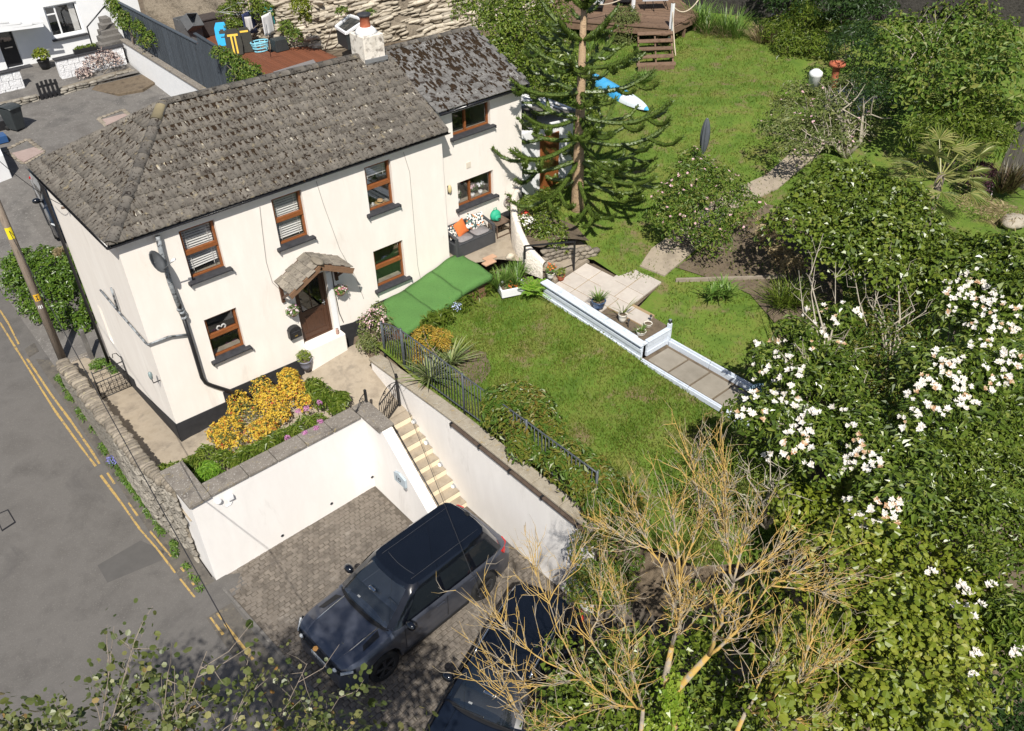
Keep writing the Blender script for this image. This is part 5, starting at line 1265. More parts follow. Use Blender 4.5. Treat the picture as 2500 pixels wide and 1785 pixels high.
t = pot('plant_pot', 'blue glazed pot with a spiky green plant on the patio edge', 10.36, -4.50, 1.63, .19, .26, 'glaze_blue'); tuft(t, 10.36, -4.50, 1.86, 70, .44, .03, 'strap_green', .9, 3)
t = pot('plant_pot', 'white pot with a thin spiky plant in the bare bed', 10.40, -5.36, 1.60, .12, .26, 'glaze_white'); tuft(t, 10.40, -5.36, 1.9, 16, .6, .025, 'yellow_green', 1.0, 4)
t = pot('plant_pot', 'round white pot with soil near the corner of the board edging', 10.72, -5.98, 1.60, .11, .13, 'glaze_white')
t = pot('plant_pot', 'white trough pot with low green plant by the corner of the blue boards', 10.32, -6.1, 1.60, .13, .13, 'glaze_white'); tuft(t, 10.32, -6.1, 1.70, 40, .28, .02, 'strap_green', 1.1, 5)
t = pot('plant_pot', 'small white pot of orange flowers at the head of the blue boards', 10.33, -2.62, 1.74, .11, .18, 'glaze_white')
q, n = lumps_points([(10.33, -2.62, 2.02, .16, .16, .14)], 160, np.random.default_rng(41)); leaves('foliage', q, n, .06, .03, 'strap_green', t)
q, n = lumps_points([(10.33, -2.62, 2.10, .14, .14, .10)], 26, np.random.default_rng(42), .1); leaves('flowers', q, n, .06, .05, LEAF('orange_fl', [(.65, .10, .02), (.72, .22, .04)], .6, .2), t, kind='round', okind='stuff')
t = pot('plant_pot', 'clay pot with pale flowers standing next to the orange flower pot', 10.58, -2.78, 1.66, .12, .16, 'terracotta')
q, n = lumps_points([(10.58, -2.78, 1.9, .15, .15, .12)], 140, np.random.default_rng(43)); leaves('foliage', q, n, .06, .03, 'yellow_green', t)
sl = thing('solar_light', 'small black solar lamp on the corner post of the boards', 'garden light', (11.11, -6.39, 1.75))
MB().lathe((11.11, -6.39, 1.75), [(.035, 0), (.05, .06), (.065, .07), (.05, .10), (.02, .115)], 12).build('lamp_head', 'black_paint', sl, True); MB().lathe((11.11, -6.39, 1.865), [(.045, 0), (.03, .012)], 12).build('lens', 'lamp_glass', sl, True)
for i, (px, py) in enumerate(((1470, 755), (1588, 785), (1534, 795))):
 q = gz(px, py, 1.66); setp(MB().tube([(q[0], q[1], 1.55), (q[0], q[1], 1.80)], .012, 6).ball((q[0], q[1], 1.84), .04, 8, 6).build('path_marker', 'slate_sill', None, True), ['dark garden light beside the blue pot', 'dark garden light right of the white pots', 'dark garden light beside the tall white pot'][i], 'garden light', 'stake lights by the patio')
# old sink planter
sk = thing('sink_planter', 'white old sink planter with orange flowers at the lawn edge', 'planter', (9.35, -1.9, 1.35))
mb = MB(); c = np.array([9.42, -1.95]); e1 = np.array([.36, -.14]); e2 = np.array([.10, .24])
def ring(s, z): return [(*(c + e1 * a * s + e2 * b * s), z) for a, b in ((-1, -1), (1, -1), (1, 1), (-1, 1))]
v = ring(.92, 1.36) + ring(1.0, 1.62) + ring(.84, 1.62) + ring(.80, 1.52)
mb.add(v, [(0, 1, 5, 4), (1, 2, 6, 5), (2, 3, 7, 6), (3, 0, 4, 7), (4, 5, 9, 8), (5, 6, 10, 9), (6, 7, 11, 10), (7, 4, 8, 11), (8, 9, 13, 12), (9, 10, 14, 13), (10, 11, 15, 14), (11, 8, 12, 15)]); mb.build('basin', 'white_paint', sk, bev=.02)
MB().poly([p for p in ring(.82, 1.56)]).build('soil', 'soil', sk)
q, n = lumps_points([(9.42, -1.95, 1.57, .26, .2, .10)], 180, np.random.default_rng(51)); leaves('foliage', q, n, .05, .03, 'strap_green', sk)
q, n = lumps_points([(9.48, -1.98, 1.62, .18, .14, .08)], 30, np.random.default_rng(52), .1); leaves('flowers', q, n, .05, .045, 'orange_fl', sk, kind='round', okind='stuff')
# ---------------------------------------------------------------- telegraph pole and overhead wires
pb = np.array([-1.02, 6.35, -.48]); ptop = np.array([-1.02, 6.35, 8.0])
pole = thing('telegraph_pole', 'weathered wooden telegraph pole with a yellow hydrant sign by the hedge', 'pole', pb)
M('pole_wood', [(.20, .155, .12), (.27, .22, .175), (.13, .10, .078)], 5, .9, stretch=(6, 6, .6), bump=.5, bscale=60, bdist=.01)
MB().tube([pb - (0, 0, .4), lerp(pb, ptop, .5), ptop], [.12, .10, .088], 14).build('post', 'pole_wood', pole, True)
vdir = unit(np.array([CPX, CPY, 0]) - np.array([pb[0], pb[1], 0])); sdir = np.cross((0, 0, 1), vdir)
def on_pole(z, w, h, mat, name, r=.108, sx=0.0):
 mb = MB()
 def f(u, v):
  t = (u - .5) * w / r + sx; d = vdir * math.cos(t) + sdir * math.sin(t); return (pb[0] + d[0] * r, pb[1] + d[1] * r, z + (v - .5) * h)
 mb.grid(f, 7, 2); return mb.build(name, mat, pole, True)
M('sign_yellow', [(.72, .42, .01), (.68, .39, .01)], 5, .45)
pz = lambda px, py: vz_pole(px, py)
def vz_pole(px, py):
 d = _ray(px, py); t = ((pb[:2] - CPOS[:2]) @ d[:2]) / (d[:2] @ d[:2]); return (CPOS + d * t)[2]
zs = vz_pole(73, 728)
on_pole(zs, .17, .22, 'sign_yellow', 'hydrant_sign')
for (a, b, w_, h_) in ((-.0, .055, .085, .02), (-.0, -.055, .085, .02), (0, 0, .02, .11)):
 # the H lies on its side, as painted in the photograph
 mb = MB(); 
 def f(u, v, a=a, b=b, w_=w_, h_=h_):
  t = ((u - .5) * w_ + a) / .111; d = vdir * math.cos(t) + sdir * math.sin(t); return (pb[0] + d[0] * .111, pb[1] + d[1] * .111, zs + b + (v - .5) * h_)
 mb.grid(f, 5, 2).build('sign_letter', 'black_paint', pole)
on_pole(vz_pole(90, 748), .13, .11, 'white_paint', 'notice'); on_pole(vz_pole(100, 768), .15, .22, M('notice_pale', [(.55, .66, .64), (.62, .72, .70)], 9, .5), 'notice')
on_pole(vz_pole(4, 572), .18, .34, M('notice_yellow', [(.75, .62, .02), (.7, .58, .02)], 6, .5), 'warning_plate', .102)
M('wire_dark', [(.02, .02, .022), (.035, .035, .038)], 9, .6)
MB().beam((pb[0] - .5, pb[1], 7.8), (pb[0] + .5, pb[1], 7.8), .1, .1).build('crossarm', 'pole_wood', pole)
def span(name, a, b, sag, label, r=.011):
 a = np.array(a, float); b = np.array(b, float); pts = [lerp(a, b, t) - np.array((0, 0, sag * 4 * t * (1 - t))) for t in np.linspace(0, 1, 14)]
 setp(MB().tube(pts, r, 5).build(name, 'wire_dark', None), label, 'wire')
# ================================================================ cars
def carpaint(name, c, metal=.7, rough=.32):
 m, nt, b, out = _mat(name)
 v = _pos(nt, local=True); f = _noise(nt, v, 2.5, 4)
 nt.links.new(_ramp(nt, f, [tuple(x * .85 for x in c), tuple(x * 1.15 for x in c)], [.3, .7]), b.inputs['Base Color'])
 b.inputs['Metallic'].default_value = metal; b.inputs['Roughness'].default_value = rough
 b.inputs['Coat Weight'].default_value = 1.0; b.inputs['Coat Roughness'].default_value = .03
carpaint('paint_grey', (.090, .099, .128), .6, .40)
carpaint('paint_black', (.004, .005, .008), .0, .12)
carpaint('paint_navy', (.008, .012, .022), .3, .3)
M('car_trim', [(.012, .012, .013), (.018, .018, .019)], 9, .45)
M('tyre', [(.014, .014, .014), (.022, .022, .022)], 20, .9)
M('rim', [(.10, .10, .105), (.14, .14, .145)], 9, .3, metallic=.7)
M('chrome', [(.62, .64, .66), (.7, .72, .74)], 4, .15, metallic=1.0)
M('lamp_clear', [(.45, .47, .48), (.62, .64, .65)], 26, .1)
M('lamp_red', [(.42, .012, .012), (.55, .03, .025)], 20, .15)
M('plate_white', [(.70, .70, .68), (.66, .66, .64)], 9, .4)
def darkglass(name, c):
 m, nt, b, out = _mat(name); b.inputs['Base Color'].default_value = _c(c); b.inputs['Roughness'].default_value = .02; b.inputs['Specular IOR Level'].default_value = .55; b.inputs['IOR'].default_value = 1.5
darkglass('car_glass', (.010, .013, .016)); darkglass('screen_glass', (.012, .022, .028))
M('cabin_trim', [(.02, .02, .022), (.03, .03, .032)], 9, .6); M('cabin_seat', [(.10, .095, .09), (.13, .125, .12)], 9, .7)
glass('windscreen', (.012, .02, .025), .5, .02, .72); MATS['windscreen'].node_tree.nodes['Value'].outputs[0].default_value = .11
def make_car(root, D, paint, roofm):
 """local: +x forward, origin on the ground midway between the axles"""
 xf, xr, wb, W, zb, zr_ = D['xf'], D['xr'], D['wb'] / 2, D['w'], D['belt'], D['roof']; R = D['R']; xc = D['cowl']
 hood = D['hood']
 def zc(x):
  if x > xc:
   t = (x - xc) / (xf - xc); return lerp(zb - .05, hood, t) - .10 * max(0, t - .78) / .22 - (.25 * ((t - .93) / .07) ** 2 if t > .93 else 0)
  if x < xr + .25: return zb + .02 - .10 * (1 - (x - xr) / .25) ** 2
  return zb
 def hw(x):
  w = W
  t = (x - xf + .75) / .75
  if t > 0: w -= .17 * t ** 2.6 + .12 * max(0, t - .8) / .2
  t = (xr + .65 - x) / .65
  if t > 0: w -= .10 * t ** 2.2
  return w
 def zbot(x):
  z = .30 if x < xf - .25 else .30 + .06
  for c in (wb, -wb):
   d = abs(x - c); ra = R + .07
   if d < ra: z = max(z, R + math.sqrt(ra * ra - d * d))
  return z
 xs = np.unique(np.concatenate([np.linspace(xr, xf, 60), wb + np.linspace(-R - .07, R + .07, 17), -wb + np.linspace(-R - .07, R + .07, 17)]))
 rows = []
 for x in xs:
  w = hw(x); c = zc(x); b = zbot(x); side = [.992, 1.0, .985, .995, .97]
  zt = min(c - .03, zb - .02)
  zz = [lerp(b, zt - .10, q) for q in (1.0, .66, .33, .12, 0)]
  pr = [(0, c + .018), (.30 * w, c + .016), (.585 * w, c + .004), (.60 * w, c + .016), (.74 * w, c + .004), (.90 * w, c - .022), (.965 * w, zt - .05)] + [(s * w, z) for s, z in zip(side, zz)] + [(.6 * w, b + .02), (0, b + .02)]
  rows.append([(x, y, z) for y, z in pr])
 n = len(rows[0]); vs = []; fs = []
 full = [[(x, -y, z) for x, y, z in reversed(r[1:-1])] + r for r in rows]     # closed ring: mirrored + own
 full = [r[:-1] + [r[-1]] for r in full]
 m_ = len(full[0])
 for r in full: vs += r
 for i in range(len(full) - 1):
  for k in range(m_): fs.append((i * m_ + k, i * m_ + (k + 1) % m_, (i + 1) * m_ + (k + 1) % m_, (i + 1) * m_ + k))
 fs += [tuple(range(m_)), tuple(reversed(range((len(full) - 1) * m_, len(full) * m_)))]
 mb = MB(); mb.add(vs, fs); body = mb.build('body', paint, root, True); es = body.modifiers.new('split', 'EDGE_SPLIT'); es.split_angle = rad(24)
 # greenhouse
 bx0, bx1, tx0, tx1, bw, tw = xc + .06, xr + .12, D['rf'], D['rr'], W - .045, D['rw']
 def ring(v, inset=0.0):
  a, b_ = lerp(bx0, tx0, v), lerp(bx1, tx1, v); w = lerp(bw, tw, v ** 1.15) - inset; z = lerp(zb - .03, zr_ - .03, v)
  P = []
  for (cx, sx) in ((a, 1), (b_, -1)):
   pts = [(cx - sx * .30, w), (cx - sx * .13, w * .95), (cx - sx * .045, w * .80), (cx, w * .40), (cx + sx * .01, 0)]
   P.append(pts)
  fr, re = P
  right = list(reversed(re)) + [(lerp(re[0][0], fr[0][0], .5), w * 1.01)] + fr
  # order: rear centre -> left side -> front centre, then mirrored
  left = right; mir = [(x, -y) for x, y in reversed(right[1:-1])]
  return [(x, y, z) for x, y in left + mir]
 vv = [0, .25, .5, .75, .94, 1.0]; vs = []; fs = []
 rg_ = [ring(v) for v in vv[:-1]] + [[(x * .97 + .03 * (tx0 + tx1) / 2, y * .93, zr_ - .004) for x, y, z in ring(1.0)]]
 k_ = len(rg_[0])
 for r in rg_: vs += r
 for i in range(len(rg_) - 1):
  for k in range(k_):
   if i < 4 and k in (8, 9, 10, 11): continue          # opening of the windscreen
   fs.append((i * k_ + k, (i + 1) * k_ + k, (i + 1) * k_ + (k + 1) % k_, i * k_ + (k + 1) % k_))
 fs.append(tuple(reversed(range((len(rg_) - 1) * k_, len(rg_) * k_))))
 mb = MB(); mb.add(vs, fs); cab = mb.build('cabin', roofm, root, True); es = cab.modifiers.new('split', 'EDGE_SPLIT'); es.split_angle = rad(24)
 def G(x, y): 
  z = zr_ + .008 - .035 * (y / tw) ** 2 - .03 * ((x - (tx0 + tx1) / 2) / ((tx0 - tx1) / 2)) ** 4; return z
 def roofg(u, v):
  x = lerp(tx0 - .05, tx1 + .10, u); w = tw * .93 * (1 - .06 * abs(2 * u - 1) ** 4); y = lerp(-w, w, v); return (x - .10 * (abs(2 * v - 1) ** 2) * (1 if u < .5 else -.5) * (1 - 2 * min(u, 1 - u)), y, G(x, y))
 MB().grid(roofg, 14, 12).build('roof_panel', roofm, root, True)
 def side_p(x, v, s, off=.004):
  w = lerp(bw, tw, v ** 1.15) * 1.006 + off; return (x, s * w, lerp(zb - .03, zr_ - .03, v))
 def ws(u, v):
  x = lerp(bx0, tx0, .03 + .92 * v); w = lerp(bw, tw, v) * (.925 - .01 * v); y = lerp(-w, w, u); k = (abs(2 * u - 1)) ** 2
  return (x + .022 - .165 * k ** 1.6, y, lerp(zb - .03, zr_ - .03, .03 + .92 * v) + .016)
 MB().grid(ws, 13, 7).build('windscreen', 'windscreen', root, True)
 MB().grid(lambda u, v: (lerp(xc - .02, xc - .50, v), lerp(-W * .80, W * .80, u), zb - .015 + .05 * math.sin(3.14 * v) - .12 * (v > .9)), 9, 6).build('dashboard', 'cabin_trim', root, True)
 for s in (-1, 1):
  MB().box(xc - 1.22, xc - 1.06, s * .38 - .24, s * .38 + .24, .55, zb + .20).build('seat', 'cabin_seat', root, bev=.05); MB().box(xc - 1.20, xc - 1.09, s * .38 - .13, s * .38 + .13, zb + .22, zb + .38).build('headrest', 'cabin_seat', root, bev=.04)
 MB().tube([(xc - .55 + .06 * math.sin(t), .38 + .18 * math.cos(t), zb + .0 + .17 * math.sin(t)) for t in np.linspace(0, 6.2832, 20)], .018, 6, False).build('steering_wheel', 'cabin_trim', root, True)
 MB().box(xc - .32, xc - .26, -.10, .10, zr_ - .20, zr_ - .13).build('interior_mirror', 'chrome', root, bev=.01); MB().box(xc - .14, xc - .10, -.36, -.28, zb + .02, zb + .028).build('parking_card', 'plate_white', root)
 MB().box(xc - 2.9, xc - .0, -W * .8, W * .8, .40, .50).build('cabin_floor', 'cabin_trim', root); MB().box(xc - 2.2, xc - 2.05, -W * .75, W * .75, .5, zb + .1).build('rear_seat', 'cabin_seat', root, bev=.05)
 def rw_(u, v):
  x = lerp(bx1, tx1, .12 + .78 * v); w = lerp(bw, tw, v) * .80; y = lerp(-w, w, u); k = abs(2 * u - 1) ** 2
  return (x - .018 + .08 * k ** 1.5, y, lerp(zb - .03, zr_ - .03, .12 + .78 * v) + .008)
 MB().grid(rw_, 9, 5).build('rear_window', 'car_glass', root, True)
 segs = D['win']
 for s in (-1, 1):
  for (a0, a1, b0, b1) in segs:
   def sw_(u, v, a0=a0, a1=a1, b0=b0, b1=b1):
    vq = .10 + .76 * v; x = lerp(lerp(a0, b0, v), lerp(a1, b1, v), u); return side_p(x, vq, s)
   MB().grid(sw_, 7, 5).build('side_window', 'car_glass', root, True)
  # mirror
  mx = xc - .42; my = s * (W + .10)
  mi = MB().ball((mx, my, zb + .03), (.10, .14, .10), 12, 8).build('mirror', roofm, root, True)
  MB().beam((mx, s * (W - .05), zb - .04), (mx, my, zb - .02), .05, .04).build('mirror_stalk', 'car_trim', mi)
  for hx in D['handles']: MB().beam((hx - .11, s * (W + .012), zb - .20), (hx + .11, s * (W + .012), zb - .19), .02, .03).build('door_handle', paint if not D.get('chrome') else 'chrome', root, bev=.006)
  for dx in D['doors']:
   MB().beam((dx, s * (W + .0005), .48), (dx - .02, s * (W - .002), zb - .10), .006, .012).build('door_seam', 'car_trim', root)
  MB().box(-wb + R + .12, wb - R - .12, s * W - .03, s * W + .012, .30, .40).build('side_skirt', 'car_trim', root, bev=.02)
  # lamps
  lx = xf - .20; h_ = MB()
  h_.add([(xf - .02, s * (W * .50), hood - .13), (xf - .07, s * (W * .755), hood - .12), (xf - .30, s * (W * .955), hood - .08), (xf - .29, s * (W * .975), hood - .16), (xf - .05, s * (W * .80), hood - .225), (xf + .005, s * (W * .51), hood - .215)], [(0, 1, 4, 5), (1, 2, 3, 4)])
  hl = h_.build('headlight', 'car_glass', root, solid=.03)
  MB().ball((xf - .015, s * W * .60, hood - .16), (.05, .06, .04), 8, 6).build('lamp_lens', 'lamp_clear', hl, True)
  MB().add([(xf - .05, s * (W * .76), hood - .13), (xf - .24, s * (W * .945), hood - .085), (xf - .24, s * (W * .955), hood - .12), (xf - .04, s * (W * .77), hood - .19)], [(0, 1, 2, 3)]).build('running_light', 'lamp_clear', hl, solid=.05)
  MB().add([(xr + .02, s * W * .66, zb - .06), (xr + .06, s * W * .82, zb - .06), (xr + .30, s * W * .975, zb - .09), (xr + .26, s * W * .985, zb - .17), (xr + .05, s * W * .84, zb - .20), (xr + .01, s * W * .68, zb - .20)], [(0, 1, 4, 5), (1, 2, 3, 4)]).build('tail_light', 'lamp_red', root, solid=.05)
  if D.get('vents'): 
   v0 = MB(); v0.add([(xc + .62, s * W * .80, zc(xc + .62) + .001), (xc + .18, s * W * .78, zc(xc + .18) + .006), (xc + .12, s * W * .64, zc(xc + .12) + .024), (xc + .56, s * W * .70, zc(xc + .56) + .020)], [(0, 1, 2, 3)]); v0.build('hood_vent', 'car_trim', root, solid=.012)
  if D.get('rails'):
   MB().tube([(tx0 - .12, s * tw * .93, zr_ - .01), (tx0 - .25, s * tw * .93, zr_ + .035), (tx1 + .4, s * tw * .93, zr_ + .035), (tx1 + .22, s * tw * .93, zr_ - .01)], .020, 8).build('roof_rail', 'chrome', root, True)
 # front face: grille, intake, plate
 MB().box(xf - .10, xf + .006, -W * .47, W * .47, hood - .25, hood - .12).build('grille', 'car_trim', root, bev=.02)
 MB().box(xf - .10, xf - .004, -W * .62, W * .62, .38, .56).build('lower_intake', 'car_trim', root, bev=.03)
 pl = MB().box(xf - .03, xf + .012, -.26, .26, hood - .41, hood - .30).build('number_plate', 'plate_white', root, bev=.004)
 for i, y in enumerate((-.19, -.12, -.05, .03, .10, .16, .21)): MB().box(xf + .0125, xf + .0145, y - .02, y + .018, hood - .39, hood - .32).build('plate_mark', 'car_trim', pl)
 # wipers along the cowl
 for (a, b) in ((-.62, .05), (.0, .62)):
  MB().tube([(xc + .06, a, zb + .0), (xc + .035, b, zb + .02)], .010, 5).build('wiper', 'car_trim', root)
 MB().grid(lambda u, v: (lerp(xc + .02, xc + .13, v) - .14 * abs(2 * u - 1) ** 3, lerp(-W * .84, W * .84, u), zb - .022 + .004 * v), 13, 3).build('scuttle', 'car_trim', root)
 # dashboard items that catch the light behind the glass are left to the glass itself
 for s in (-1, 1):
  for cx in (wb, -wb):
   cy = s * (W - .125); wh = MB()
   prof = [(R * .66, -.13), (R * .93, -.13), (R, -.10), (R, .10), (R * .93, .13), (R * .66, .13)]
   vs = []; n = 28
   for (r, o) in prof:
    for k in range(n): t = 2 * math.pi * k / n; vs.append((cx + r * math.cos(t), cy + o, R + r * math.sin(t)))
   fs = [(i * n + k, i * n + (k + 1) % n, (i + 1) * n + (k + 1) % n, (i + 1) * n + k) for i in range(len(prof) - 1) for k in range(n)] + [((len(prof) - 1) * n + k, (len(prof) - 1) * n + (k + 1) % n, (k + 1) % n, k) for k in range(n)]
   wh.add(vs, fs); w_ = wh.build('wheel', 'tyre', root, True)
   rm = MB(); yo = cy + s * .105
   rm.tube([(cx, cy + s * .02, R), (cx, cy + s * .04, R)], R * .66, 24); rm2 = rm.build('brake_disc', 'car_trim', w_)
   sp = MB()
   for k in range(5):
    for dd in (-.14, .14):
     t = 2 * math.pi * k / 5 + .3; a = np.array([cx + .05 * math.cos(t), yo, R + .05 * math.sin(t)]); b = np.array([cx + R * .68 * math.cos(t + dd), yo + s * .005, R + R * .68 * math.sin(t + dd)])
     sp.beam(a, b, .035, .03, up=(0, 1, 0))
   sp.tube([(cx, yo - .03, R), (cx, yo + .02, R)], .06, 12)
   tt = np.linspace(0, 2 * math.pi, 29)
   sp.tube([(cx + R * .68 * math.cos(t), yo, R + R * .68 * math.sin(t)) for t in tt], .018, 6, False)
   sp.build('rim', 'rim', w_, bev=0)
   # dark liner above the tyre
   ln = MB(); ra = R + .065
   ln.grid(lambda u, v: (cx + ra * math.cos(math.pi * u), s * lerp(W - .42, W - .02, v), R + ra * math.sin(math.pi * u)), 14, 2); ln.build('arch_liner', 'car_trim', root)
 MB().box(-wb - .3, wb + .3, -W + .30, W - .30, .26, .34).build('underbody', 'car_trim', root)
 return root
SUV = dict(xf=2.42, xr=-2.36, wb=2.92, w=.985, belt=1.22, roof=1.77, R=.385, cowl=1.17, hood=1.09, rf=.42, rr=-1.95, rw=.72, win=((.74, -.28, .30, -.28), (-.36, -1.18, -.36, -1.10), (-1.28, -1.95, -1.22, -1.72)), handles=(-.15, -1.12), doors=(.86, -.34, -1.25), vents=True)
c1 = thing('parked_car', 'dark grey four wheel drive car with black roof nearest the white parking wall', 'car', (2.02, -6.86, ZP + .016), rad(184.3), local=True)
make_car(c1, SUV, 'paint_grey', 'paint_black')
for y in (-.50, .50): MB().tube([(.2, y, 1.771), (-1.75, y, 1.763)], .005, 4).build('roof_seam', 'rim', c1)
MB().tube([(.12 - .12 * (abs(t) / .66) ** 2, t, 1.775 - .035 * (t / .72) ** 2) for t in np.linspace(-.66, .66, 12)], .006, 4).build('sunroof_edge', 'rim', c1)
MB().box(-1.95, -1.86, -.06, .06, 1.75, 1.80).build('aerial_fin', 'car_trim', c1, bev=.02)
for s in (-1, 1): MB().tube([(2.0, s * .575, 1.118), (1.6, s * .582, 1.158), (1.22, s * .588, 1.184)], .010, 5).build('crease_highlight', 'chrome', c1)  # chrome strips stand in for the highlight along the bonnet creases
EST = dict(xf=2.25, xr=-2.25, wb=2.66, w=.90, belt=1.10, roof=1.58, R=.33, cowl=.95, hood=.97, rf=.22, rr=-1.95, rw=.66, win=((.55, -.30, .15, -.30), (-.38, -1.15, -.38, -1.08), (-1.24, -1.9, -1.18, -1.7)), handles=(-.2, -1.1), doors=(.8, -.34, -1.2), rails=True)
c2 = thing('parked_car', 'black car with silver roof rails under the bare orange branched tree', 'car', (2.12, -10.12, ZP + .016), rad(202.5), local=True)
make_car(c2, EST, 'paint_navy', 'paint_black')
c3 = thing('parked_car', 'dark car half hidden behind the white house on the back drive', 'car', (2.05, 13.6, zdrive(1.9, 13.6)), rad(262), local=True)
make_car(c3, dict(EST, rails=False), 'paint_navy', 'paint_black')
# ================================================================ plants
LEAF('camellia_leaf', [(.042, .074, .009), (.080, .128, .014), (.135, .19, .026), (.22, .25, .055)], .32, .15, .6, [0, .4, .8, 1])
LEAF('ivy_leaf', [(.048, .082, .009), (.092, .140, .014), (.155, .20, .026), (.28, .28, .06)], .36, .18, .55, [0, .4, .8, 1], (1.2, .3))
LEAF('lime_leaf', [(.080, .118, .009), (.142, .188, .014), (.22, .25, .028), (.32, .31, .06)], .40, .25, .5, [0, .35, .75, 1], (.9, .35))
LEAF('fresh_leaf', [(.052, .094, .009), (.095, .148, .015), (.155, .215, .028), (.22, .26, .05)], .42, .25, .45)
LEAF('bush_leaf', [(.048, .10, .010), (.085, .15, .017), (.14, .205, .028), (.20, .21, .05)], .5, .22, .4)
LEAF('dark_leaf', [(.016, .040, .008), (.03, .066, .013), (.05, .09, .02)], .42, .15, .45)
LEAF('hedge_leaf', [(.045, .095, .010), (.08, .150, .016), (.135, .21, .026)], .38, .2, .5)
LEAF('olive_leaf', [(.10, .14, .035), (.16, .20, .06), (.22, .24, .08), (.09, .11, .035)], .5, .25, .4)
LEAF('rusty_leaf', [(.045, .10, .012), (.085, .15, .02), (.18, .17, .03), (.20, .10, .03)], .4, .2, .5, [0, .4, .75, 1], (1.5, .4))
LEAF('straw_leaf', [(.40, .31, .17), (.50, .41, .25), (.30, .23, .12)], .8, .25, .2)
LEAF('gold_flower', [(.56, .38, .035), (.68, .50, .07), (.50, .27, .03), (.40, .06, .03)], .6, .25, .3, [0, .55, .87, 1])
LEAF('pink_flower', [(.52, .20, .42), (.62, .30, .52), (.45, .16, .38)], .6, .25, .3)
LEAF('yellow_shrub', [(.42, .27, .03), (.52, .36, .06), (.30, .24, .04), (.35, .17, .03)], .5, .25, .35)
LEAF('purple_leaf', [(.035, .014, .02), (.06, .022, .032)], .4, .1, .4)
LEAF('blue_flower', [(.20, .20, .52), (.28, .27, .60)], .6, .2, .3)
LEAF('petal', [(.84, .80, .74), (.88, .85, .80), (.80, .70, .58)], .6, .3, .3, [0, .75, 1])
LEAF('petal_brown', [(.52, .30, .14), (.70, .55, .38), (.42, .20, .08)], .7, .2, .3)
LEAF('petal_pink', [(.74, .45, .48), (.80, .62, .62), (.70, .36, .42)], .6, .25, .3)
M('bark', [(.17, .135, .105), (.24, .20, .16), (.11, .085, .065)], 9, .95, stretch=(1, 1, .4), bump=.7, bscale=40, bdist=.02)
M('bark_pale', [(.30, .26, .20), (.38, .34, .27), (.22, .185, .14)], 9, .95, bump=.5, bscale=40, bdist=.01)
def LP(px, py, z, r, rz=None, fy=1.0):
 P = gz(px, py, z); return (P[0], P[1], P[2], r, r * fy, rz if rz is not None else r * .8)
def plant(name, label, cat, lumps, n, L, W, mat, seed, stems=0, group=None, kind='leaf', base=None, part='foliage', depth=.4, up=.5, wob=.28, droop=.25, sr=.02, lo=-.35):
 rng = np.random.default_rng(seed); lumps = np.array(lumps, float)
 c = lumps[:, :3].mean(0); zb = (lumps[:, 2] - lumps[:, 5]).min() if base is None else base
 t = thing(name, label, cat, (c[0], c[1], zb), group=group)
 q, nn = lumps_points(lumps, n, rng, depth, up, wob, lo)
 leaves(part, q, nn, L, W, mat, t, droop, .25, rng, kind=kind)
 if stems:
  for i in range(stems):
   l = lumps[i % len(lumps)]; a = np.array([c[0] + rng.normal() * .12, c[1] + rng.normal() * .12, zb - .05]); b = l[:3] + rng.normal(size=3) * l[3:] * .35; m = lerp(a, b, .5) + rng.normal(size=3) * .1
   MB().tube([a, m, b], [sr * 1.3, sr, sr * .4], 5).build('stem', 'bark', t, True)
 return t
def add_leaves(t, lumps, n, L, W, mat, seed, part, kind='round', depth=.15, up=.6):
 q, nn = lumps_points(lumps, n, np.random.default_rng(seed), depth, up); return leaves(part, q, nn, L, W, mat, t, .2, .2, np.random.default_rng(seed + 1), kind=kind, okind='stuff')
def flower_meshes(name, mat, size, nv=4, petals=7):
 out = []
 for s in range(nv):
  rnd = random.Random(s + 5); mb = MB()
  for k in range(petals):
   a = 2 * math.pi * k / petals + rnd.uniform(-.3, .3); r = size * rnd.uniform(.75, 1.15); e = rnd.uniform(.05, .75); w = .55
   d = np.array([math.cos(a) * math.cos(e), math.sin(a) * math.cos(e), math.sin(e)]); sd = np.array([-math.sin(a), math.cos(a), 0])
   mb.add([(0, 0, 0), d * r * .55 + sd * r * w * .5, d * r + np.array([0, 0, .1 * r]), d * r * .55 - sd * r * w * .5], [(0, 1, 2), (0, 2, 3)])
  for k in range(4):
   a = 1.6 * k + rnd.uniform(-.3, .3); r = size * .5; d = np.array([math.cos(a) * .5, math.sin(a) * .5, .8]); sd = np.array([-math.sin(a), math.cos(a), 0])
   mb.add([(0, 0, 0), d * r * .5 + sd * r * .3, d * r, d * r * .5 - sd * r * .3], [(0, 1, 2), (0, 2, 3)])
  me = mb.mesh(name); me.materials.append(MATS[mat]); out.append(me)
 return out
FLW = flower_meshes('flower', 'petal', .068, 5, 9); FLB = flower_meshes('flower', 'petal_brown', .06, 4, 8); FLP = flower_meshes('blossom', 'petal_pink', .055)
def flowers_at(t, P, N, rng, meshes, name='flower', smin=.7, smax=1.3):
 mats = []
 for p, n in zip(P, N):
  ez = unit(np.asarray(n) + np.array([0, 0, .3])); ex = unit(np.cross(ez, rng.normal(size=3))); ey = np.cross(ez, ex); s = rng.uniform(smin, smax)
  mats.append((mat4(p, ex * s, ey * s, ez * s)))
 for i, m in enumerate(mats): copy_pieces(name, meshes[int(rng.integers(len(meshes)))], t, [m])
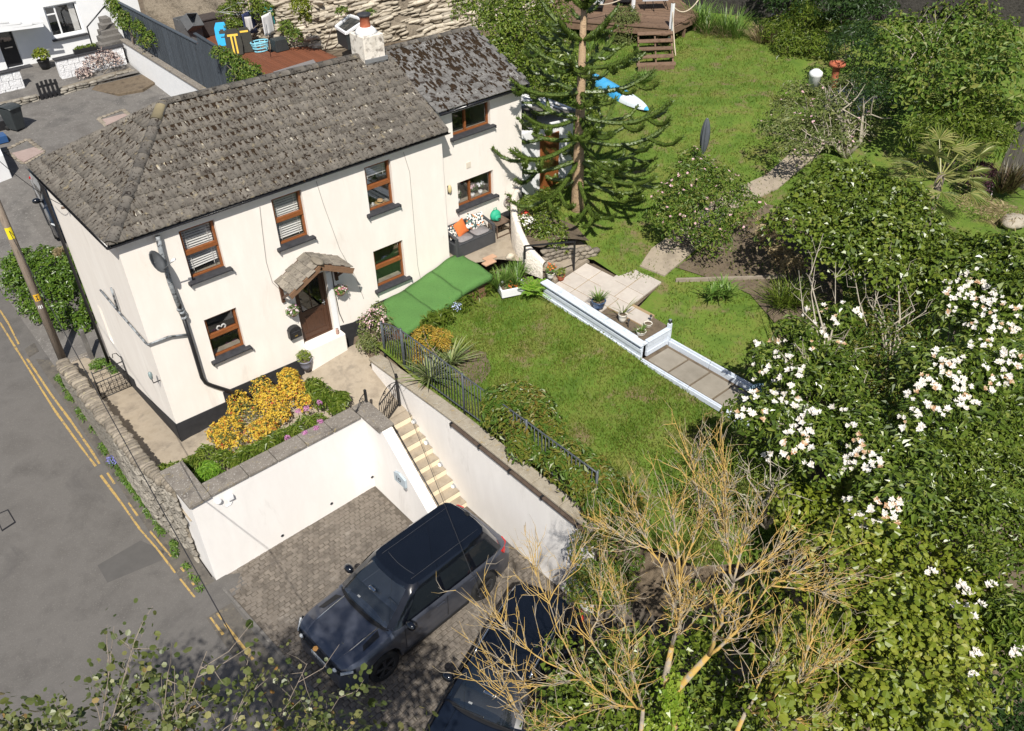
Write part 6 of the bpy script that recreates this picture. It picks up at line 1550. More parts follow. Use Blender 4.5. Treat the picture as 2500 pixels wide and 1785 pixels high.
# --- hedge by the pole
hl = [LP(45, 700, .2, .5, .6), LP(75, 745, .0, .4, .6), LP(215, 680, .4, .4, .6), LP(225, 750, .1, .35, .6), LP(160, 690, .4, .6, .6), LP(60, 640, .55, .55, .45), LP(120, 640, .55, .6, .5), LP(185, 640, .55, .55, .5), LP(60, 700, .3, .5, .6), LP(120, 710, .25, .6, .6), LP(190, 720, .2, .5, .6), LP(150, 780, .0, .45, .55), LP(205, 790, -.05, .35, .5), LP(100, 770, .0, .3, .5), LP(30, 655, .5, .45, .4)]
plant('hedge', 'glossy green hedge on the bank behind the telegraph pole', 'hedge', hl, 12500, .10, .06, 'hedge_leaf', 1, 6, base=-.5)
plant('dry_grass_tuft', 'dry straw coloured weeds sprouting from the hedge beside the house', 'weeds', [LP(148, 620, .9, .18, .22)], 220, .16, .012, 'straw_leaf', 2)
# --- weeds at the foot of the roadside wall
rngw = np.random.default_rng(8); wl_ = []
for k in range(60):
 y = rngw.uniform(-3.2, 5.8); P = (-1.38 + rngw.normal() * .035, y, zroad(0, y) + .03); wl_.append((*P, .10, .14, rngw.uniform(.05, .13)))
t = thing('wall_weeds', 'strip of green weeds along the foot of the roadside stone wall', 'weeds', (-1.4, 1, -1.2)); t['kind'] = 'stuff'
q, nn = lumps_points(wl_, 4200, rngw, .7, .7); leaves('weed_leaves', q, nn, .07, .025, 'strap_green', t)
t = plant('bluebells', 'clump of blue flowers at the foot of the roadside stone wall', 'flowers', [(-1.42, 1.72, zroad(0, 1.7) + .12, .16, .18, .12)], 160, .10, .02, 'strap_green', 9); add_leaves(t, [(-1.42, 1.72, zroad(0, 1.7) + .20, .16, .18, .10)], 150, .035, .03, 'blue_flower', 10, 'flowers')
plant('path_weeds', 'bright green weeds growing on the path by the house rear corner', 'weeds', [(-.35, 5.2, -.33, .28, .22, .14), (-.12, 4.7, -.33, .12, .25, .12)], 500, .10, .03, 'strap_green', 12)
# --- flower bed behind the parking wall
bed = [LP(600, 1010, .45, .42, .40), LP(660, 985, .50, .45, .42), LP(715, 960, .55, .40, .42), LP(560, 1045, .38, .32, .32), LP(705, 925, .75, .28, .30), LP(625, 1060, .35, .3, .3), LP(745, 985, .4, .25, .3), LP(545, 1080, .30, .2, .25)]
bed += [LP(585, 985, .5, .3, .35), LP(640, 950, .65, .3, .35), LP(680, 1015, .42, .3, .3), LP(530, 1060, .35, .25, .3), LP(575, 1085, .25, .28, .28), LP(650, 1045, .35, .3, .3)]
t = plant('golden_shrub', 'golden yellow flowering shrub with red tips in the bed by the house', 'shrub', bed, 2600, .09, .022, 'olive_leaf', 20, 10, base=.0, sr=.012)
add_leaves(t, bed, 10000, .055, .040, 'gold_flower', 21, 'blossom', 'leaf', .22, .7)
gb = [LP(430, 1150, .38, .22, .16), LP(480, 1130, .38, .22, .18), LP(540, 1120, .42, .24, .18), LP(600, 1110, .45, .22, .18), LP(660, 1085, .5, .22, .2), LP(720, 1060, .5, .24, .2), LP(775, 1030, .5, .24, .2), LP(790, 975, .5, .28, .28), LP(820, 1000, .42, .2, .18)]
gb += [LP(505, 1110, .4, .24, .2), LP(570, 1130, .36, .2, .16), LP(635, 1100, .42, .24, .2), LP(690, 1070, .45, .25, .22), LP(750, 1035, .5, .25, .24), LP(455, 1140, .36, .2, .16), LP(400, 1150, .4, .2, .14), LP(770, 950, .6, .25, .3), LP(830, 975, .5, .22, .2)]
t = plant('border_plants', 'low green leafy border plants behind the grey coping', 'plants', gb, 9000, .13, .036, 'fresh_leaf', 23, base=.1)
rngp = np.random.default_rng(31)
for i, (px, py) in enumerate(((780, 983), (749, 997), (728, 1005), (782, 1030), (772, 1046), (744, 1058), (701, 1069))):
 P = gz(px, py, .72); tt = thing('pink_flower_head', ['topmost pink pompom flower in the border', 'pink pompom flower beside the golden shrub', 'pink pompom flower against the golden shrub', 'large pink pompom flower leaning over the coping', 'pink pompom flower just below the large one', 'round pink pompom flower near the middle of the coping', 'lowest pink pompom flower at the left of the group'][i], 'flower', (P[0], P[1], .5), group='pink pompom flowers in the border')
 q, nn = lumps_points([(*P, .075, .075, .06)], 90, rngp, .3); leaves('petals', q, nn, .035, .018, 'pink_flower', tt)
 MB().tube([(P[0], P[1], .45), tuple(P)], .008, 5).build('stem', 'strap_green', tt)
plant('fern', 'bright green fern in the corner of the bed by the wall end', 'fern', [LP(510, 1150, .35, .28, .22), LP(490, 1175, .3, .16, .16)], 900, .12, .025, 'fern_green', 33)
# --- by the door and along the railing
t = plant('variegated_shrub', 'variegated shrub with pink buds at the end of the railing by the door', 'shrub', [LP(905, 800, 1.2, .38, .45), LP(925, 760, 1.5, .25, .30), LP(940, 800, 1.2, .3, .4), LP(895, 840, .95, .28, .3), LP(910, 850, .85, .22, .3)], 1900, .075, .035, 'olive_leaf', 40, 7, base=.7); add_leaves(t, [LP(915, 790, 1.3, .42, .5)], 240, .05, .03, 'petal_pink', 41, 'buds')
yl = [LP(1040, 820, 1.65, .38, .2), LP(1075, 825, 1.65, .32, .2), LP(1030, 860, 1.4, .25, .28), LP(1025, 885, 1.25, .2, .25), LP(1085, 845, 1.5, .2, .2)]
plant('yellow_shrub', 'mustard yellow shrub growing through the railing', 'shrub', yl, 2600, .055, .026, 'yellow_shrub', 43, 6, base=.9)
LEAF('phormium', [(.17, .24, .06), (.34, .37, .16), (.11, .18, .05), (.42, .42, .24)], .4, .25)
for i, (px, py, z, n) in enumerate(((1050, 925, 1.0, 85), (1100, 890, 1.05, 70))):
 P = gz(px, py, z); t = thing('strap_leaved_plant', ['variegated strap leaved plant leaning over the retaining wall coping', 'variegated strap leaved plant on the lawn side of the railing'][i], 'plant', P); tuft(t, *P, n, .9, .065, 'phormium', 1.15, 50 + i, 'leaves', .7)
rs = [LP(1220, 985, 1.9, .38, .4), LP(1265, 970, 2.0, .42, .42), LP(1310, 995, 1.95, .42, .42), LP(1335, 1040, 1.8, .4, .42), LP(1240, 1035, 1.6, .4, .5), LP(1295, 1055, 1.65, .42, .5), LP(1270, 1090, 1.35, .36, .5), LP(1205, 1015, 1.6, .3, .45), LP(1350, 1085, 1.5, .34, .42), LP(1320, 1110, 1.25, .34, .45)]
plant('railing_shrub', 'bronze tipped green shrub bulging over the middle of the railing', 'shrub', rs + [(5.5, -6.2, 1.3, .3, .5, .5), (5.5, -7.2, 1.3, .3, .5, .5)], 11000, .13, .05, 'rusty_leaf', 55, 8, base=.75)
rs2 = [LP(1400, 1115, 1.7, .32, .42), LP(1440, 1150, 1.7, .36, .42), LP(1480, 1180, 1.6, .38, .42), LP(1510, 1210, 1.45, .38, .42), LP(1460, 1215, 1.0, .35, .5), LP(1385, 1140, 1.1, .3, .4), LP(1530, 1240, 1.0, .35, .4), LP(1485, 1260, .8, .35, .5)]
plant('railing_shrub', 'green shrub at the far end of the railing by the wall end', 'shrub', rs2 + [(5.4, -8.2, 1.5, .3, .45, .55), (5.4, -8.8, 1.4, .3, .45, .55), (5.4, -9.4, 1.2, .4, .4, .6)], 9000, .13, .05, 'rusty_leaf', 56, 8, base=.6)
plant('yellow_bush', 'small yellow flowering bush behind the railing end', 'bush', [LP(1545, 1225, 1.1, .22, .22)], 420, .045, .03, 'yellow_shrub', 57)
P = gz(1235, 668, 1.85); t = thing('grass_clump', 'tall green grass clump between the turf cover and the curved wall', 'grass clump', P); 
for i, (dx, dy) in enumerate(((0, 0), (.35, -.1), (-.35, -.05), (.1, -.35), (.6, .1))): tuft(t, P[0] + dx, P[1] + dy, P[2] - .3, 110, .62, .022, 'strap_green', .75, 60 + i)
el = [LP(x, y, 1.38, .24, .22) for x, y in ((1195, 705), (1140, 745), (1090, 775), (1045, 795), (1190, 690), (1170, 705), (1150, 720), (1130, 735), (1105, 745), (1080, 765), (1060, 780), (1210, 675))]
t = plant('edging_plants', 'fringe of green plants with tiny blue flowers along the turf cover', 'plants', el, 3000, .15, .026, 'fresh_leaf', 66); add_leaves(t, [LP(1115, 748, 1.45, .16, .12)], 90, .03, .026, LEAF('pale_blue', [(.42, .5, .75), (.55, .62, .82)], .6, .2), 67, 'flowers')
P = gz(1300, 715, 1.45); t = thing('fern', 'large bright green fern beside the sink planter', 'fern', P)
for k in range(22):
 a = k * 2.4; l = random.uniform(.45, .7); e = random.uniform(.5, 1.1); pts = [P + np.array([math.cos(a) * l * s * math.cos(e) * 1.1, math.sin(a) * l * s * math.cos(e) * 1.1, l * s * math.sin(e) - .35 * l * s * s]) for s in np.linspace(0, 1, 12)]
 pp = np.concatenate([np.array(pts[2:])] * 2); nn = np.tile(np.array([[0, 0, 1.0]]), (len(pp), 1)); sd = np.array([-math.sin(a), math.cos(a), 0])
 rngf = np.random.default_rng(k); V, F = leaf_arrays(pp, nn + rngf.normal(size=nn.shape) * .1, .16, .05, .2, .1, rngf, axis=None)
 sgn = np.repeat([1, -1], len(pts) - 2); V = V.reshape(-1, 4, 3); w = .15 * np.concatenate([np.linspace(1, .25, len(pts) - 2)] * 2)
 for j in range(len(pp)):
  b = pp[j]; d = sd * sgn[j] * w[j] + (np.array(pts[-1]) - P) * .06; s2 = unit(np.cross(d, (0, 0, 1.))) * .03; V[j] = [b, b + d * .45 + s2, b + d, b + d * .45 - s2]
 npmesh('frond', V.reshape(-1, 3), F, 'fern_green', t)
rb = [LP(1300, 510, 2.75, .5, .4), LP(1335, 540, 2.6, .5, .4), LP(1310, 570, 2.45, .4, .35), LP(1280, 545, 2.75, .25, .3), LP(1360, 570, 2.4, .35, .3), LP(1330, 490, 2.8, .45, .4), LP(1350, 600, 2.3, .25, .2)]
t = plant('raised_bed_shrub', 'mixed green shrubs with white and red flowers behind the curved wall', 'shrub', rb, 3600, .09, .035, 'fresh_leaf', 70, 5); add_leaves(t, [LP(1283, 545, 2.85, .25, .25)], 110, .05, .045, 'petal', 71, 'white_flowers'); add_leaves(t, [LP(1283, 520, 2.95, .12, .1)], 22, .07, .06, LEAF('red_fl', [(.5, .02, .02), (.6, .05, .03)], .6, .2), 72, 'red_flowers')
plant('yellow_lily', 'low yellow green leafy plant by the handrail', 'plant', [LP(1320, 590, 2.3, .22, .15), LP(1375, 610, 2.1, .16, .12)], 260, .14, .045, 'yellow_green', 73)
# --- flowering shrub with pink blossoms
ps_ = [LP(1640, 500, 3.0, .75, .65), LP(1700, 440, 3.4, .85, .7), LP(1760, 470, 3.3, .85, .7), LP(1800, 520, 3.0, .75, .7), LP(1720, 530, 2.9, .9, .7), LP(1660, 560, 2.6, .6, .5), LP(1740, 590, 2.5, .6, .5), LP(1690, 400, 3.6, .5, .5), LP(1620, 540, 2.7, .45, .4)]
t = plant('pink_camellia', 'round camellia shrub dotted with pale pink blossoms beside the path', 'shrub', ps_, 8500, .105, .045, 'bush_leaf', 80, 9, base=1.75, sr=.03)
rngf = np.random.default_rng(81); q, nn = lumps_points(ps_, 85, rngf, .04, .8); flowers_at(t, q, nn, rngf, FLP, 'blossom')
for i, (px, py, z, n, l, lab) in enumerate(((1760, 715, 1.75, 70, .55, 'clump of broad strap leaves under the pink camellia'), (1925, 740, 1.6, 130, 1.0, 'arching dark green grassy clump at the edge of the bare soil'))):
 P = gz(px, py, z); t = thing('strap_clump', lab, 'plant', P)
 for k, (dx, dy) in enumerate(((0, 0), (.25, .1), (-.25, .12), (.1, -.2))): tuft(t, P[0] + dx, P[1] + dy, P[2] - .05, n // 2, l, .05 if i == 0 else .03, 'strap_green' if i == 0 else 'fresh_leaf', 1.1, 85 + k + 10 * i, 'leaves', .8)
# --- big clipped ivy hedge on the right
def field(poly, step, z0, dz, r, rz, seed, fn=None):
 rng = np.random.default_rng(seed); out = []
 xs = [p[0] for p in poly]; ys = [p[1] for p in poly]
 for y in np.arange(min(ys), max(ys) + 1, step):
  for x in np.arange(min(xs), max(xs) + 1, step):
   X = x + rng.uniform(-.4, .4) * step; Y = y + rng.uniform(-.4, .4) * step
   if inpoly(X, Y, poly): out.append(LP(X, Y, z0 + rng.uniform(-dz, dz) + (fn(X, Y) if fn else 0), r * rng.uniform(.75, 1.25), rz * rng.uniform(.8, 1.2)))
 return out
iv = field([(1930, 530), (1970, 465), (2050, 425), (2120, 425), (2190, 490), (2260, 570), (2350, 590), (2520, 620), (2520, 760), (2350, 720), (2230, 690), (2100, 690), (2000, 640), (1940, 600)], 52, 3.3, .3, .75, .7, 90)
plant('ivy_hedge', 'great rounded dark ivy hedge right of the garden path', 'hedge', iv, 24000, .125, .095, 'ivy_leaf', 91, 6, base=1.4)
plant('dead_twigs', 'dry brown twigs hanging from the left edge of the ivy hedge', 'twigs', [LP(1875, 580, 2.3, .4, .4), LP(1910, 625, 2.0, .4, .35), LP(1940, 650, 2.0, .35, .3), LP(1830, 540, 2.5, .3, .3)], 700, .26, .014, 'straw_leaf', 92)
# --- white camellias and the shrub mass below them
cm1 = field([(1860, 890), (1900, 830), (1960, 760), (2040, 720), (2090, 800), (2080, 900), (2130, 1000), (2100, 1130), (1960, 1150), (1870, 1090), (1830, 1010)], 52, 2.7, .5, .48, .45, 95) + [LP(1815, 1000, 2.6, .25, .22), LP(1850, 850, 2.9, .22, .2)]
cm2 = field([(2290, 700), (2380, 660), (2460, 700), (2500, 800), (2490, 940), (2400, 1030), (2280, 1040), (2220, 980), (2230, 880), (2330, 860), (2300, 770)], 58, 3.2, .4, .62, .55, 96)
cm3 = field([(2060, 1100), (2160, 1060), (2260, 1130), (2260, 1290), (2130, 1310), (2050, 1210)], 58, 2.9, .3, .55, .5, 97)
FP = {  # blossoms seen in the photograph, by shrub
 1: [(2030, 705), (2050, 725), (2060, 690), (2085, 760), (1970, 755), (1990, 790), (2010, 745), (2040, 770), (1875, 825), (1850, 840), (1900, 830), (1840, 890), (1870, 905), (1838, 935), (1935, 900), (1955, 905), (1845, 955), (1930, 940), (1893, 960), (1905, 977), (1938, 990), (1947, 970), (1800, 1005), (1815, 1000), (1840, 1010), (1870, 1005), (1960, 1015), (1950, 1025), (1985, 1000), (1975, 1050), (1930, 1055), (1955, 1050), (1915, 1085), (1910, 1105), (1940, 1100), (1950, 1090), (1980, 1095), (1960, 1080), (1865, 1110), (1980, 1135), (1790, 1130), (1830, 760), (1930, 870), (1895, 860), (2015, 820), (2060, 840), (1985, 850), (2100, 770), (2065, 1000), (2080, 1035)],
 2: [(2345, 670), (2370, 680), (2390, 690), (2355, 700), (2320, 690), (2410, 700), (2430, 720), (2450, 740), (2470, 750), (2310, 715), (2330, 730), (2360, 720), (2400, 735), (2430, 760), (2460, 790), (2480, 800), (2440, 800), (2400, 770), (2380, 745), (2420, 830), (2450, 850), (2470, 860), (2480, 890), (2440, 880), (2410, 900), (2445, 920), (2470, 930), (2370, 835), (2280, 870), (2300, 880), (2320, 890), (2340, 880), (2300, 910), (2330, 920), (2350, 935), (2270, 925), (2250, 930), (2290, 945), (2240, 940), (2220, 960), (2350, 950), (2345, 970), (2340, 990), (2310, 1000), (2265, 995), (2240, 1005), (2380, 980), (2250, 1040), (2210, 1030), (2420, 950), (2330, 760), (2375, 790)],
 3: [(2085, 1075), (2100, 1095), (2070, 1090), (2110, 1105), (2080, 1110), (2125, 1105), (2130, 1140), (2120, 1150), (2150, 1130), (2060, 1145), (2075, 1130), (2065, 1220), (2075, 1250), (2090, 1265), (2125, 1245), (2150, 1270), (2180, 1230), (2195, 1220), (2185, 1260), (2190, 1275), (2165, 1235), (2110, 1275), (2055, 1145), (2140, 1220), (2120, 1300)]}
rngf = np.random.default_rng(99)
def white_cam(lab, lumps, pts, z, seed, n):
 t = plant('white_camellia', lab, 'shrub', lumps, n, .14, .065, 'camellia_leaf', seed, 7, base=1.2, sr=.03)
 P = []; N = []
 lumpsA = np.array(lumps)
 for (px, py) in pts:
  for k in range(4 if seed == 101 else 3):
   x = px + rngf.normal() * 11 * (k > 0); y = py + rngf.normal() * 11 * (k > 0)
   d = unit(_ray(x, y)); best = None
   for l in lumpsA:          # first crown surface met by the sight line
    o = (CPOS - l[:3]) / (l[3:] * 1.06); dd = d / (l[3:] * 1.06); a = dd @ dd; b = o @ dd; c = o @ o - 1; D = b * b - a * c
    if D > 0:
     s = (-b - math.sqrt(D)) / a
     if best is None or s < best[0]: best = (s, unit(((CPOS + d * s) - l[:3]) / l[3:] ** 2))
   if best is None: continue
   P.append(CPOS + d * (best[0] - .04)); N.append(best[1] * .7 - d * .5)
 k = rngf.uniform(size=len(P)) < .22; P = np.array(P); N = np.array(N)
 flowers_at(t, P[~k], N[~k], rngf, FLW, 'flower', .75, 1.35); flowers_at(t, P[k], N[k], rngf, FLB, 'flower', .7, 1.2)
white_cam('white flowering camellia with brown edged blooms at the end of the slab path', cm1, FP[1], 2.9, 100, 13000)
white_cam('tall white flowering camellia at the right edge against the ivy hedge', cm2, FP[2], 3.3, 101, 10000)
white_cam('lower white flowering camellia in the middle of the shrub mass', cm3, FP[3], 3.0, 102, 5500)
mid = field([(2080, 700), (2240, 690), (2290, 780), (2230, 870), (2200, 1000), (2150, 1060), (2110, 960), (2080, 860)], 55, 2.5, .35, .6, .55, 103)
plant('red_tipped_shrub', 'twiggy green shrub with red new tips between the two white camellias', 'shrub', mid, 7500, .10, .045, 'rusty_leaf', 104, 10, base=1.2)
r1 = field([(2250, 1050), (2420, 1030), (2520, 960), (2520, 1450), (2420, 1400), (2300, 1300), (2250, 1180)], 58, 2.6, .35, .6, .55, 105)
plant('privet_shrub', 'fine leaved green shrub at the right edge below the camellias', 'shrub', r1, 13000, .10, .05, 'ivy_leaf', 106, 6, base=1.0)
r2 = field([(1900, 1180), (2060, 1150), (2060, 1270), (2160, 1320), (2280, 1310), (2380, 1420), (2400, 1560), (2380, 1700), (2350, 1830), (1880, 1830), (1900, 1600), (1960, 1480), (1950, 1350), (1880, 1280)], 64, 2.5, .6, .55, .5, 107)
plant('lime_shrub', 'broad yellow green shrub filling the lower right of the garden', 'shrub', r2, 21000, .095, .078, 'lime_leaf', 108, 8, base=.8, kind='round', wob=.42)
r3 = field([(2400, 1450), (2520, 1480), (2520, 1640), (2440, 1650), (2390, 1560)], 58, 2.7, .2, .5, .45, 109)
t = plant('white_camellia', 'white camellia branch with long leaves at the lower right corner', 'shrub', r3, 3600, .13, .045, 'fresh_leaf', 110, 4, base=1.0)
P_ = [gz(x + a, y + b, 3.1) for x, y in ((2270, 1390), (2360, 1440), (2345, 1425), (2420, 1420), (2330, 1470), (2390, 1470), (2370, 1500), (2465, 1520), (2480, 1555), (2475, 1590), (2380, 1590), (2375, 1640), (2490, 1580), (2470, 1540), (2360, 1480)) for a, b in ((0, 0), (9, 6), (-8, 8))]
flowers_at(t, P_, np.tile([[0, -.5, 1.]], (len(P_), 1)), rngf, FLW)
r4 = field([(1700, 1130), (1760, 1060), (1800, 1060), (1840, 1150), (1880, 1250), (1790, 1260), (1700, 1210)], 50, 1.9, .3, .5, .5, 111)
plant('bushy_shrub', 'small leaved green shrub at the lawn corner beside the white camellia', 'shrub', r4, 5200, .05, .026, 'fresh_leaf', 112, 6, base=.7)
r5 = field([(1400, 1560), (1560, 1590), (1700, 1500), (1880, 1420), (1930, 1500), (1890, 1830), (1330, 1830), (1345, 1700)], 62, .6, .4, .55, .5, 113)
plant('ivy_undergrowth', 'dark ivy undergrowth beneath the bare orange branched tree', 'undergrowth', r5, 9000, .115, .085, 'ivy_leaf', 114, 0, base=-.6)
r6 = field([(1400, 1330), (1480, 1290), (1560, 1350), (1560, 1450), (1420, 1470)], 55, .6, .2, .5, .45, 115)
plant('bank_shrub', 'bronze and green shrub on the bank past the wall end', 'shrub', r6, 4200, .10, .04, 'rusty_leaf', 116, 5, base=-.5)
r7 = field([(2380, 1680), (2520, 1640), (2520, 1830), (2350, 1830)], 60, .9, .3, .6, .5, 117)
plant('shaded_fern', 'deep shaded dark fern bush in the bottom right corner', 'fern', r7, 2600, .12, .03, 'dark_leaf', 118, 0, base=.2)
# ivy climbing the bare tree trunk is built with the tree
# --- fruit tree / climber over the shed, trees of the far right
a1 = field([(1890, 330), (1900, 250), (1950, 190), (2060, 180), (2140, 240), (2140, 330), (2050, 380), (1990, 360), (1930, 400)], 46, 3.4, .4, .7, .5, 120)
t = plant('apple_tree', 'pale budding apple tree with tangled grey branches over the path', 'tree', a1 + [LP(1975, 225, 3.3, .35, .3), LP(2010, 235, 3.3, .35, .3), LP(1930, 300, 3.2, .5, .4)], 6500, .12, .055, 'olive_leaf', 121, 0, base=2.2, part='crown', depth=.7)
q, nn = lumps_points(a1, 60, rngf, .1, .8); flowers_at(t, q, nn, rngf, FLP, 'blossom')
rngb = np.random.default_rng(7)
def rough_tree(t, base, tips, r0, mat, seed, twig=4, tl=.8, tm=None):
 rng = np.random.default_rng(seed); base = np.array(base, float)
 for i, tp in enumerate(tips):
  tp = np.array(tp, float); m1 = lerp(base, tp, .35) + rng.normal(size=3) * .15 + (0, 0, .25); m2 = lerp(base, tp, .7) + rng.normal(size=3) * .18
  MB().tube([base, m1, m2, tp], [r0, r0 * .7, r0 * .42, r0 * .15], 6).build('limb', mat, t, True)
  mb = MB()
  for k in range(twig):
   a = lerp(m1, m2, rng.uniform()) if k % 2 else lerp(m2, tp, rng.uniform()); d = unit(rng.normal(size=3) + unit(tp - base)) * tl * rng.uniform(.5, 1.1); mb.tube([a, a + d * .5 + rng.normal(size=3) * .06, a + d], [r0 * .25, r0 * .16, r0 * .06], 4)
  mb.build('twigs', tm or mat, t, kind='stuff')
B = ghf(2065, 385, zup, 2); rough_tree(t, B, [LP(x, y, z, 1)[:3] for x, y, z in ((1960, 260, 3.6), (2020, 220, 3.9), (2100, 210, 4.0), (2130, 280, 3.8), (2050, 300, 3.6), (1930, 340, 3.2), (2000, 340, 3.3), (2080, 250, 4.1))], .10, 'bark_pale', 122, 9, 1.0)
tr1 = field([(2150, 60), (2270, 30), (2420, 20), (2520, 20), (2520, 330), (2440, 300), (2330, 250), (2230, 300), (2180, 200)], 62, 4.5, 1.1, .85, .8, 124)
plant('elder_tree', 'yellow green leafy tree crown in the top right corner', 'tree', tr1, 9500, .17, .10, 'bush_leaf', 125, 0, base=2.5, part='crown', depth=.6, wob=.45)
tr2 = field([(2200, 290), (2300, 230), (2400, 230), (2430, 300), (2400, 370), (2330, 370), (2270, 350), (2220, 370), (2180, 330)], 55, 3.9, .5, .9, .8, 126)
plant('bay_tree', 'dense green tree with narrow leaves behind the fan palm', 'tree', tr2, 10000, .17, .045, 'fresh_leaf', 127, 5, base=2.2, part='crown', depth=.5, wob=.45)
tr3 = field([(2010, 0), (2160, -20), (2160, 60), (2100, 130), (2040, 70)], 55, 4.6, .4, .9, .7, 128)
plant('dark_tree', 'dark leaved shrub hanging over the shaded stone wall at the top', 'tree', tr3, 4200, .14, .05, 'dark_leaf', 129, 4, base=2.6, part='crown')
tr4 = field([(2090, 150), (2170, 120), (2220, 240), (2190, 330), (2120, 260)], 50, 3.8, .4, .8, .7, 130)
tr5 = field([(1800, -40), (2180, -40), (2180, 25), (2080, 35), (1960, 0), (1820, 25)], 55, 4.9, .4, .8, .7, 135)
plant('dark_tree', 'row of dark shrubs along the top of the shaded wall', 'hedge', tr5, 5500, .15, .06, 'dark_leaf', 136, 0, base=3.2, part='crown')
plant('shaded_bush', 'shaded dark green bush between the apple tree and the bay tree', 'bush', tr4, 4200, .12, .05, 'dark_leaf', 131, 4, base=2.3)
br = thing('bramble_stems', 'long bare arching stems in front of the yellow green tree', 'stems', gz(2250, 220, 3))
for k in range(16):
 a = gz(2250 + rngb.normal() * 40, 200 + rngb.normal() * 30, 3.2); b = gz(2110 + rngb.uniform(0, 260), 10 + rngb.uniform(0, 120), 4.8 + rngb.uniform(-.4, .6)); m = lerp(a, b, .5) + (0, 0, .35)
 MB().tube([a, m, b], [.025, .02, .008], 5).build('stem', 'bark_pale', br, True)
b1 = [LP(1900, 80, 3.7, .8, .7), LP(1960, 60, 4.0, .9, .8), LP(2020, 70, 3.9, .8, .7), LP(1930, 120, 3.4, .8, .7), LP(1990, 120, 3.5, .8, .7), LP(1960, 30, 4.2, .6, .6)]
plant('choisya_bush', 'bright green rounded bush on short stems at the top of the lawn', 'bush', b1, 7500, .16, .045, 'fresh_leaf', 133, 8, base=2.7, sr=.03)
# --- tall grasses by the deck
def grassy(lab, px, py, z, n, L, w, mat, seed, sp=.6, curl=.6, k=4, spread=.35):
 P = gz(px, py, z); t = thing('tall_grass', lab, 'grass clump', P); rg = np.random.default_rng(seed)
 for i in range(k): tuft(t, P[0] + rg.normal() * spread, P[1] + rg.normal() * spread, P[2], n, L, w, mat, sp, seed * 10 + i, 'leaves', curl)
 return t
grassy('tall pampas grass clump right of the wooden deck', 1755, 90, 2.95, 120, 2.0, .035, 'strap_green', 140, .45, .9, 5, .4)
t = grassy('dead straw coloured skirt of the pampas clump', 1770, 105, 2.9, 90, 1.1, .03, 'straw_leaf', 141, .8, .7, 4, .35)
grassy('dry straw grass clump beside the bright green bush', 1865, 115, 3.0, 110, 1.3, .03, 'straw_leaf', 142, .6, .8, 4, .25)
for i, (px, py) in enumerate(((1420, 95), (1450, 120), (1480, 110), (1390, 80))): grassy(['green strap leaves below the left deck edge', 'drooping strap leaves under the white deck post', 'strap leaves left of the round deck shrub', 'strap leaves at the far left of the deck'][i], px, py, 2.8, 70, .9, .04, 'strap_green', 150 + i, .9, .8, 2, .3)
for i, (px, py) in enumerate(((1665, 110), (1650, 140), (1690, 95))): grassy(['leafy clump right of the deck steps', 'leafy clump at the foot of the deck steps', 'leafy clump under the right deck edge'][i], px, py, 2.75, 90, .75, .05, 'fresh_leaf', 160 + i, 1.0, .7, 3, .3)
plant('round_shrub', 'clipped rounded olive green shrub left of the deck steps', 'shrub', [LP(1525, 75, 3.5, .75, .9), LP(1530, 50, 3.9, .6, .6), LP(1520, 100, 3.1, .6, .6)], 4200, .10, .035, 'olive_leaf', 170, 4, base=2.7)
lv = field([(1150, 20), (1230, -20), (1340, -10), (1360, 90), (1400, 160), (1420, 250), (1330, 260), (1260, 190), (1190, 130)], 50, 4.0, .5, .8, .8, 171, lambda x, y: 1.2 - .006 * y)
plant('ivy_bank', 'tumbling green ivy and brambles behind the slate roofed wing', 'bank', lv, 16000, .12, .075, 'fresh_leaf', 172, 6, base=2.2)
lv2 = field([(1400, 180), (1480, 200), (1500, 260), (1440, 330), (1400, 300)], 45, 2.8, .2, .5, .35, 173)
plant('low_bushes', 'low leafy bushes beside the upturned kayak', 'bushes', lv2, 3600, .10, .05, 'fresh_leaf', 174, 0, base=2.2)
t = grassy('clump of long arching leaves beside the kayak', 1555, 215, 2.65, 90, .8, .04, 'strap_green', 175, 1.0, .8, 3, .25)
# --- palm, purple and dark spiky plants
P = gz(2285, 470, 3.1); pm = thing('fan_palm', 'fan palm with yellowing split leaves beside the ivy hedge', 'palm', P)
MB().tube([P - (0, 0, 1.7), P + (0, 0, .6)], [.16, .12], 10).build('trunk', 'bark', pm, True)
rg = np.random.default_rng(180); LEAF('palm_leaf', [(.17, .23, .05), (.28, .31, .08), (.36, .35, .13), (.10, .17, .04)], .4, .25)
for k in range(24):
 a = k * 2.4; e = rg.uniform(-.35, 1.2); l = rg.uniform(.8, 1.2); d = np.array([math.cos(a) * math.cos(e), math.sin(a) * math.cos(e), math.sin(e)]); h = P + (0, 0, .55) + d * l; sd = unit(np.cross(d, (0, 0, 1.))); up_ = np.cross(sd, d)
 mb = MB(); mb.tube([P + (0, 0, .5), h], [.02, .012], 5)
 for j in range(17):
  t_ = (j / 16 - .5) * 3.6; dd = d * math.cos(t_) + sd * math.sin(t_); ln = rg.uniform(.5, .68); w2 = np.cross(dd, up_) * .022; tip = h + dd * ln - np.array([0, 0, .12 * ln]); mid = h + dd * ln * .5
  mb.add([h, mid + w2 + up_ * .01, tip, mid - w2 + up_ * .01], [(0, 1, 2), (0, 2, 3)])
 mb.build('palm_leaf', 'palm_leaf', pm)
plant('purple_shrub', 'dark purple leaved shrub right of the fan palm', 'shrub', [LP(2395, 425, 2.6, .45, .4), LP(2370, 450, 2.4, .35, .35), LP(2400, 460, 2.4, .3, .3)], 1600, .08, .05, 'purple_leaf', 181, 4, base=2.1)
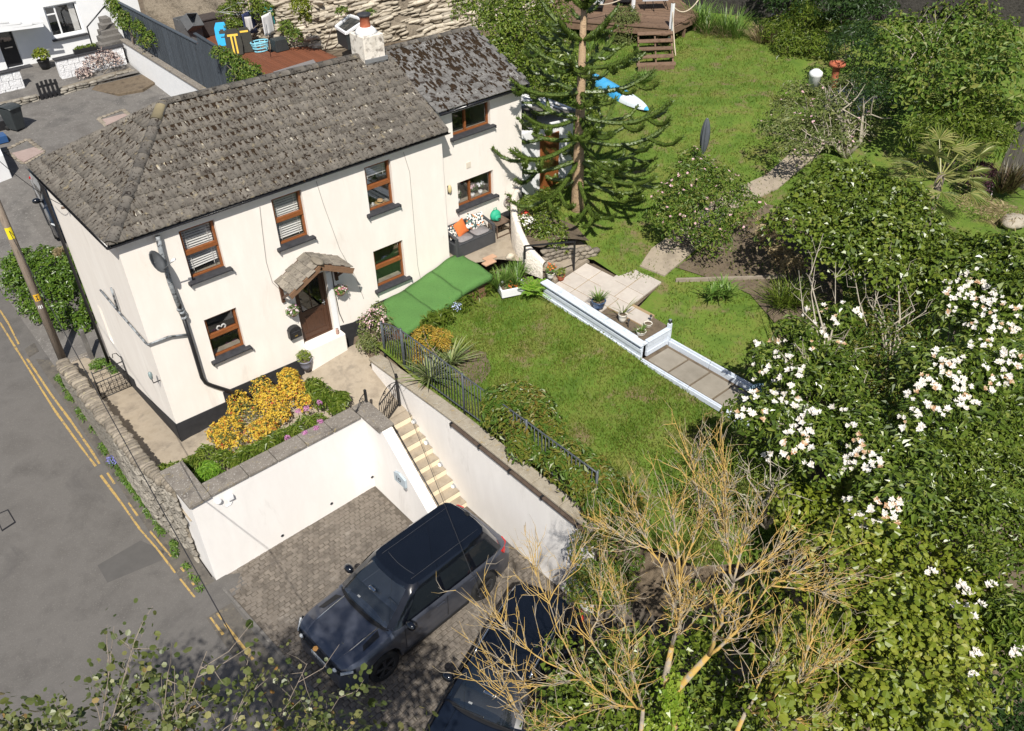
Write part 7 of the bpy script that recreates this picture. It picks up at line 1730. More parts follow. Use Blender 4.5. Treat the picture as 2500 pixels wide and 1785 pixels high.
P = gz(2465, 470, 2.2); t = thing('dark_phormium', 'dark bronze spiky clump at the right edge near the wooden panel', 'plant', P); LEAF('bronze_leaf', [(.05, .045, .02), (.10, .09, .035), (.07, .035, .025)], .4, .15)
for k, (dx, dy) in enumerate(((0, 0), (.3, .1), (-.2, .2))): tuft(t, P[0] + dx, P[1] + dy, P[2], 80, 1.2, .04, 'bronze_leaf', .9, 183 + k, 'leaves', .6)
plant('leaf_litter', 'dry grey twigs and litter on the ground under the spiky clump', 'litter', [LP(2390, 500, 2.15, .8, .1), LP(2450, 520, 2.1, .7, .1)], 900, .14, .012, 'straw_leaf', 186)
# ================================================================ the monkey puzzle tree
LEAF('monkey_leaf', [(.035, .062, .010), (.066, .105, .016), (.11, .155, .028), (.20, .24, .06)], .38, .1, .5, [0, .45, .85, 1])
M('monkey_bark', [(.30, .20, .115), (.38, .27, .165), (.20, .13, .08)], 6, .9, stretch=(1, 1, 3), bump=.9, bscale=14, bdist=.03)
mbse = np.array([13.42, -.52, 2.05]); mk = thing('monkey_puzzle_tree', 'tall monkey puzzle tree with rope like branches right of the house', 'tree', mbse)
def vzp(px, py, P):
 d = _ray(px, py); P = np.array(P[:2]); t = ((P - CPOS[:2]) @ d[:2]) / (d[:2] @ d[:2]); return (CPOS + d * t)[2]
ztop = vzp(1404, 5, mbse)
MB().tube([mbse - (0, 0, .3), mbse + (0, 0, .35), lerp(mbse, (mbse[0], mbse[1], ztop), .5), (mbse[0], mbse[1], ztop + .3)], [.26, .19, .14, .07], 14).build('trunk', 'monkey_bark', mk, True)
rg = np.random.default_rng(200)
def rope(mb, pts, r):
 """branch clothed in overlapping pointed scales"""
 pts = [np.asarray(p, float) for p in pts]
 mb.tube(pts, [r * .75] * (len(pts) - 1) + [r * .35], 6)
 for i in range(len(pts) - 1):
  a, b = pts[i], pts[i + 1]; d = b - a; L = np.linalg.norm(d); d = d / L; s = np.cross(d, (0, 0, 1.)); s = s / (np.linalg.norm(s) + 1e-6); u = np.cross(s, d)
  n = max(2, int(L / .055))
  for k in range(n):
   P = a + d * L * (k + rg.uniform()) / n
   for j in range(5):
    t = 2 * math.pi * (j + .5 * (k % 2)) / 5 + rg.uniform(-.3, .3); o = s * math.cos(t) + u * math.sin(t); w = np.cross(d, o) * .026
    tip = P + o * r * 1.35 + d * .085
    mb.add([P + o * r * .55 - w, P + o * r * .55 + w, tip], [(0, 1, 2)])
nodes = [(22, .85, 5, 1.1), (98, 1.3, 5, .7), (165, 1.7, 5, .42), (225, 2.05, 5, .26), (285, 2.35, 5, .10), (340, 2.65, 5, .0), (390, 2.65, 5, -.10), (435, 2.2, 5, -.22)]
for wi, (py, L, nb, el) in enumerate(nodes):
 z0 = vzp(1405, py, mbse); a0 = rg.uniform(0, 6.28)
 for k in range(nb):
  a = a0 + 2 * math.pi * k / nb + rg.uniform(-.2, .2); l = L * rg.uniform(.8, 1.12); d = np.array([math.cos(a), math.sin(a), 0])
  f = lambda s: np.array([mbse[0], mbse[1], z0]) + d * l * s + np.array([0, 0, 1]) * l * (el * s - .28 * s + (.42 + .15 * (el < .2)) * s ** 3 * .75)
  mb = MB(); main = [f(s) for s in np.linspace(.03, 1, 9)]; rope(mb, main, .082)
  sd = np.array([-d[1], d[0], 0])
  for q, s in enumerate((.48, .52, .74, .78)):
   if rg.uniform() < .1 or (wi < 2 and q > 2): continue
   sg = 1 if q % 2 else -1; b = f(s + rg.uniform(-.04, .04)); ll = l * (.50 - .25 * abs(s - .6)) * rg.uniform(.8, 1.2) * (1.1 - .45 * s)
   dd = unit(d * .75 + sd * sg * .75); rope(mb, [b + dd * ll * t + np.array([0, 0, 1]) * ll * (-.25 * t + .55 * t ** 3 - (.2 if el < 0 else 0) * t) for t in np.linspace(0, 1, 5)], .072)
  mb.build('branch', 'monkey_leaf', mk)
# ================================================================ bare lichen covered tree
def lichen_bark(name, orange, sc=7.0):
 m, nt, b, out = _mat(name); v = _pos(nt); f = _noise(nt, v, sc, 5, .65)
 c = _ramp(nt, f, [(.21, .18, .145), (.32, .275, .21), (.43, .29, .085), (.46, .28, .06)], [.30, .48 - orange * .08, .56 - orange * .08, .75]); nt.links.new(c, b.inputs['Base Color']); b.inputs['Roughness'].default_value = .95; _bump(nt, b, _noise(nt, v, 50, 4), .6, .01)
lichen_bark('lichen_bark', .6, 4.0); lichen_bark('twig_bark', .35, 3.0)
bt = thing('bare_tree', 'bare tree with orange lichened branches in front of the black car', 'tree', gz(1640, 1930, .0))
rg = np.random.default_rng(210)
tb0 = gz(1640, 1930, .0); trunks = [([tb0 - (0, 0, .6), gz(1640, 1800, 1.2), gz(1655, 1680, 2.1), gz(1730, 1600, 2.9)], [.11, .09, .065, .042]), ([gz(1640, 1800, 1.2), gz(1625, 1650, 2.4), gz(1640, 1580, 2.9)], [.075, .055, .040]), ([tb0 - (0, 0, .6), gz(1560, 1850, .9), gz(1570, 1730, 1.8)], [.065, .05, .03]), ([tb0, gz(1780, 1830, 1.5), gz(1820, 1740, 2.3)], [.065, .045, .03])]
for p, r in trunks: MB().tube(p, r, 9).build('trunk', 'lichen_bark', bt, True)
SEG = []
def grow(a, b, r, depth, label):
 a = np.array(a, float); b = np.array(b, float); L = np.linalg.norm(b - a); n = 6; pts = [a]
 side = rg.normal(size=3) * L * .05
 for i in range(1, n + 1): pts.append(lerp(a, b, i / n) + side * math.sin(math.pi * i / n) + rg.normal(size=3) * L * .012)
 rs = [lerp(r, r * .28, i / n) for i in range(n + 1)]
 return pts, rs
limbs = [((1730, 1600, 2.9), (1790, 1420, 4.6), .08), ((1730, 1600, 2.9), (1880, 1430, 4.2), .07), ((1640, 1580, 2.9), (1660, 1400, 4.4), .075), ((1640, 1580, 2.9), (1720, 1440, 4.2), .06), ((1640, 1580, 2.9), (1585, 1340, 4.5), .055),
         ((1570, 1730, 1.8), (1425, 1660, 2.9), .06), ((1425, 1660, 2.9), (1250, 1555, 3.7), .045), ((1425, 1660, 2.9), (1340, 1470, 3.8), .045), ((1570, 1730, 1.8), (1440, 1560, 3.4), .05), ((1570, 1730, 1.8), (1530, 1560, 3.3), .045),
         ((1790, 1420, 4.6), (1765, 1260, 5.6), .05), ((1790, 1420, 4.6), (1835, 1290, 5.4), .045), ((1790, 1420, 4.6), (1900, 1340, 5.0), .04), ((1660, 1400, 4.4), (1640, 1240, 5.4), .045), ((1660, 1400, 4.4), (1710, 1240, 5.5), .04), ((1585, 1340, 4.5), (1545, 1230, 5.2), .035), ((1585, 1340, 4.5), (1480, 1280, 4.9), .03),
         ((1820, 1740, 2.3), (1960, 1650, 3.2), .055), ((1960, 1650, 3.2), (2050, 1600, 3.6), .04), ((1960, 1650, 3.2), (2000, 1480, 4.0), .04), ((1820, 1740, 2.3), (1900, 1560, 3.6), .05), ((1880, 1430, 4.2), (1990, 1370, 4.6), .04), ((1880, 1430, 4.2), (2020, 1450, 4.3), .035), ((1820, 1740, 2.3), (1990, 1750, 2.9), .045),
         ((1570, 1730, 1.8), (1380, 1760, 2.6), .045), ((1340, 1470, 3.8), (1300, 1370, 4.3), .03), ((1340, 1470, 3.8), (1420, 1340, 4.4), .03), ((1440, 1560, 3.4), (1470, 1400, 4.2), .035), ((1250, 1555, 3.7), (1195, 1500, 4.0), .025), ((1425, 1660, 2.9), (1290, 1680, 3.4), .04), ((1290, 1680, 3.4), (1190, 1590, 3.8), .028), ((1530, 1560, 3.3), (1510, 1440, 4.1), .035), ((1710, 1240, 5.5), (1690, 1110, 6.1), .03), ((1765, 1260, 5.6), (1770, 1150, 6.2), .03), ((1380, 1760, 2.6), (1290, 1770, 3.0), .03), ((1290, 1770, 3.0), (1200, 1640, 3.6), .022)]
twv = MB(); tw2 = MB()
def twigs(pts, r, lv):
 n = len(pts)
 for i in range(2 if lv == 0 and n > 4 else 1, n):
  for k in range(4 if lv == 0 else 1):
   if rg.uniform() < (.15 if lv == 0 else .25): continue
   d0 = unit(pts[i] - pts[i - 1]); d = unit(d0 * 1.3 + rg.normal(size=3) * .6 + (0, 0, .3)); l = rg.uniform(.25, .85) * (1.0 if lv == 0 else .5); a = lerp(pts[i - 1], pts[i], rg.uniform())
   q = [a, a + d * l * .5 + rg.normal(size=3) * .03, a + d * l + (0, 0, .08 * l) + rg.normal(size=3) * .03]; rr = max(.0045, r * .75)
   (twv if lv == 0 else tw2).tube(q, [rr, rr * .7, rr * .3], 4)
   if lv < 2: twigs(q, rr, lv + 1)
for (a, b, r) in limbs:
 lf = b[0] < 1430; r *= .32 if lf else .46; pts, rs = grow(gz(*a), gz(*b), r, 0, ''); MB().tube(pts, rs, 7).build('branch', 'lichen_bark', bt, True); twigs(pts[::2] if lf else pts, max(.010, r * .5), 0)
twv.build('twigs', 'lichen_bark', bt, kind='stuff'); tw2.build('fine_twigs', 'twig_bark', bt, kind='stuff')
iv2 = [(*lerp(gz(1640, 1800, 1.2), gz(1655, 1680, 2.1), t), .26, .26, .3) for t in (0, .35, .7)] + [(*lerp(gz(1640, 1800, 1.2), gz(1625, 1650, 2.4), t), .22, .22, .3) for t in (.3, .6, .9)] + [(*gz(1600, 1790, 1.2), .35, .35, .3), (*gz(1650, 1780, 1.2), .35, .35, .3)]
LEAF('ivy_bright', [(.11, .19, .014), (.19, .28, .025), (.27, .33, .05)], .32, .25, .6)
q, nn = lumps_points(iv2, 1900, np.random.default_rng(212), .3, .4); leaves('climbing_ivy', q, nn, .085, .07, 'ivy_bright', bt)
# dead twiggy stems in front of the camellias
for j, (lab, base, tips) in enumerate((('dead forked sapling standing in front of the white camellia', (2000, 985, 1.6), [(2010, 570, 4.6), (1990, 650, 4.1), (2040, 640, 4.0), (1950, 660, 3.8), (2015, 800, 3.2)]), ('grey twiggy dead stems among the red tipped shrub', (2170, 900, 2.2), [(2150, 690, 3.6), (2180, 610, 3.8), (2230, 640, 3.8), (2130, 700, 3.4), (2260, 760, 3.4), (2290, 880, 3.0), (2110, 660, 3.6), (2080, 640, 3.6), (2210, 700, 3.5)]), ('spreading bare branches low in the white camellia', (2010, 985, 2.0), [(1935, 880, 2.9), (2050, 880, 3.0), (2090, 850, 3.1), (1900, 960, 2.7), (2110, 930, 2.9), (1960, 850, 3.0)]), ('thin grey twigs rising from the bank left of the lime shrub', (1870, 1290, 1.5), [(1830, 1130, 3.0), (1880, 1100, 3.2), (1920, 1150, 3.2), (1800, 1200, 2.6), (1950, 1210, 3.1), (1860, 1180, 3.0)]))):
 t = thing('dead_shrub', lab, 'dead shrub', gz(*base)); rough_tree(t, gz(*base), [gz(*p) for p in tips], .035, 'bark_pale', 220 + j, 7, .5)
# ================================================================ leafy poplar rising in front of the camera
LEAF('poplar_leaf', [(.050, .072, .016), (.085, .110, .026), (.14, .155, .045), (.25, .24, .09), (.30, .14, .04)], .42, .25, .5, [0, .45, .82, .975, 1])
pp0 = np.array([-6.6, -13.4, ZP]); pop = thing('poplar_tree', 'tall poplar with small round leaves rising at the bottom left', 'tree', pp0)
rg = np.random.default_rng(230)
MB().tube([pp0 - (0, 0, .3), (-6.4, -13.5, 3.0), (-5.8, -13.6, 6.0)], [.22, .16, .09], 10).build('trunk', 'bark_pale', pop, True)
def cpt(px, py, depth): return CPOS + _ray(px, py) * depth
tips = [((90, 1760), 7.2), ((160, 1700), 7.4), ((270, 1620), 6.8), ((330, 1700), 7.0), ((410, 1640), 6.5), ((505, 1590), 6.4), ((330, 1560), 6.6), ((430, 1730), 6.6), ((600, 1690), 6.6), ((200, 1780), 6.8), ((30, 1780), 7.2), ((520, 1800), 6.6), ((750, 1620), 7.8), ((770, 1750), 7.9), ((830, 1700), 7.9), ((870, 1760), 8.2), ((690, 1780), 7.8), ((980, 1780), 8.2), ((-80, 1800), 7.2), ((300, 1850), 6.6), ((120, 1900), 6.8), ((450, 1900), 6.6), ((620, 1900), 7.0), ((760, 1900), 7.6), ((0, 1950), 7.0), ((250, 2000), 6.6), ((500, 2050), 6.8), ((100, 2100), 7.0), ((-150, 1950), 7.4), ((-200, 2100), 7.4), ((350, 2150), 6.8), ((700, 2100), 7.4)]
LPp = []; LNn = []
for (px, dp) in tips:
 tip = cpt(*px, dp); root = np.array([-5.9, -13.6, rg.uniform(4.0, 6.2)]); m = lerp(root, tip, .55) + np.array([0, 0, -.25]) + rg.normal(size=3) * .12
 pts = [root, lerp(root, m, .5), m, lerp(m, tip, .5) + (0, 0, .08), tip]
 MB().tube(pts, [.022, .016, .010, .006, .003], 5).build('branch', 'bark', pop, True)
 tw = MB()
 for k in range(26):
  s = rg.uniform(.35, 1) ** .7; i = min(int(s * 4), 3); a = lerp(pts[i], pts[i + 1], s * 4 - i); d = unit(unit(tip - m) * .7 + rg.normal(size=3) * .8); l = rg.uniform(.15, .5); e = a + d * l
  tw.tube([a, lerp(a, e, .5) + rg.normal(size=3) * .02, e], [.004, .003, .0015], 3)
  nl = int(rg.integers(16, 30)) // (3 if px[1] < 1670 or px[0] > 900 else 1)
  for j in range(nl):
   LPp.append(lerp(a, e, rg.uniform(.1, 1.1)) + rg.normal(size=3) * .05); LNn.append(rg.normal(size=3) * .7 + (0, -.2, .7))
 tw.build('twigs', 'bark', pop, kind='stuff')
leaves('foliage', np.array(LPp), np.array(LNn), .046, .043, 'poplar_leaf', pop, .2, .1, rg, kind='round')
# lower, denser crown out of frame below, which shades the road
q, nn = lumps_points([(-5.6, -13.4, 6.2, 2.0, 1.6, 1.4), (-3.9, -13.6, 5.6, 1.6, 1.4, 1.3), (-6.6, -13.9, 5.0, 1.6, 1.6, 1.8), (-2.6, -13.3, 5.4, 1.2, 1.2, 1.2), (-4.6, -14.2, 4.2, 1.8, 1.4, 1.4), (-6.7, -9.9, 5.7, 1.1, 1.0, .8), (-5.6, -10.9, 6.0, 1.1, 1.0, .8), (-6.3, -11.6, 6.2, 1.4, 1.2, .9), (-4.8, -12.0, 6.2, 1.2, 1.0, .8)], 13000, np.random.default_rng(231), .8, .4); leaves('foliage', q, nn, .085, .075, 'poplar_leaf', pop, .2, .1, np.random.default_rng(232), kind='round')
# ================================================================ neighbouring house and yard at the back left
nh = thing('neighbour_house', 'white neighbouring house with dark door at the top left', 'house', (6, 29, 1.6))
wall('front_wall', 'white_paint', (1.5, 28.3), (1, 0), (0, -1), 9.6, 6.5, [(6.72 - 1.5, 8.23 - 1.5, 2.52, 3.92), (4.36 - 1.5, 5.10 - 1.5, 1.6, 3.45)], .22, .8, nh)
wf = MB(); frame_bars(wf, 6.72, 8.23, 2.52, 3.92, 28.40, 28.46, .08); wf.box(7.18, 7.25, 28.40, 28.45, 2.60, 3.84); wf.box(6.80, 7.18, 28.40, 28.45, 3.50, 3.56); w_ = wf.build('window', 'white_paint', nh, bev=.006)
for a, b, c, d in ((6.80, 7.18, 2.60, 3.50), (6.80, 7.18, 3.56, 3.84), (7.25, 8.15, 2.60, 3.84)): pq(a, b, 28.42, c, d, w_)
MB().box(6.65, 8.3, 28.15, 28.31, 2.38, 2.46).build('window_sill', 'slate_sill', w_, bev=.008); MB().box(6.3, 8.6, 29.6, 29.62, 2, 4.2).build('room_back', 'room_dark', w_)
MB().box(7.85, 8.12, 28.52, 28.56, 2.6, 3.84).build('curtain', 'blind', w_)
dd = MB().box(4.38, 5.08, 28.42, 28.46, 1.62, 3.43).build('door', 'black_paint', nh, bev=.01); MB().box(4.55, 4.90, 28.405, 28.419, 2.45, 2.50).build('letter_plate', 'chrome', dd); pq(4.5, 4.96, 28.41, 2.75, 3.3, dd, 'door_glass')
MB().box(4.30, 5.35, 27.85, 28.29, 1.45, 1.62).build('door_step', 'slate_sill', nh, bev=.01)
pr = MB().add([(3.2, 27.3, 4.05), (6.3, 27.3, 3.50), (6.35, 28.29, 3.50), (3.2, 28.29, 4.4), (3.2, 27.25, 4.5)], [(0, 1, 2, 3)]).build('porch_roof', 'white_paint', nh, solid=.1)
for i in range(6): MB().beam((3.2, 27.24, 3.62 + i * .14), (6.25 - i * .45, 27.24, 3.42 + i * .14), .03, .13).build('cladding_board', 'white_paint', pr, bev=.004)
def block_wall(lab, x0, x1, y, z0, z1, d=.3):
 t = thing('block_wall', lab, 'wall', ((x0 + x1) / 2, y, z0)); M('white_block', [(.74, .74, .75), (.68, .68, .69), (.78, .78, .78)], 5, .85, bump=.9, bscale=9, bdist=.05)
 MB().box(x0, x1, y, y + d - .02, z0, z1 - .02).build('core', 'white_block', t)
 nr = 3; hh = (z1 - z0) / nr
 for r in range(nr):
  x = x0 + (.25 if r % 2 else 0) * -1
  while x < x1 - .05:
   a = max(x, x0); b = min(x + .48, x1)
   if b - a > .06: MB().box(a + .006, b - .006, y - .03 - random.uniform(0, .015), y, z0 + r * hh + .006, z0 + (r + 1) * hh - .006).build('block', 'white_block', t, bev=.012)
   x += .5
 MB().box(x0 - .06, x1 + .06, y - .08, y + d, z1, z1 + .07).build('coping', 'slate_sill', t, bev=.01)
block_wall('white block planter wall with slate coping below the neighbour window', 5.94, 9.0, 25.8, 1.35, 2.2)
block_wall('white block planter wall at the left edge before the dark door', 2.0, 4.32, 25.8, 1.1, 2.15)
sheet('neighbour_terrace', [(1.0, 24.6), (9.1, 24.6), (9.1, 28.3), (1.0, 28.3)], lambda x, y: lerp(1.25, 1.58, sstep(24.6, 27.5, y)), 'concrete_grey', 1.0)
st_ = thing('yard_stone_wall', 'low rubble wall under the neighbour terrace', 'wall', (5.5, 24.5, .9))
MB().prism([(1.2, 24.55), (4.45, 24.5), (4.45, 24.8), (1.2, 24.9)], .5, 1.30).prism([(5.4, 24.5), (8.9, 25.0), (8.9, 25.3), (5.4, 24.8)], .5, 1.35).build('wall_core', 'mortar', st_, kind='stuff')
for r in range(6):
 for i in range(24):
  x = 1.3 + i * .33 + random.uniform(-.08, .08)
  if 4.3 < x < 5.5: continue
  y = 24.5 if x < 5 else lerp(24.47, 24.97, (x - 5.4) / 3.5)
  copy_pieces('stone', STONES['stone_slip'][(i + r) % 6], st_, [mat4((x, y, .80 + r * .10 + .03 * math.sin(i)), np.array([.34, .03, 0]), np.array([0, .2, 0]), np.array([0, 0, .11]))])
bed_ = [LP(225, 155, 1.75, .5, .4), LP(255, 140, 1.9, .5, .4), LP(280, 150, 1.8, .4, .4), LP(205, 180, 1.5, .4, .3)]
t = plant('rockery_shrub', 'pinkish white flowering rockery shrub against the white block wall', 'shrub', bed_, 1500, .07, .03, 'purple_leaf', 300, 4); add_leaves(t, bed_, 1300, .055, .045, LEAF('rock_fl', [(.55, .42, .36), (.62, .52, .46), (.40, .26, .22)], .7, .2), 301, 'blossom')
setp(MB().prism([tuple(gz(x, y, .98)[:2]) for x, y in ((225, 225), (290, 236), (350, 225), (385, 205), (340, 175), (285, 170))], .9, 1.12).build('stone_bed', 'soil', None, bev=.03), 'low semicircular stone planting bed in the yard corner', 'planting bed')
gk = thing('picket_gate', 'small black wooden picket gate in the yard wall', 'gate', (4.95, 24.45, .95))
for i in range(5): MB().box(4.50 + i * .19, 4.62 + i * .19, 24.42, 24.45, 1.0, 1.86 + .06 * math.sin(i * .8)).build('picket', 'black_paint', gk, bev=.006)
for z in (1.2, 1.62): MB().box(4.50, 5.40, 24.45, 24.48, z, z + .1).build('rail', 'black_paint', gk)
setp(MB().box(4.45, 5.45, 24.2, 24.5, .85, 1.0).build('gate_step', 'coping_tan', None, bev=.02), 'worn stone step below the black picket gate', 'step')
def bin_(x, y, z, rot, lab, body, lid):
 t = thing('wheelie_bin', lab, 'bin', (x, y, z), rot, local=True)
 mb = MB(); mb.add([(-.22, -.26, .06), (.22, -.26, .06), (.22, .26, .06), (-.22, .26, .06), (-.29, -.36, .95), (.29, -.36, .95), (.29, .36, .95), (-.29, .36, .95)], [(0, 3, 2, 1), (4, 5, 6, 7), (0, 1, 5, 4), (1, 2, 6, 5), (2, 3, 7, 6), (3, 0, 4, 7)]); mb.build('body', body, t, bev=.02)
 mb = MB(); mb.grid(lambda u, v: (lerp(-.31, .31, u), lerp(-.42, .40, v), .97 + .09 * math.sin(math.pi * v) * (1 - .3 * abs(2 * u - 1))), 7, 7); mb.build('lid', lid, t, True, solid=.03)
 MB().tube([(-.2, .40, 1.0), (-.2, .46, .98), (.2, .46, .98), (.2, .40, 1.0)], .018, 6).build('handle', lid, t, True)
 for s in (-1, 1): MB().tube([(s * .20, .27, .10), (s * .26, .27, .10)], .10, 14).build('wheel', 'tyre', t, True)
M('bin_dark', [(.028, .034, .036), (.04, .046, .048)], 6, .5)
bp_ = gz(42, 316, .95); bin_(bp_[0], bp_[1], zdrive(*bp_[:2]), rad(25), 'dark green grey wheelie bin in the back yard', 'bin_dark', 'bin_dark')
setp(MB().box(1.9, 2.5, 22.3, 22.9, .95, 1.35).build('recycling_box', 'black_paint', None, bev=.02), 'low black recycling crate left of the wheelie bin', 'crate'); setp(MB().box(1.6, 2.1, 21.0, 21.5, .9, 1.2).build('blue_box', M('box_blue', [(.02, .07, .19), (.03, .09, .23)], 6, .5), None, bev=.02), 'blue recycling box cut by the left picture edge', 'crate')
for i, (pts, z) in enumerate((([(240, 290), (300, 268), (318, 283), (262, 310)], .78), ([(10, 368), (68, 340), (108, 372), (60, 400)], .52))):
 c = [ghf(x, y, zdrive, z) for x, y in pts]; t = thing('paved_patch', ['small pinkish paved patch with cobble border in the middle of the yard', 'pinkish paved patch with cobble border at the left of the yard'][i], 'paving', np.mean(c, 0)); m = np.mean(c, 0)
 MB().prism([p[:2] for p in c][::-1], m[2] - .05, m[2] + .012).build('slab', M('pink_slab', [(.30, .225, .20), (.36, .28, .25)], 4, .9), t)
 for a in range(4):
  A_, B_ = c[a], c[(a + 1) % 4]
  for k in range(6): P = lerp(A_, B_, (k + .5) / 6); copy_pieces('cobble', STONES['stone'][k % 6], t, [mat4((P[0], P[1], P[2] + .012), unit(B_ - A_) * np.linalg.norm(B_ - A_) / 6.4, unit(np.cross((0, 0, 1), B_ - A_)) * .2, np.array([0, 0, .06]))])
t = pot('plant_pot', 'black tub with a yellow green shrub by the dark door', *gz(112, 168, 1.55), .26, .42, 'black_paint'); P = gz(112, 168, 1.55); q, nn = lumps_points([(P[0], P[1], P[2] + .62, .36, .36, .3)], 420, np.random.default_rng(310)); leaves('foliage', q, nn, .11, .07, 'lime_leaf', t)
tr_ = thing('trough_planter', 'black trough planter with green plants on the white block wall', 'planter', (6.9, 26.0, 2.27)); MB().box(6.85, 7.95, 25.85, 26.08, 2.27, 2.46).build('trough', 'black_paint', tr_, bev=.01); q, nn = lumps_points([(7.2, 25.97, 2.47, .3, .12, .1), (7.65, 25.97, 2.47, .3, .12, .1)], 420, np.random.default_rng(311)); leaves('foliage', q, nn, .07, .04, 'fresh_leaf', tr_)
hd = thing('yard_handrail', 'black handrail beside the neighbour steps', 'handrail', (7.9, 26.6, 1.9)); MB().tube([(7.9, 26.6, 1.6), (7.92, 26.6, 3.14), (9.0, 26.6, 3.9)], .035, 8).build('rail', 'black_paint', hd, True)
sn = thing('yard_steps', 'rising grey steps right of the black handrail', 'steps', (8.6, 26.8, 1.9))
for i in range(5): MB().box(8.15 + .2 * i, 9.35, 26.2 + .32 * i, 26.5 + .32 * (i + 1), 1.4, 2.35 + .19 * i).build('step', 'concrete_grey', sn, bev=.01)
setp(MB().prism([(9.18, 12.0), (9.42, 12.0), (9.42, 26.4), (9.18, 26.4)], -.2, [2.05, 2.05, 2.3, 2.3]).build('white_boundary_wall', 'white_paint', None, bev=.02), 'long white painted boundary wall running back from the roof', 'wall')
MB().prism([(9.14, 12.0), (9.44, 12.0), (9.44, 26.4), (9.14, 26.4)], [2.051, 2.051, 2.301, 2.301], [2.12, 2.12, 2.37, 2.37]).build('wall_coping', 'coping', bpy.data.objects['white_boundary_wall'])
setp(MB().prism([(-2.2, 17.2), (1.25, 17.9), (1.55, 20.2), (-2.2, 21)], -.2, [1.6, 1.6, 1.6, 1.6]).build('left_boundary_wall', 'white_paint', None, bev=.02), 'pale wall corner at the left picture edge beside the drive', 'wall')
# fence of dark stained boards
fn_ = thing('board_fence', 'dark blue grey board fence above the white boundary wall', 'fence', (10, 19, 2.2))
M('fence_board', [(.040, .050, .062), (.062, .075, .09), (.028, .035, .044)], 4, .8, stretch=(6, 6, .7), bump=.3, bscale=40, bdist=.01, rnd=.2)
y = 26.6; k = 0
while y > 12.2:
 zt2 = 4.05 if y > 17.6 else lerp(4.12, 4.42, (y - 12) / 5.6); w = .145; zb2 = lerp(2.0, 2.25, (y - 12) / 14)
 MB().box(9.45 + .012 * (k % 2), 9.475 + .012 * (k % 2), y - w + .006, y, zb2, zt2 + random.uniform(-.01, .01)).build('fence_board', 'fence_board', fn_); y -= w; k += 1
for a, b, z, z2 in ((17.6, 26.65, 4.07, 4.07), (12.1, 17.6, 4.14, 4.44)): MB().beam((9.48, a, z), (9.48, b, z2), .13, .04).build('top_rail', 'fence_board', fn_)
for a in (13.5, 16.0, 18.5, 21, 23.5, 26): MB().box(9.50, 9.60, a - .05, a + .05, 1.8, 4.02).build('post', 'fence_board', fn_)
plant('fence_climber', 'leafy climber hanging over the left end of the board fence', 'climber', [(*gx(x, y, 9.35), .35, r, r) for x, y, r in ((275, 15, .5), (290, 35, .6), (315, 60, .6), (345, 80, .55), (372, 100, .45), (300, 60, .4), (355, 105, .3))], 3400, .12, .06, 'bush_leaf', 320, 3)
plant('fence_climber', 'leafy climber hanging over the near end of the board fence', 'climber', [(*gx(x, y, 9.35), .35, r, r) for x, y, r in ((535, 132, .3), (560, 150, .45), (590, 172, .55), (618, 184, .5), (575, 190, .4), (605, 200, .45))], 2600, .11, .055, 'bush_leaf', 321, 3)
# ---------------------------------------------------------------- neighbour deck and what stands on it
nd = thing('neighbour_deck', 'red brown timber deck behind the board fence', 'deck', (12.5, 17, 2.4))
M('deck_red', [(.135, .045, .022), (.175, .062, .030), (.10, .034, .018)], 5, .7, stretch=(1, 5, 1), rnd=.12)
for i in range(36):
 x = 10.1 + .145 * i; MB().box(x, x + .138, 14.2, 19.4 if x > 13.4 else 25.5, 2.36, 2.40).build('deck_board', 'deck_red', nd)
dst = thing('deck_step', 'grey board step at the near edge of the red brown deck', 'step', (13.2, 16.7, 2.4))
e_ = [gz(667, 176, 2.5), gz(675, 181, 2.5), gz(775, 157, 2.5), gz(765, 146, 2.5)]; MB().prism([p[:2] for p in e_], 2.2, 2.52).build('tread', M('deck_grey', [(.17, .16, .16), (.21, .20, .20)], 6, .8, stretch=(5, 1, 1)), dst, bev=.01)
M('box_grey', [(.095, .10, .105), (.125, .13, .135)], 5, .6)
def gbox(lab, px, py, z, sx, sy, h, rot, name='planter_box', mat='box_grey', rim=.04):
 P = gz(px, py, z); t = thing(name, lab, 'box', P, rot, local=True, group='grey boxes on the deck' if name == 'planter_box' else None)
 for s in (-1, 1): MB().box(s * sx / 2 - rim / 2, s * sx / 2 + rim / 2, -sy / 2, sy / 2, 0, h).build('side', mat, t, bev=.008); MB().box(-sx / 2 + rim / 2, sx / 2 - rim / 2, s * sy / 2 - rim / 2, s * sy / 2 + rim / 2, 0, h).build('end', mat, t, bev=.008)
 MB().box(-sx / 2, sx / 2, -sy / 2, sy / 2, 0.02, .06).build('floor', mat, t); return t
gbox('tall grey open planter box at the far end of the deck', 425, 55, 2.42, .95, .7, 1.05, .1)
gbox('shorter grey planter box in front of the tall one', 455, 82, 2.42, .7, .55, .75, .1)
gbox('low grey planter box nearest the fence rail', 478, 98, 2.42, .6, .5, .6, .15)
tp = gbox('upturned grey crate balanced on the planter boxes', 462, 60, 3.2, .75, .6, .45, .5); tp.rotation_euler = (rad(55), rad(12), .5)
cs = thing('storage_chest', 'large dark brown storage chest against the rock bank', 'chest', gz(520, 80, 2.42)); P = gz(520, 80, 2.42); M('chest_brown', [(.045, .036, .035), (.06, .05, .048)], 5, .6)
MB().box(P[0] - .85, P[0] + .75, P[1] - .4, P[1] + .45, 2.41, 3.12).build('chest_body', 'chest_brown', cs, bev=.02); MB().box(P[0] - .9, P[0] + .8, P[1] - .45, P[1] + .5, 3.13, 3.22).build('lid', 'chest_brown', cs, bev=.02)
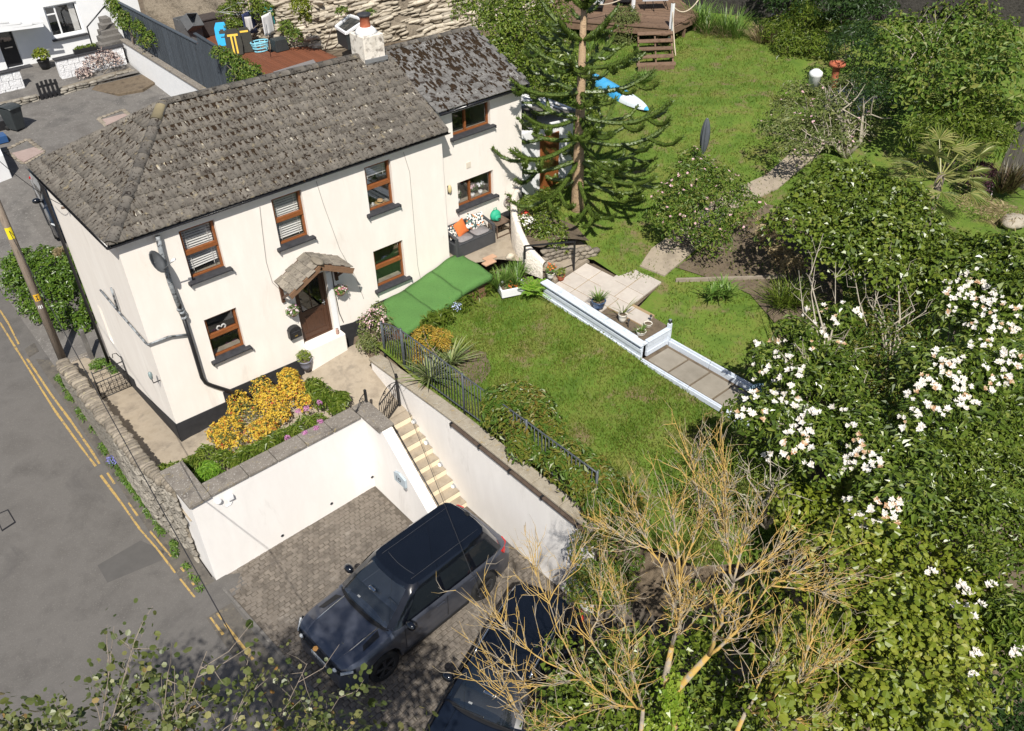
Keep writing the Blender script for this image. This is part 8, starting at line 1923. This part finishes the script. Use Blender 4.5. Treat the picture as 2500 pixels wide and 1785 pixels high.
def board(name, lab, px, py, w, h, mat, tilt, yaw, bits):
 P = gz(px, py, 2.42); t = thing(name, lab, 'bodyboard', P, yaw, local=True, group='bodyboards leaning on the deck'); sec = [(-.42, 0), (.42, 0), (.5, .35), (.48, .75), (.30, .97), (-.30, .97), (-.48, .75), (-.5, .35)]
 n = 8; R_ = Matrix.Rotation(tilt, 3, 'X'); f = lambda a, d, b: tuple(R_ @ Vector((a, d, b)))
 mb = MB(); mb.add([f(a * w, -.03, b * h) for a, b in sec] + [f(a * w, .03, b * h) for a, b in sec], [tuple(range(n)), tuple(reversed(range(n, 2 * n)))] + [(i, n + i, n + (i + 1) % n, (i + 1) % n) for i in range(n)]); mb.build('board', mat, t, bev=.012)
 for (nm, m, a0, a1, b0, b1) in bits: mb = MB(); mb.add([f(a * w, -.034 - .012 * s, b * h) for s in (0, 1) for a, b in ((a0, b0), (a1, b0), (a1, b1), (a0, b1))], [(3, 2, 1, 0), (4, 5, 6, 7), (0, 1, 5, 4), (1, 2, 6, 5), (2, 3, 7, 6), (3, 0, 4, 7)]); mb.build(nm, m, t)
M('board_blue', [(.015, .33, .66), (.02, .38, .72)], 5, .4); M('board_black', [(.022, .022, .018), (.035, .034, .026)], 5, .6); M('board_yellow', [(.70, .45, .05), (.75, .5, .08)], 5, .5)
board('bodyboard', 'sky blue bodyboard with a dark emblem leaning by the chest', 548, 112, .62, 1.05, 'board_blue', rad(-18), rad(-25), [('emblem', 'board_black', -.2, .25, .50, .62), ('emblem', 'board_black', -.1, .15, .62, .68), ('emblem', 'board_black', -.12, .2, .34, .38)])
board('bodyboard', 'black bodyboard with yellow T shape leaning beside the blue one', 578, 135, .72, 1.15, 'board_black', rad(-14), rad(-20), [('stripe', 'board_yellow', -.32, .32, .70, .78), ('stripe', 'board_yellow', -.16, -.06, .06, .70), ('stripe', 'board_yellow', .06, .16, .06, .70)])
board('bodyboard', 'second black bodyboard behind the yellow striped one', 606, 128, .6, 1.1, 'board_black', rad(-12), rad(-20), [('stripe', 'board_yellow', -.3, .3, .78, .85)])
P = gz(625, 100, 2.42); ra = thing('rotary_airer', 'rotary clothes airer standing on the deck', 'clothes airer', P); tpz = vzp(626, 22, P)
MB().tube([P, (P[0], P[1], tpz + .5)], .03, 8).build('post', M('airer_tan', [(.42, .33, .2), (.48, .39, .25)], 6, .5), ra, True)
hub = np.array([P[0], P[1], tpz - .35]); ARM = []
for i, (px, py, dz) in enumerate(((525, 28, .1), (700, 0, .2), (665, 25, .15), (585, 10, .5))):
 e = gz(px, py, tpz + dz); e = hub + unit(e - hub) * 1.5; ARM.append(e); MB().tube([hub, e], .014, 6).build('arm', 'steel_grey', ra, True)
for f_ in (.5, .95):
 pts = [lerp(hub, e, f_) for e in (ARM[0], ARM[3], ARM[1], ARM[2], ARM[0])]; MB().tube(pts, .005, 4).build('line', 'white_paint', ra)
def cloth(lab, pxs, z, mat, name='towel'):
 a = [np.array(gz(*p, z)) for p in pxs]
 c = [np.array(gz(*p, z)) for p in pxs]; zt3 = [z] * 2; q = [c[0], c[1], np.array([*c[1][:2], vzp(*pxs[2], c[1])]), np.array([*c[0][:2], vzp(*pxs[3], c[0])])]
 def f(u, v): P = lerp(lerp(q[0], q[1], u), lerp(q[3], q[2], u), v); return tuple(P + np.array([.04, .05, 0]) * math.sin(u * 9) * v)
 setp(MB().grid(f, 12, 8).build(name, mat, None, True, solid=.01), lab, 'towel', 'washing on the rotary airer')
cloth('white towel hanging on the rotary airer', [(638, 40), (662, 28), (678, 80), (655, 88)], 3.9, M('cloth_white', [(.78, .78, .78), (.72, .72, .74)], 3, .9)); cloth('navy towel hanging on the rotary airer', [(590, 36), (618, 20), (617, 82), (606, 80)], 3.9, M('cloth_navy', [(.035, .045, .12), (.05, .06, .15)], 3, .9)); cloth('pale grey towel hanging behind the navy one', [(596, 42), (612, 40), (624, 72), (618, 78)], 3.8, M('cloth_grey', [(.45, .43, .42), (.5, .48, .47)], 3, .9)); cloth('teal towel hanging at the back of the rotary airer', [(640, 16), (664, 20), (680, 60), (668, 58)], 4.0, M('cloth_teal', [(.03, .32, .32), (.05, .38, .37)], 3, .9))
P = gz(638, 124, 2.42); bk = thing('laundry_basket', 'pale blue plastic laundry basket on the deck', 'basket', P); M('basket_blue', [(.20, .50, .62), (.25, .56, .68)], 6, .5)
for z, r in ((.02, .26), (.16, .30), (.30, .33), (.40, .36)): MB().tube([(P[0] + r * 1.2 * math.cos(t), P[1] + r * .8 * math.sin(t), P[2] + z) for t in np.linspace(0, 6.2832, 20)], .03, 6, False).build('hoop', 'basket_blue', bk, True)
for k in range(10): t_ = k * .628; MB().tube([(P[0] + .26 * 1.2 * math.cos(t_), P[1] + .26 * .8 * math.sin(t_), P[2] + .02), (P[0] + .36 * 1.2 * math.cos(t_), P[1] + .36 * .8 * math.sin(t_), P[2] + .4)], .018, 5).build('rib', 'basket_blue', bk, True)
setp(MB().tube([gz(661, 138, 2.45), gz(650, 60, 4.2)], .02, 6).build('clothes_prop', 'steel_grey', None, True), 'grey clothes prop leaning against the white towel', 'pole')
P = gz(690, 122, 2.45); setp(MB().box(P[0] - .35, P[0] + .3, P[1] - .1, P[1] + .4, 2.41, 2.95).build('dark_tub', 'bin_dark', None, bev=.03), 'dark tub against the rock bank at the back of the deck', 'tub')
# ---------------------------------------------------------------- rubble bank behind the roofs
rk = thing('rubble_bank', 'tall bank of pale tilted slate stones behind the roofs', 'rock wall', (18, 17.5, 3)); M('rock_earth', [(.15, .125, .092), (.22, .185, .14), (.10, .082, .06)], 3, .95, bump=1.0, bscale=9, bdist=.08)
BK = [(10.6, 26.5), (12.9, 24.6), (13.9, 20.6), (15.4, 18.6), (18.5, 17.0), (22.5, 14.8), (26, 13.5)]
def bankp(u, v):
 k = u * (len(BK) - 1); i = min(int(k), len(BK) - 2); t = k - i; x = lerp(BK[i][0], BK[i + 1][0], t); y = lerp(BK[i][1], BK[i + 1][1], t); d = unit(np.array([BK[i + 1][0] - BK[i][0], BK[i + 1][1] - BK[i][1]])); n_ = np.array([-d[1], d[0]])
 lean = 1.4 * v; nz = .18 * math.sin(u * 43 + v * 9) * math.sin(v * 13 + u * 17); return np.array([x + n_[0] * (lean + nz), y + n_[1] * (lean + nz), 2.2 + 4.6 * v])
MB().grid(lambda u, v: tuple(bankp(u, v)), 80, 20).build('bank_face', 'rock_earth', rk, True)
rgk = np.random.default_rng(330)
for k in range(300):
 u = rgk.uniform(.42, .98); v = rgk.uniform(.02, .95); P = bankp(u, v); ex = unit(bankp(min(u + .01, 1), v) - P); ez = unit(bankp(u, min(v + .02, 1.0)) - P); ey = np.cross(ez, ex); a = .18 + rgk.normal() * .08; ex2 = ex * math.cos(a) + ez * math.sin(a); ez2 = -ex * math.sin(a) + ez * math.cos(a)
 copy_pieces('stone', STONES['stone_pale'][k % 6], rk, [mat4(P - ey * .02, ex2 * rgk.uniform(.5, 1.0), ey * .34, ez2 * rgk.uniform(.10, .22))])
VV = []; FF = []; c0 = 0
for k in range(1500):
 u = rgk.uniform(.22, .99); v = rgk.uniform(.02, .98); P = bankp(u, v); ex = unit(bankp(min(u + .01, 1), v) - P); ez = unit(bankp(u, min(v + .02, 1.0)) - P); ey = np.cross(ez, ex); a = .18 + rgk.normal() * .1; ex2 = ex * math.cos(a) + ez * math.sin(a); ez2 = -ex * math.sin(a) + ez * math.cos(a); me = STONES['stone_pale'][k % 6]
 b = np.array([q.co for q in me.vertices]); VV.append(P + b[:, :1] * ex2 * rgk.uniform(.25, .7) + b[:, 1:2] * ey * .26 + b[:, 2:] * ez2 * rgk.uniform(.06, .15))
 for p in me.polygons:
  q = list(p.vertices); FF.append([q[0] + c0, q[1] + c0, q[2] + c0])
  if len(q) == 4: FF.append([q[0] + c0, q[2] + c0, q[3] + c0])
 c0 += len(b)
npmesh('small_stones', np.concatenate(VV), np.array(FF), M('stone_mix', [(.34, .29, .22), (.42, .37, .29), (.20, .17, .13)], 2.2, .95, bump=.8, bscale=30, bdist=.02), rk, True, 'stuff')
for i, (lab, l, n, m) in enumerate((('yellow green bush growing on the rubble bank', [LP(735, 20, 4.6, .45, .5), LP(745, 45, 4.1, .3, .3)], 900, 'lime_leaf'), ('green bush behind the rotary airer', [LP(600, 10, 4.2, .7, .5), LP(640, 30, 3.8, .6, .5), LP(560, 35, 3.6, .6, .5), LP(575, 65, 3.2, .5, .4)], 3000, 'fresh_leaf'), ('small scrub plants on the stones near the chimney', [LP(835, 28, 4.3, .3, .2), LP(905, 30, 4.4, .25, .15), LP(700, 70, 3.2, .4, .4), LP(720, 90, 3.0, .4, .4)], 900, 'bush_leaf'))): plant('bank_bush', lab, 'bush', l, n, .11, .06, m, 340 + i, 2)
P = gz(852, 65, 3.6); cf = thing('cold_frame', 'white framed glass cold frame behind the chimney', 'cold frame', P)
q_ = [gz(820, 66, 3.7), gz(854, 38, 4.0), gz(892, 50, 4.0), gz(845, 82, 3.7)]
for a in range(4): MB().beam(q_[a], q_[(a + 1) % 4], .1, .1).build('frame', 'white_paint', cf)
MB().poly(q_).build('pane', 'pane', cf); MB().prism([p[:2] for p in q_], 3.0, [p[2] - .06 for p in q_]).build('base', 'bin_dark', cf)
# ---------------------------------------------------------------- timber deck at the top of the garden
gd = thing('garden_deck', 'weathered brown timber deck at the top of the lawn', 'deck', (25, 9, 3)); M('deck_old', [(.13, .078, .048), (.18, .115, .075), (.09, .052, .033)], 5, .85, stretch=(1, 1, 1), bump=.4, bscale=50, bdist=.01, rnd=.18)
dA = np.array([22.5, 10.4]); dB = np.array([25.2, 6.05]); dC = np.array([27.7, 6.55]); dpoly = [tuple(dA), tuple(dB), tuple(dC), (28.9, 8.6), (28.2, 12), (27, 15)]
ed = unit(dB - dA); nd2 = np.array([-ed[1], ed[0]]); 
if nd2 @ np.array([1, 1]) < 0: nd2 = -nd2
for i in range(34):
 o_ = dA + nd2 * (.16 * i); t0, t1 = None, None; ts = [t for t in np.linspace(-3, 9, 240) if inpoly(*(o_ + ed * t), dpoly)]
 if len(ts) > 4: a = o_ + ed * ts[0]; b = o_ + ed * ts[-1]; MB().beam((*a, 3.88), (*b, 3.88), .150, .04).build('deck_board', 'deck_old', gd)
for a, b in ((dA, dB), (dB, dC)):
 MB().beam((*a, 3.70), (*b, 3.70), .06, .28).build('fascia', 'deck_old', gd, bev=.01)
 for t in (.1, .5, .9): P = lerp(a, b, t) + nd2 * .15; MB().beam((*P, 2.5), (*P, 3.6), .1, .1).build('support', 'deck_old', gd)
sg = thing('deck_steps', 'open timber steps from the lawn up to the deck', 'steps', (23.3, 5.4, 2.9)); sb = np.array([23.04, 4.79]); su = unit(np.array([1.75, 1.75])); sv = unit(np.array([1.2, -.91]))
for i in range(5):
 c = sb + su * (.15 + .46 * i); z = 3.12 + .17 * i; MB().obox((*c, z), (*(sv * (.74 if i else .80)), 0), (*(su * .15), 0), (0, 0, .03)).build('tread', 'deck_old', sg, bev=.006)
MB().obox((*(sb + su * .02), 3.0), (*(sv * .74), 0), (*(su * .03), 0), (0, 0, .10)).build('riser', 'deck_old', sg)
for s in (-1, 0, 1): a = sb + su * .1 + sv * s * .70; b = sb + su * 2.2 + sv * s * .70; MB().beam((*a, 2.98), (*b, 3.74), .06, .16).build('stringer', 'deck_old', sg)
for i, (px, py) in enumerate(((1427, 62), (1545, 30), (1637, 78))):
 P = gz(px, py, 3.88 if i != 2 else 3.7); h_ = (1.05, 1.0, 1.15)[i]; t = thing('rope_post', ['white rope post on the deck behind the monkey puzzle tree', 'white rope post at the left of the deck steps', 'tall white rope post at the right of the deck steps'][i], 'post', P, group='white rope posts of the deck'); MB().box(P[0] - .06, P[0] + .06, P[1] - .06, P[1] + .06, P[2] - (.3 if i != 1 else 0), P[2] + h_).build('post', 'white_paint', t, bev=.01); MB().lathe((P[0], P[1], P[2] + h_), [(.06, 0), (.075, .05), (.02, .10)], 10).build('cap', 'deck_old', t)
def rope_(lab, a, b, sag): a = np.array(a); b = np.array(b); setp(MB().tube([lerp(a, b, t) - np.array((0, 0, sag * 4 * t * (1 - t))) for t in np.linspace(0, 1, 12)], .025, 6).build('rope', M('rope', [(.48, .40, .30), (.55, .47, .36)], 20, .9), None, True), lab, 'rope')
p1, p2, p3 = gz(1427, 62, 3.88), gz(1545, 30, 3.88), gz(1637, 78, 3.7)
rope_('rope slung between the two left deck posts', p1 + (0, 0, .95), p2 + (0, 0, .9), .3); rope_('rope swinging from the right deck post out of the picture', p3 + (0, 0, 1.05), gz(1705, 0, 4.9), .35); rope_('rope hanging down the deck steps', p3 + (0, 0, .95), gz(1650, 140, 3.0), .15)
M('lounger_grey', [(.36, .37, .38), (.42, .43, .44)], 6, .8)
for i, (px, py, yaw) in enumerate(((1455, 15, .7), (1525, 2, .6))):
 P = gz(px, py, 3.92); t = thing('sun_lounger', ['grey cushioned sun lounger behind the first rope post', 'grey cushioned sun lounger cut by the top picture edge'][i], 'sun lounger', P, yaw, local=True, group='loungers on the garden deck'); MB().box(-.95, .95, -.36, .36, .28, .38).build('cushion', 'lounger_grey', t, bev=.04); MB().box(-.98, .98, -.38, .38, .2, .27).build('frame', 'black_paint', t)
 for a in (-.8, .8):
  for b in (-.33, .33): MB().box(a - .03, a + .03, b - .03, b + .03, 0, .2).build('leg', 'black_paint', t)
P = gz(1600, 25, 3.9); t = thing('folding_chair', 'dark folding chair with grey seat on the garden deck', 'chair', P)
MB().obox(P + (.1, .2, .5), (.45, -.35, 0), (.2, .25, .06), (0, 0, .03)).build('seat', 'lounger_grey', t)
for (a, b) in (((-.4, .3), (-.15, .45)), ((.45, -.35), (.25, -.1)), ((-.2, -.1), (.0, .3)), ((.8, .1), (.5, .3))): MB().tube([P + (a[0], a[1], 0), P + (b[0], b[1], .75)], .02, 6).build('leg', 'black_paint', t, True)
# kayak, parasol, pots, panels
kA = ghf(1434, 188, zup, 2.6); kB = ghf(1583, 279, zup, 2.6); ky = thing('kayak', 'blue and white kayak lying upside down on the grass', 'kayak', (kA + kB) / 2)
def kay(u0, u1):
 def f(u, v):
  s = lerp(u0, u1, u); w = .36 * (1 - abs(2 * s - 1) ** 2.6) ** .8; h = .30 * (1 - abs(2 * s - 1) ** 4) ** .7; P = lerp(kA, kB, s); sd = unit(np.cross(kB - kA, (0, 0, 1))); t = math.pi * v; return tuple(P + sd * w * math.cos(t) + np.array([0, 0, .02 + h * math.sin(t) + .12 * abs(2 * s - 1) ** 3]))
 return f
M('kayak_blue', [(.03, .30, .62), (.10, .42, .70)], 3, .35); M('kayak_white', [(.75, .80, .84), (.66, .73, .80)], 3, .35)
for a, b, m in ((.0, .09, 'kayak_white'), (.09, .66, 'kayak_blue'), (.66, .96, 'kayak_white'), (.96, 1.0, 'kayak_blue')): MB().grid(kay(a, b), 12, 10).build('hull_section', m, ky, True)
P = ghf(1712, 405, zup, 2.4); zt4 = vzp(1717, 288, P); pa = thing('closed_parasol', 'closed dark grey parasol standing on the upper lawn', 'parasol', P)
MB().tube([P, (P[0], P[1], zt4)], .025, 8).build('pole', 'steel_grey', pa, True)
mb = MB(); hh = zt4 - P[2]
mb.grid(lambda u, v: (P[0] + (.03 + .10 * math.sin(math.pi * min(1, v * 1.1)) ** .7) * (1 + .25 * math.cos(u * 2 * math.pi * 8)) * math.cos(u * 6.2832), P[1] + (.03 + .10 * math.sin(math.pi * min(1, v * 1.1)) ** .7) * (1 + .25 * math.cos(u * 2 * math.pi * 8)) * math.sin(u * 6.2832), zt4 - v * hh * .82), 32, 12, True); mb.build('canopy', M('parasol_grey', [(.06, .07, .08), (.09, .10, .115)], 5, .85), pa, True)
P = gz(2030, 225, 3.0); t = thing('chimney_pot_planter', 'tall terracotta chimney pot used as a planter by the apple tree', 'planter', P); MB().lathe(tuple(P), [(.16, 0), (.13, .6), (.13, .95), (.30, 1.0), (.30, 1.1), (.23, 1.1), (.22, 1.0)], 18).build('pot', 'terracotta', t, True)
P = gz(1985, 215, 3.2); t = thing('white_urn', 'white cylindrical pot with a domed lid by the terracotta pot', 'pot', P); MB().lathe(tuple(P), [(.2, 0), (.22, .45), (.25, .48), (.24, .6), (.10, .7)], 18).build('body', 'white_paint', t, True)
P = gz(2080, 250, 2.9); setp(MB().prism([(P[0] - .8, P[1] - .7), (P[0] + .9, P[1] - .7), (P[0] + .9, P[1] + .8), (P[0] - .8, P[1] + .8)], 2.6, 3.2).build('tarpaulin_heap', M('tarp', [(.06, .075, .10), (.10, .12, .15)], 2, .4), None, bev=.15, seg=3), 'dark blue tarpaulin covered heap under the apple tree', 'tarpaulin')
ah = thing('garden_arch', 'thin white metal frame beside the bright green bush', 'frame', gz(1880, 60, 3.4)); MB().tube([gz(1875, 75, 3.2), gz(1886, 32, 4.1), gz(1920, 55, 3.6)], .03, 6).build('tube', 'steel_grey', ah, True); MB().tube([gz(1850, 60, 3.6), gz(1842, 50, 3.8), gz(1845, 70, 3.3)], .02, 6).build('hoop', 'steel_grey', ah, True)
dw = thing('shaded_stone_wall', 'dark shaded stone wall behind the top of the garden', 'wall', (32, 6, 3)); M('stone_shaded', [(.03, .027, .024), (.05, .045, .04), (.02, .018, .016)], 3, .95, bump=1, bscale=12, bdist=.06)  # shade over this wall is put into the stone colour
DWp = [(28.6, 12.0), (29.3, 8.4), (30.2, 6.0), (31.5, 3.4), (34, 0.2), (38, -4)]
for a, b in zip(DWp[:-1], DWp[1:]): MB().prism([a, b, (b[0] + .4, b[1] + .4), (a[0] + .4, a[1] + .4)], 2.4, 7.0).build('wall_section', 'stone_shaded', dw)
wp_ = thing('wooden_panel', 'weathered grey wooden board panel at the right edge', 'panel', gz(2470, 400, 2.3))
pa_, pb_ = gz(2440, 415, 2.4), gz(2515, 455, 2.4); M('board_grey', [(.28, .25, .22), (.34, .31, .27), (.20, .18, .155)], 5, .85, stretch=(4, 4, .6), rnd=.12)
for i in range(9): c = lerp(pa_, pb_, (i + .5) / 9); MB().obox(c + (0, 0, .75), (pb_ - pa_) / 19.5, (.02, .02, 0), (0.0, .0, .95)).build('board', 'board_grey', wp_, bev=.004)
setp(MB().ball(tuple(gz(2475, 540, 2.0)), (.5, .35, .2), 12, 8, .1).build('pale_boulder', 'stone_pale', None, True), 'pale boulder at the right edge under the spiky clump', 'boulder')
P = gz(1862, 1000, 1.3); t = thing('blue_tub', 'faded blue plastic tub half hidden under the white camellia', 'tub', P); MB().lathe(tuple(P), [(.30, 0), (.40, .45), (.43, .47), (.38, .47), (.34, .1)], 18).build('tub', M('tub_blue', [(.16, .27, .36), (.22, .33, .42)], 5, .5), t, True)
# overhead wires
span('overhead_wire', (pb[0], pb[1], vz_pole(20, 560)), gz(760, 1900, 3.0), .15, 'long dark overhead wire crossing the stone wall and the road', .010)
span('overhead_wire', gx(947, 872, 5.1), gz(1330, 1850, 3.0), .1, 'thin dark wire crossing above the steps and the grey car', .006)
br_ = gx(163, 506, -.05); span('house_wire', br_, gz(-60, 340, 7.5), .2, 'thin wire running from the house corner to the upper left', .008)
setp(MB().tube([br_, br_ + (-.12, 0, .02)], .03, 6).build('wire_bracket', 'rust_iron', None, True), 'rusty wire bracket high on the side wall', 'bracket')
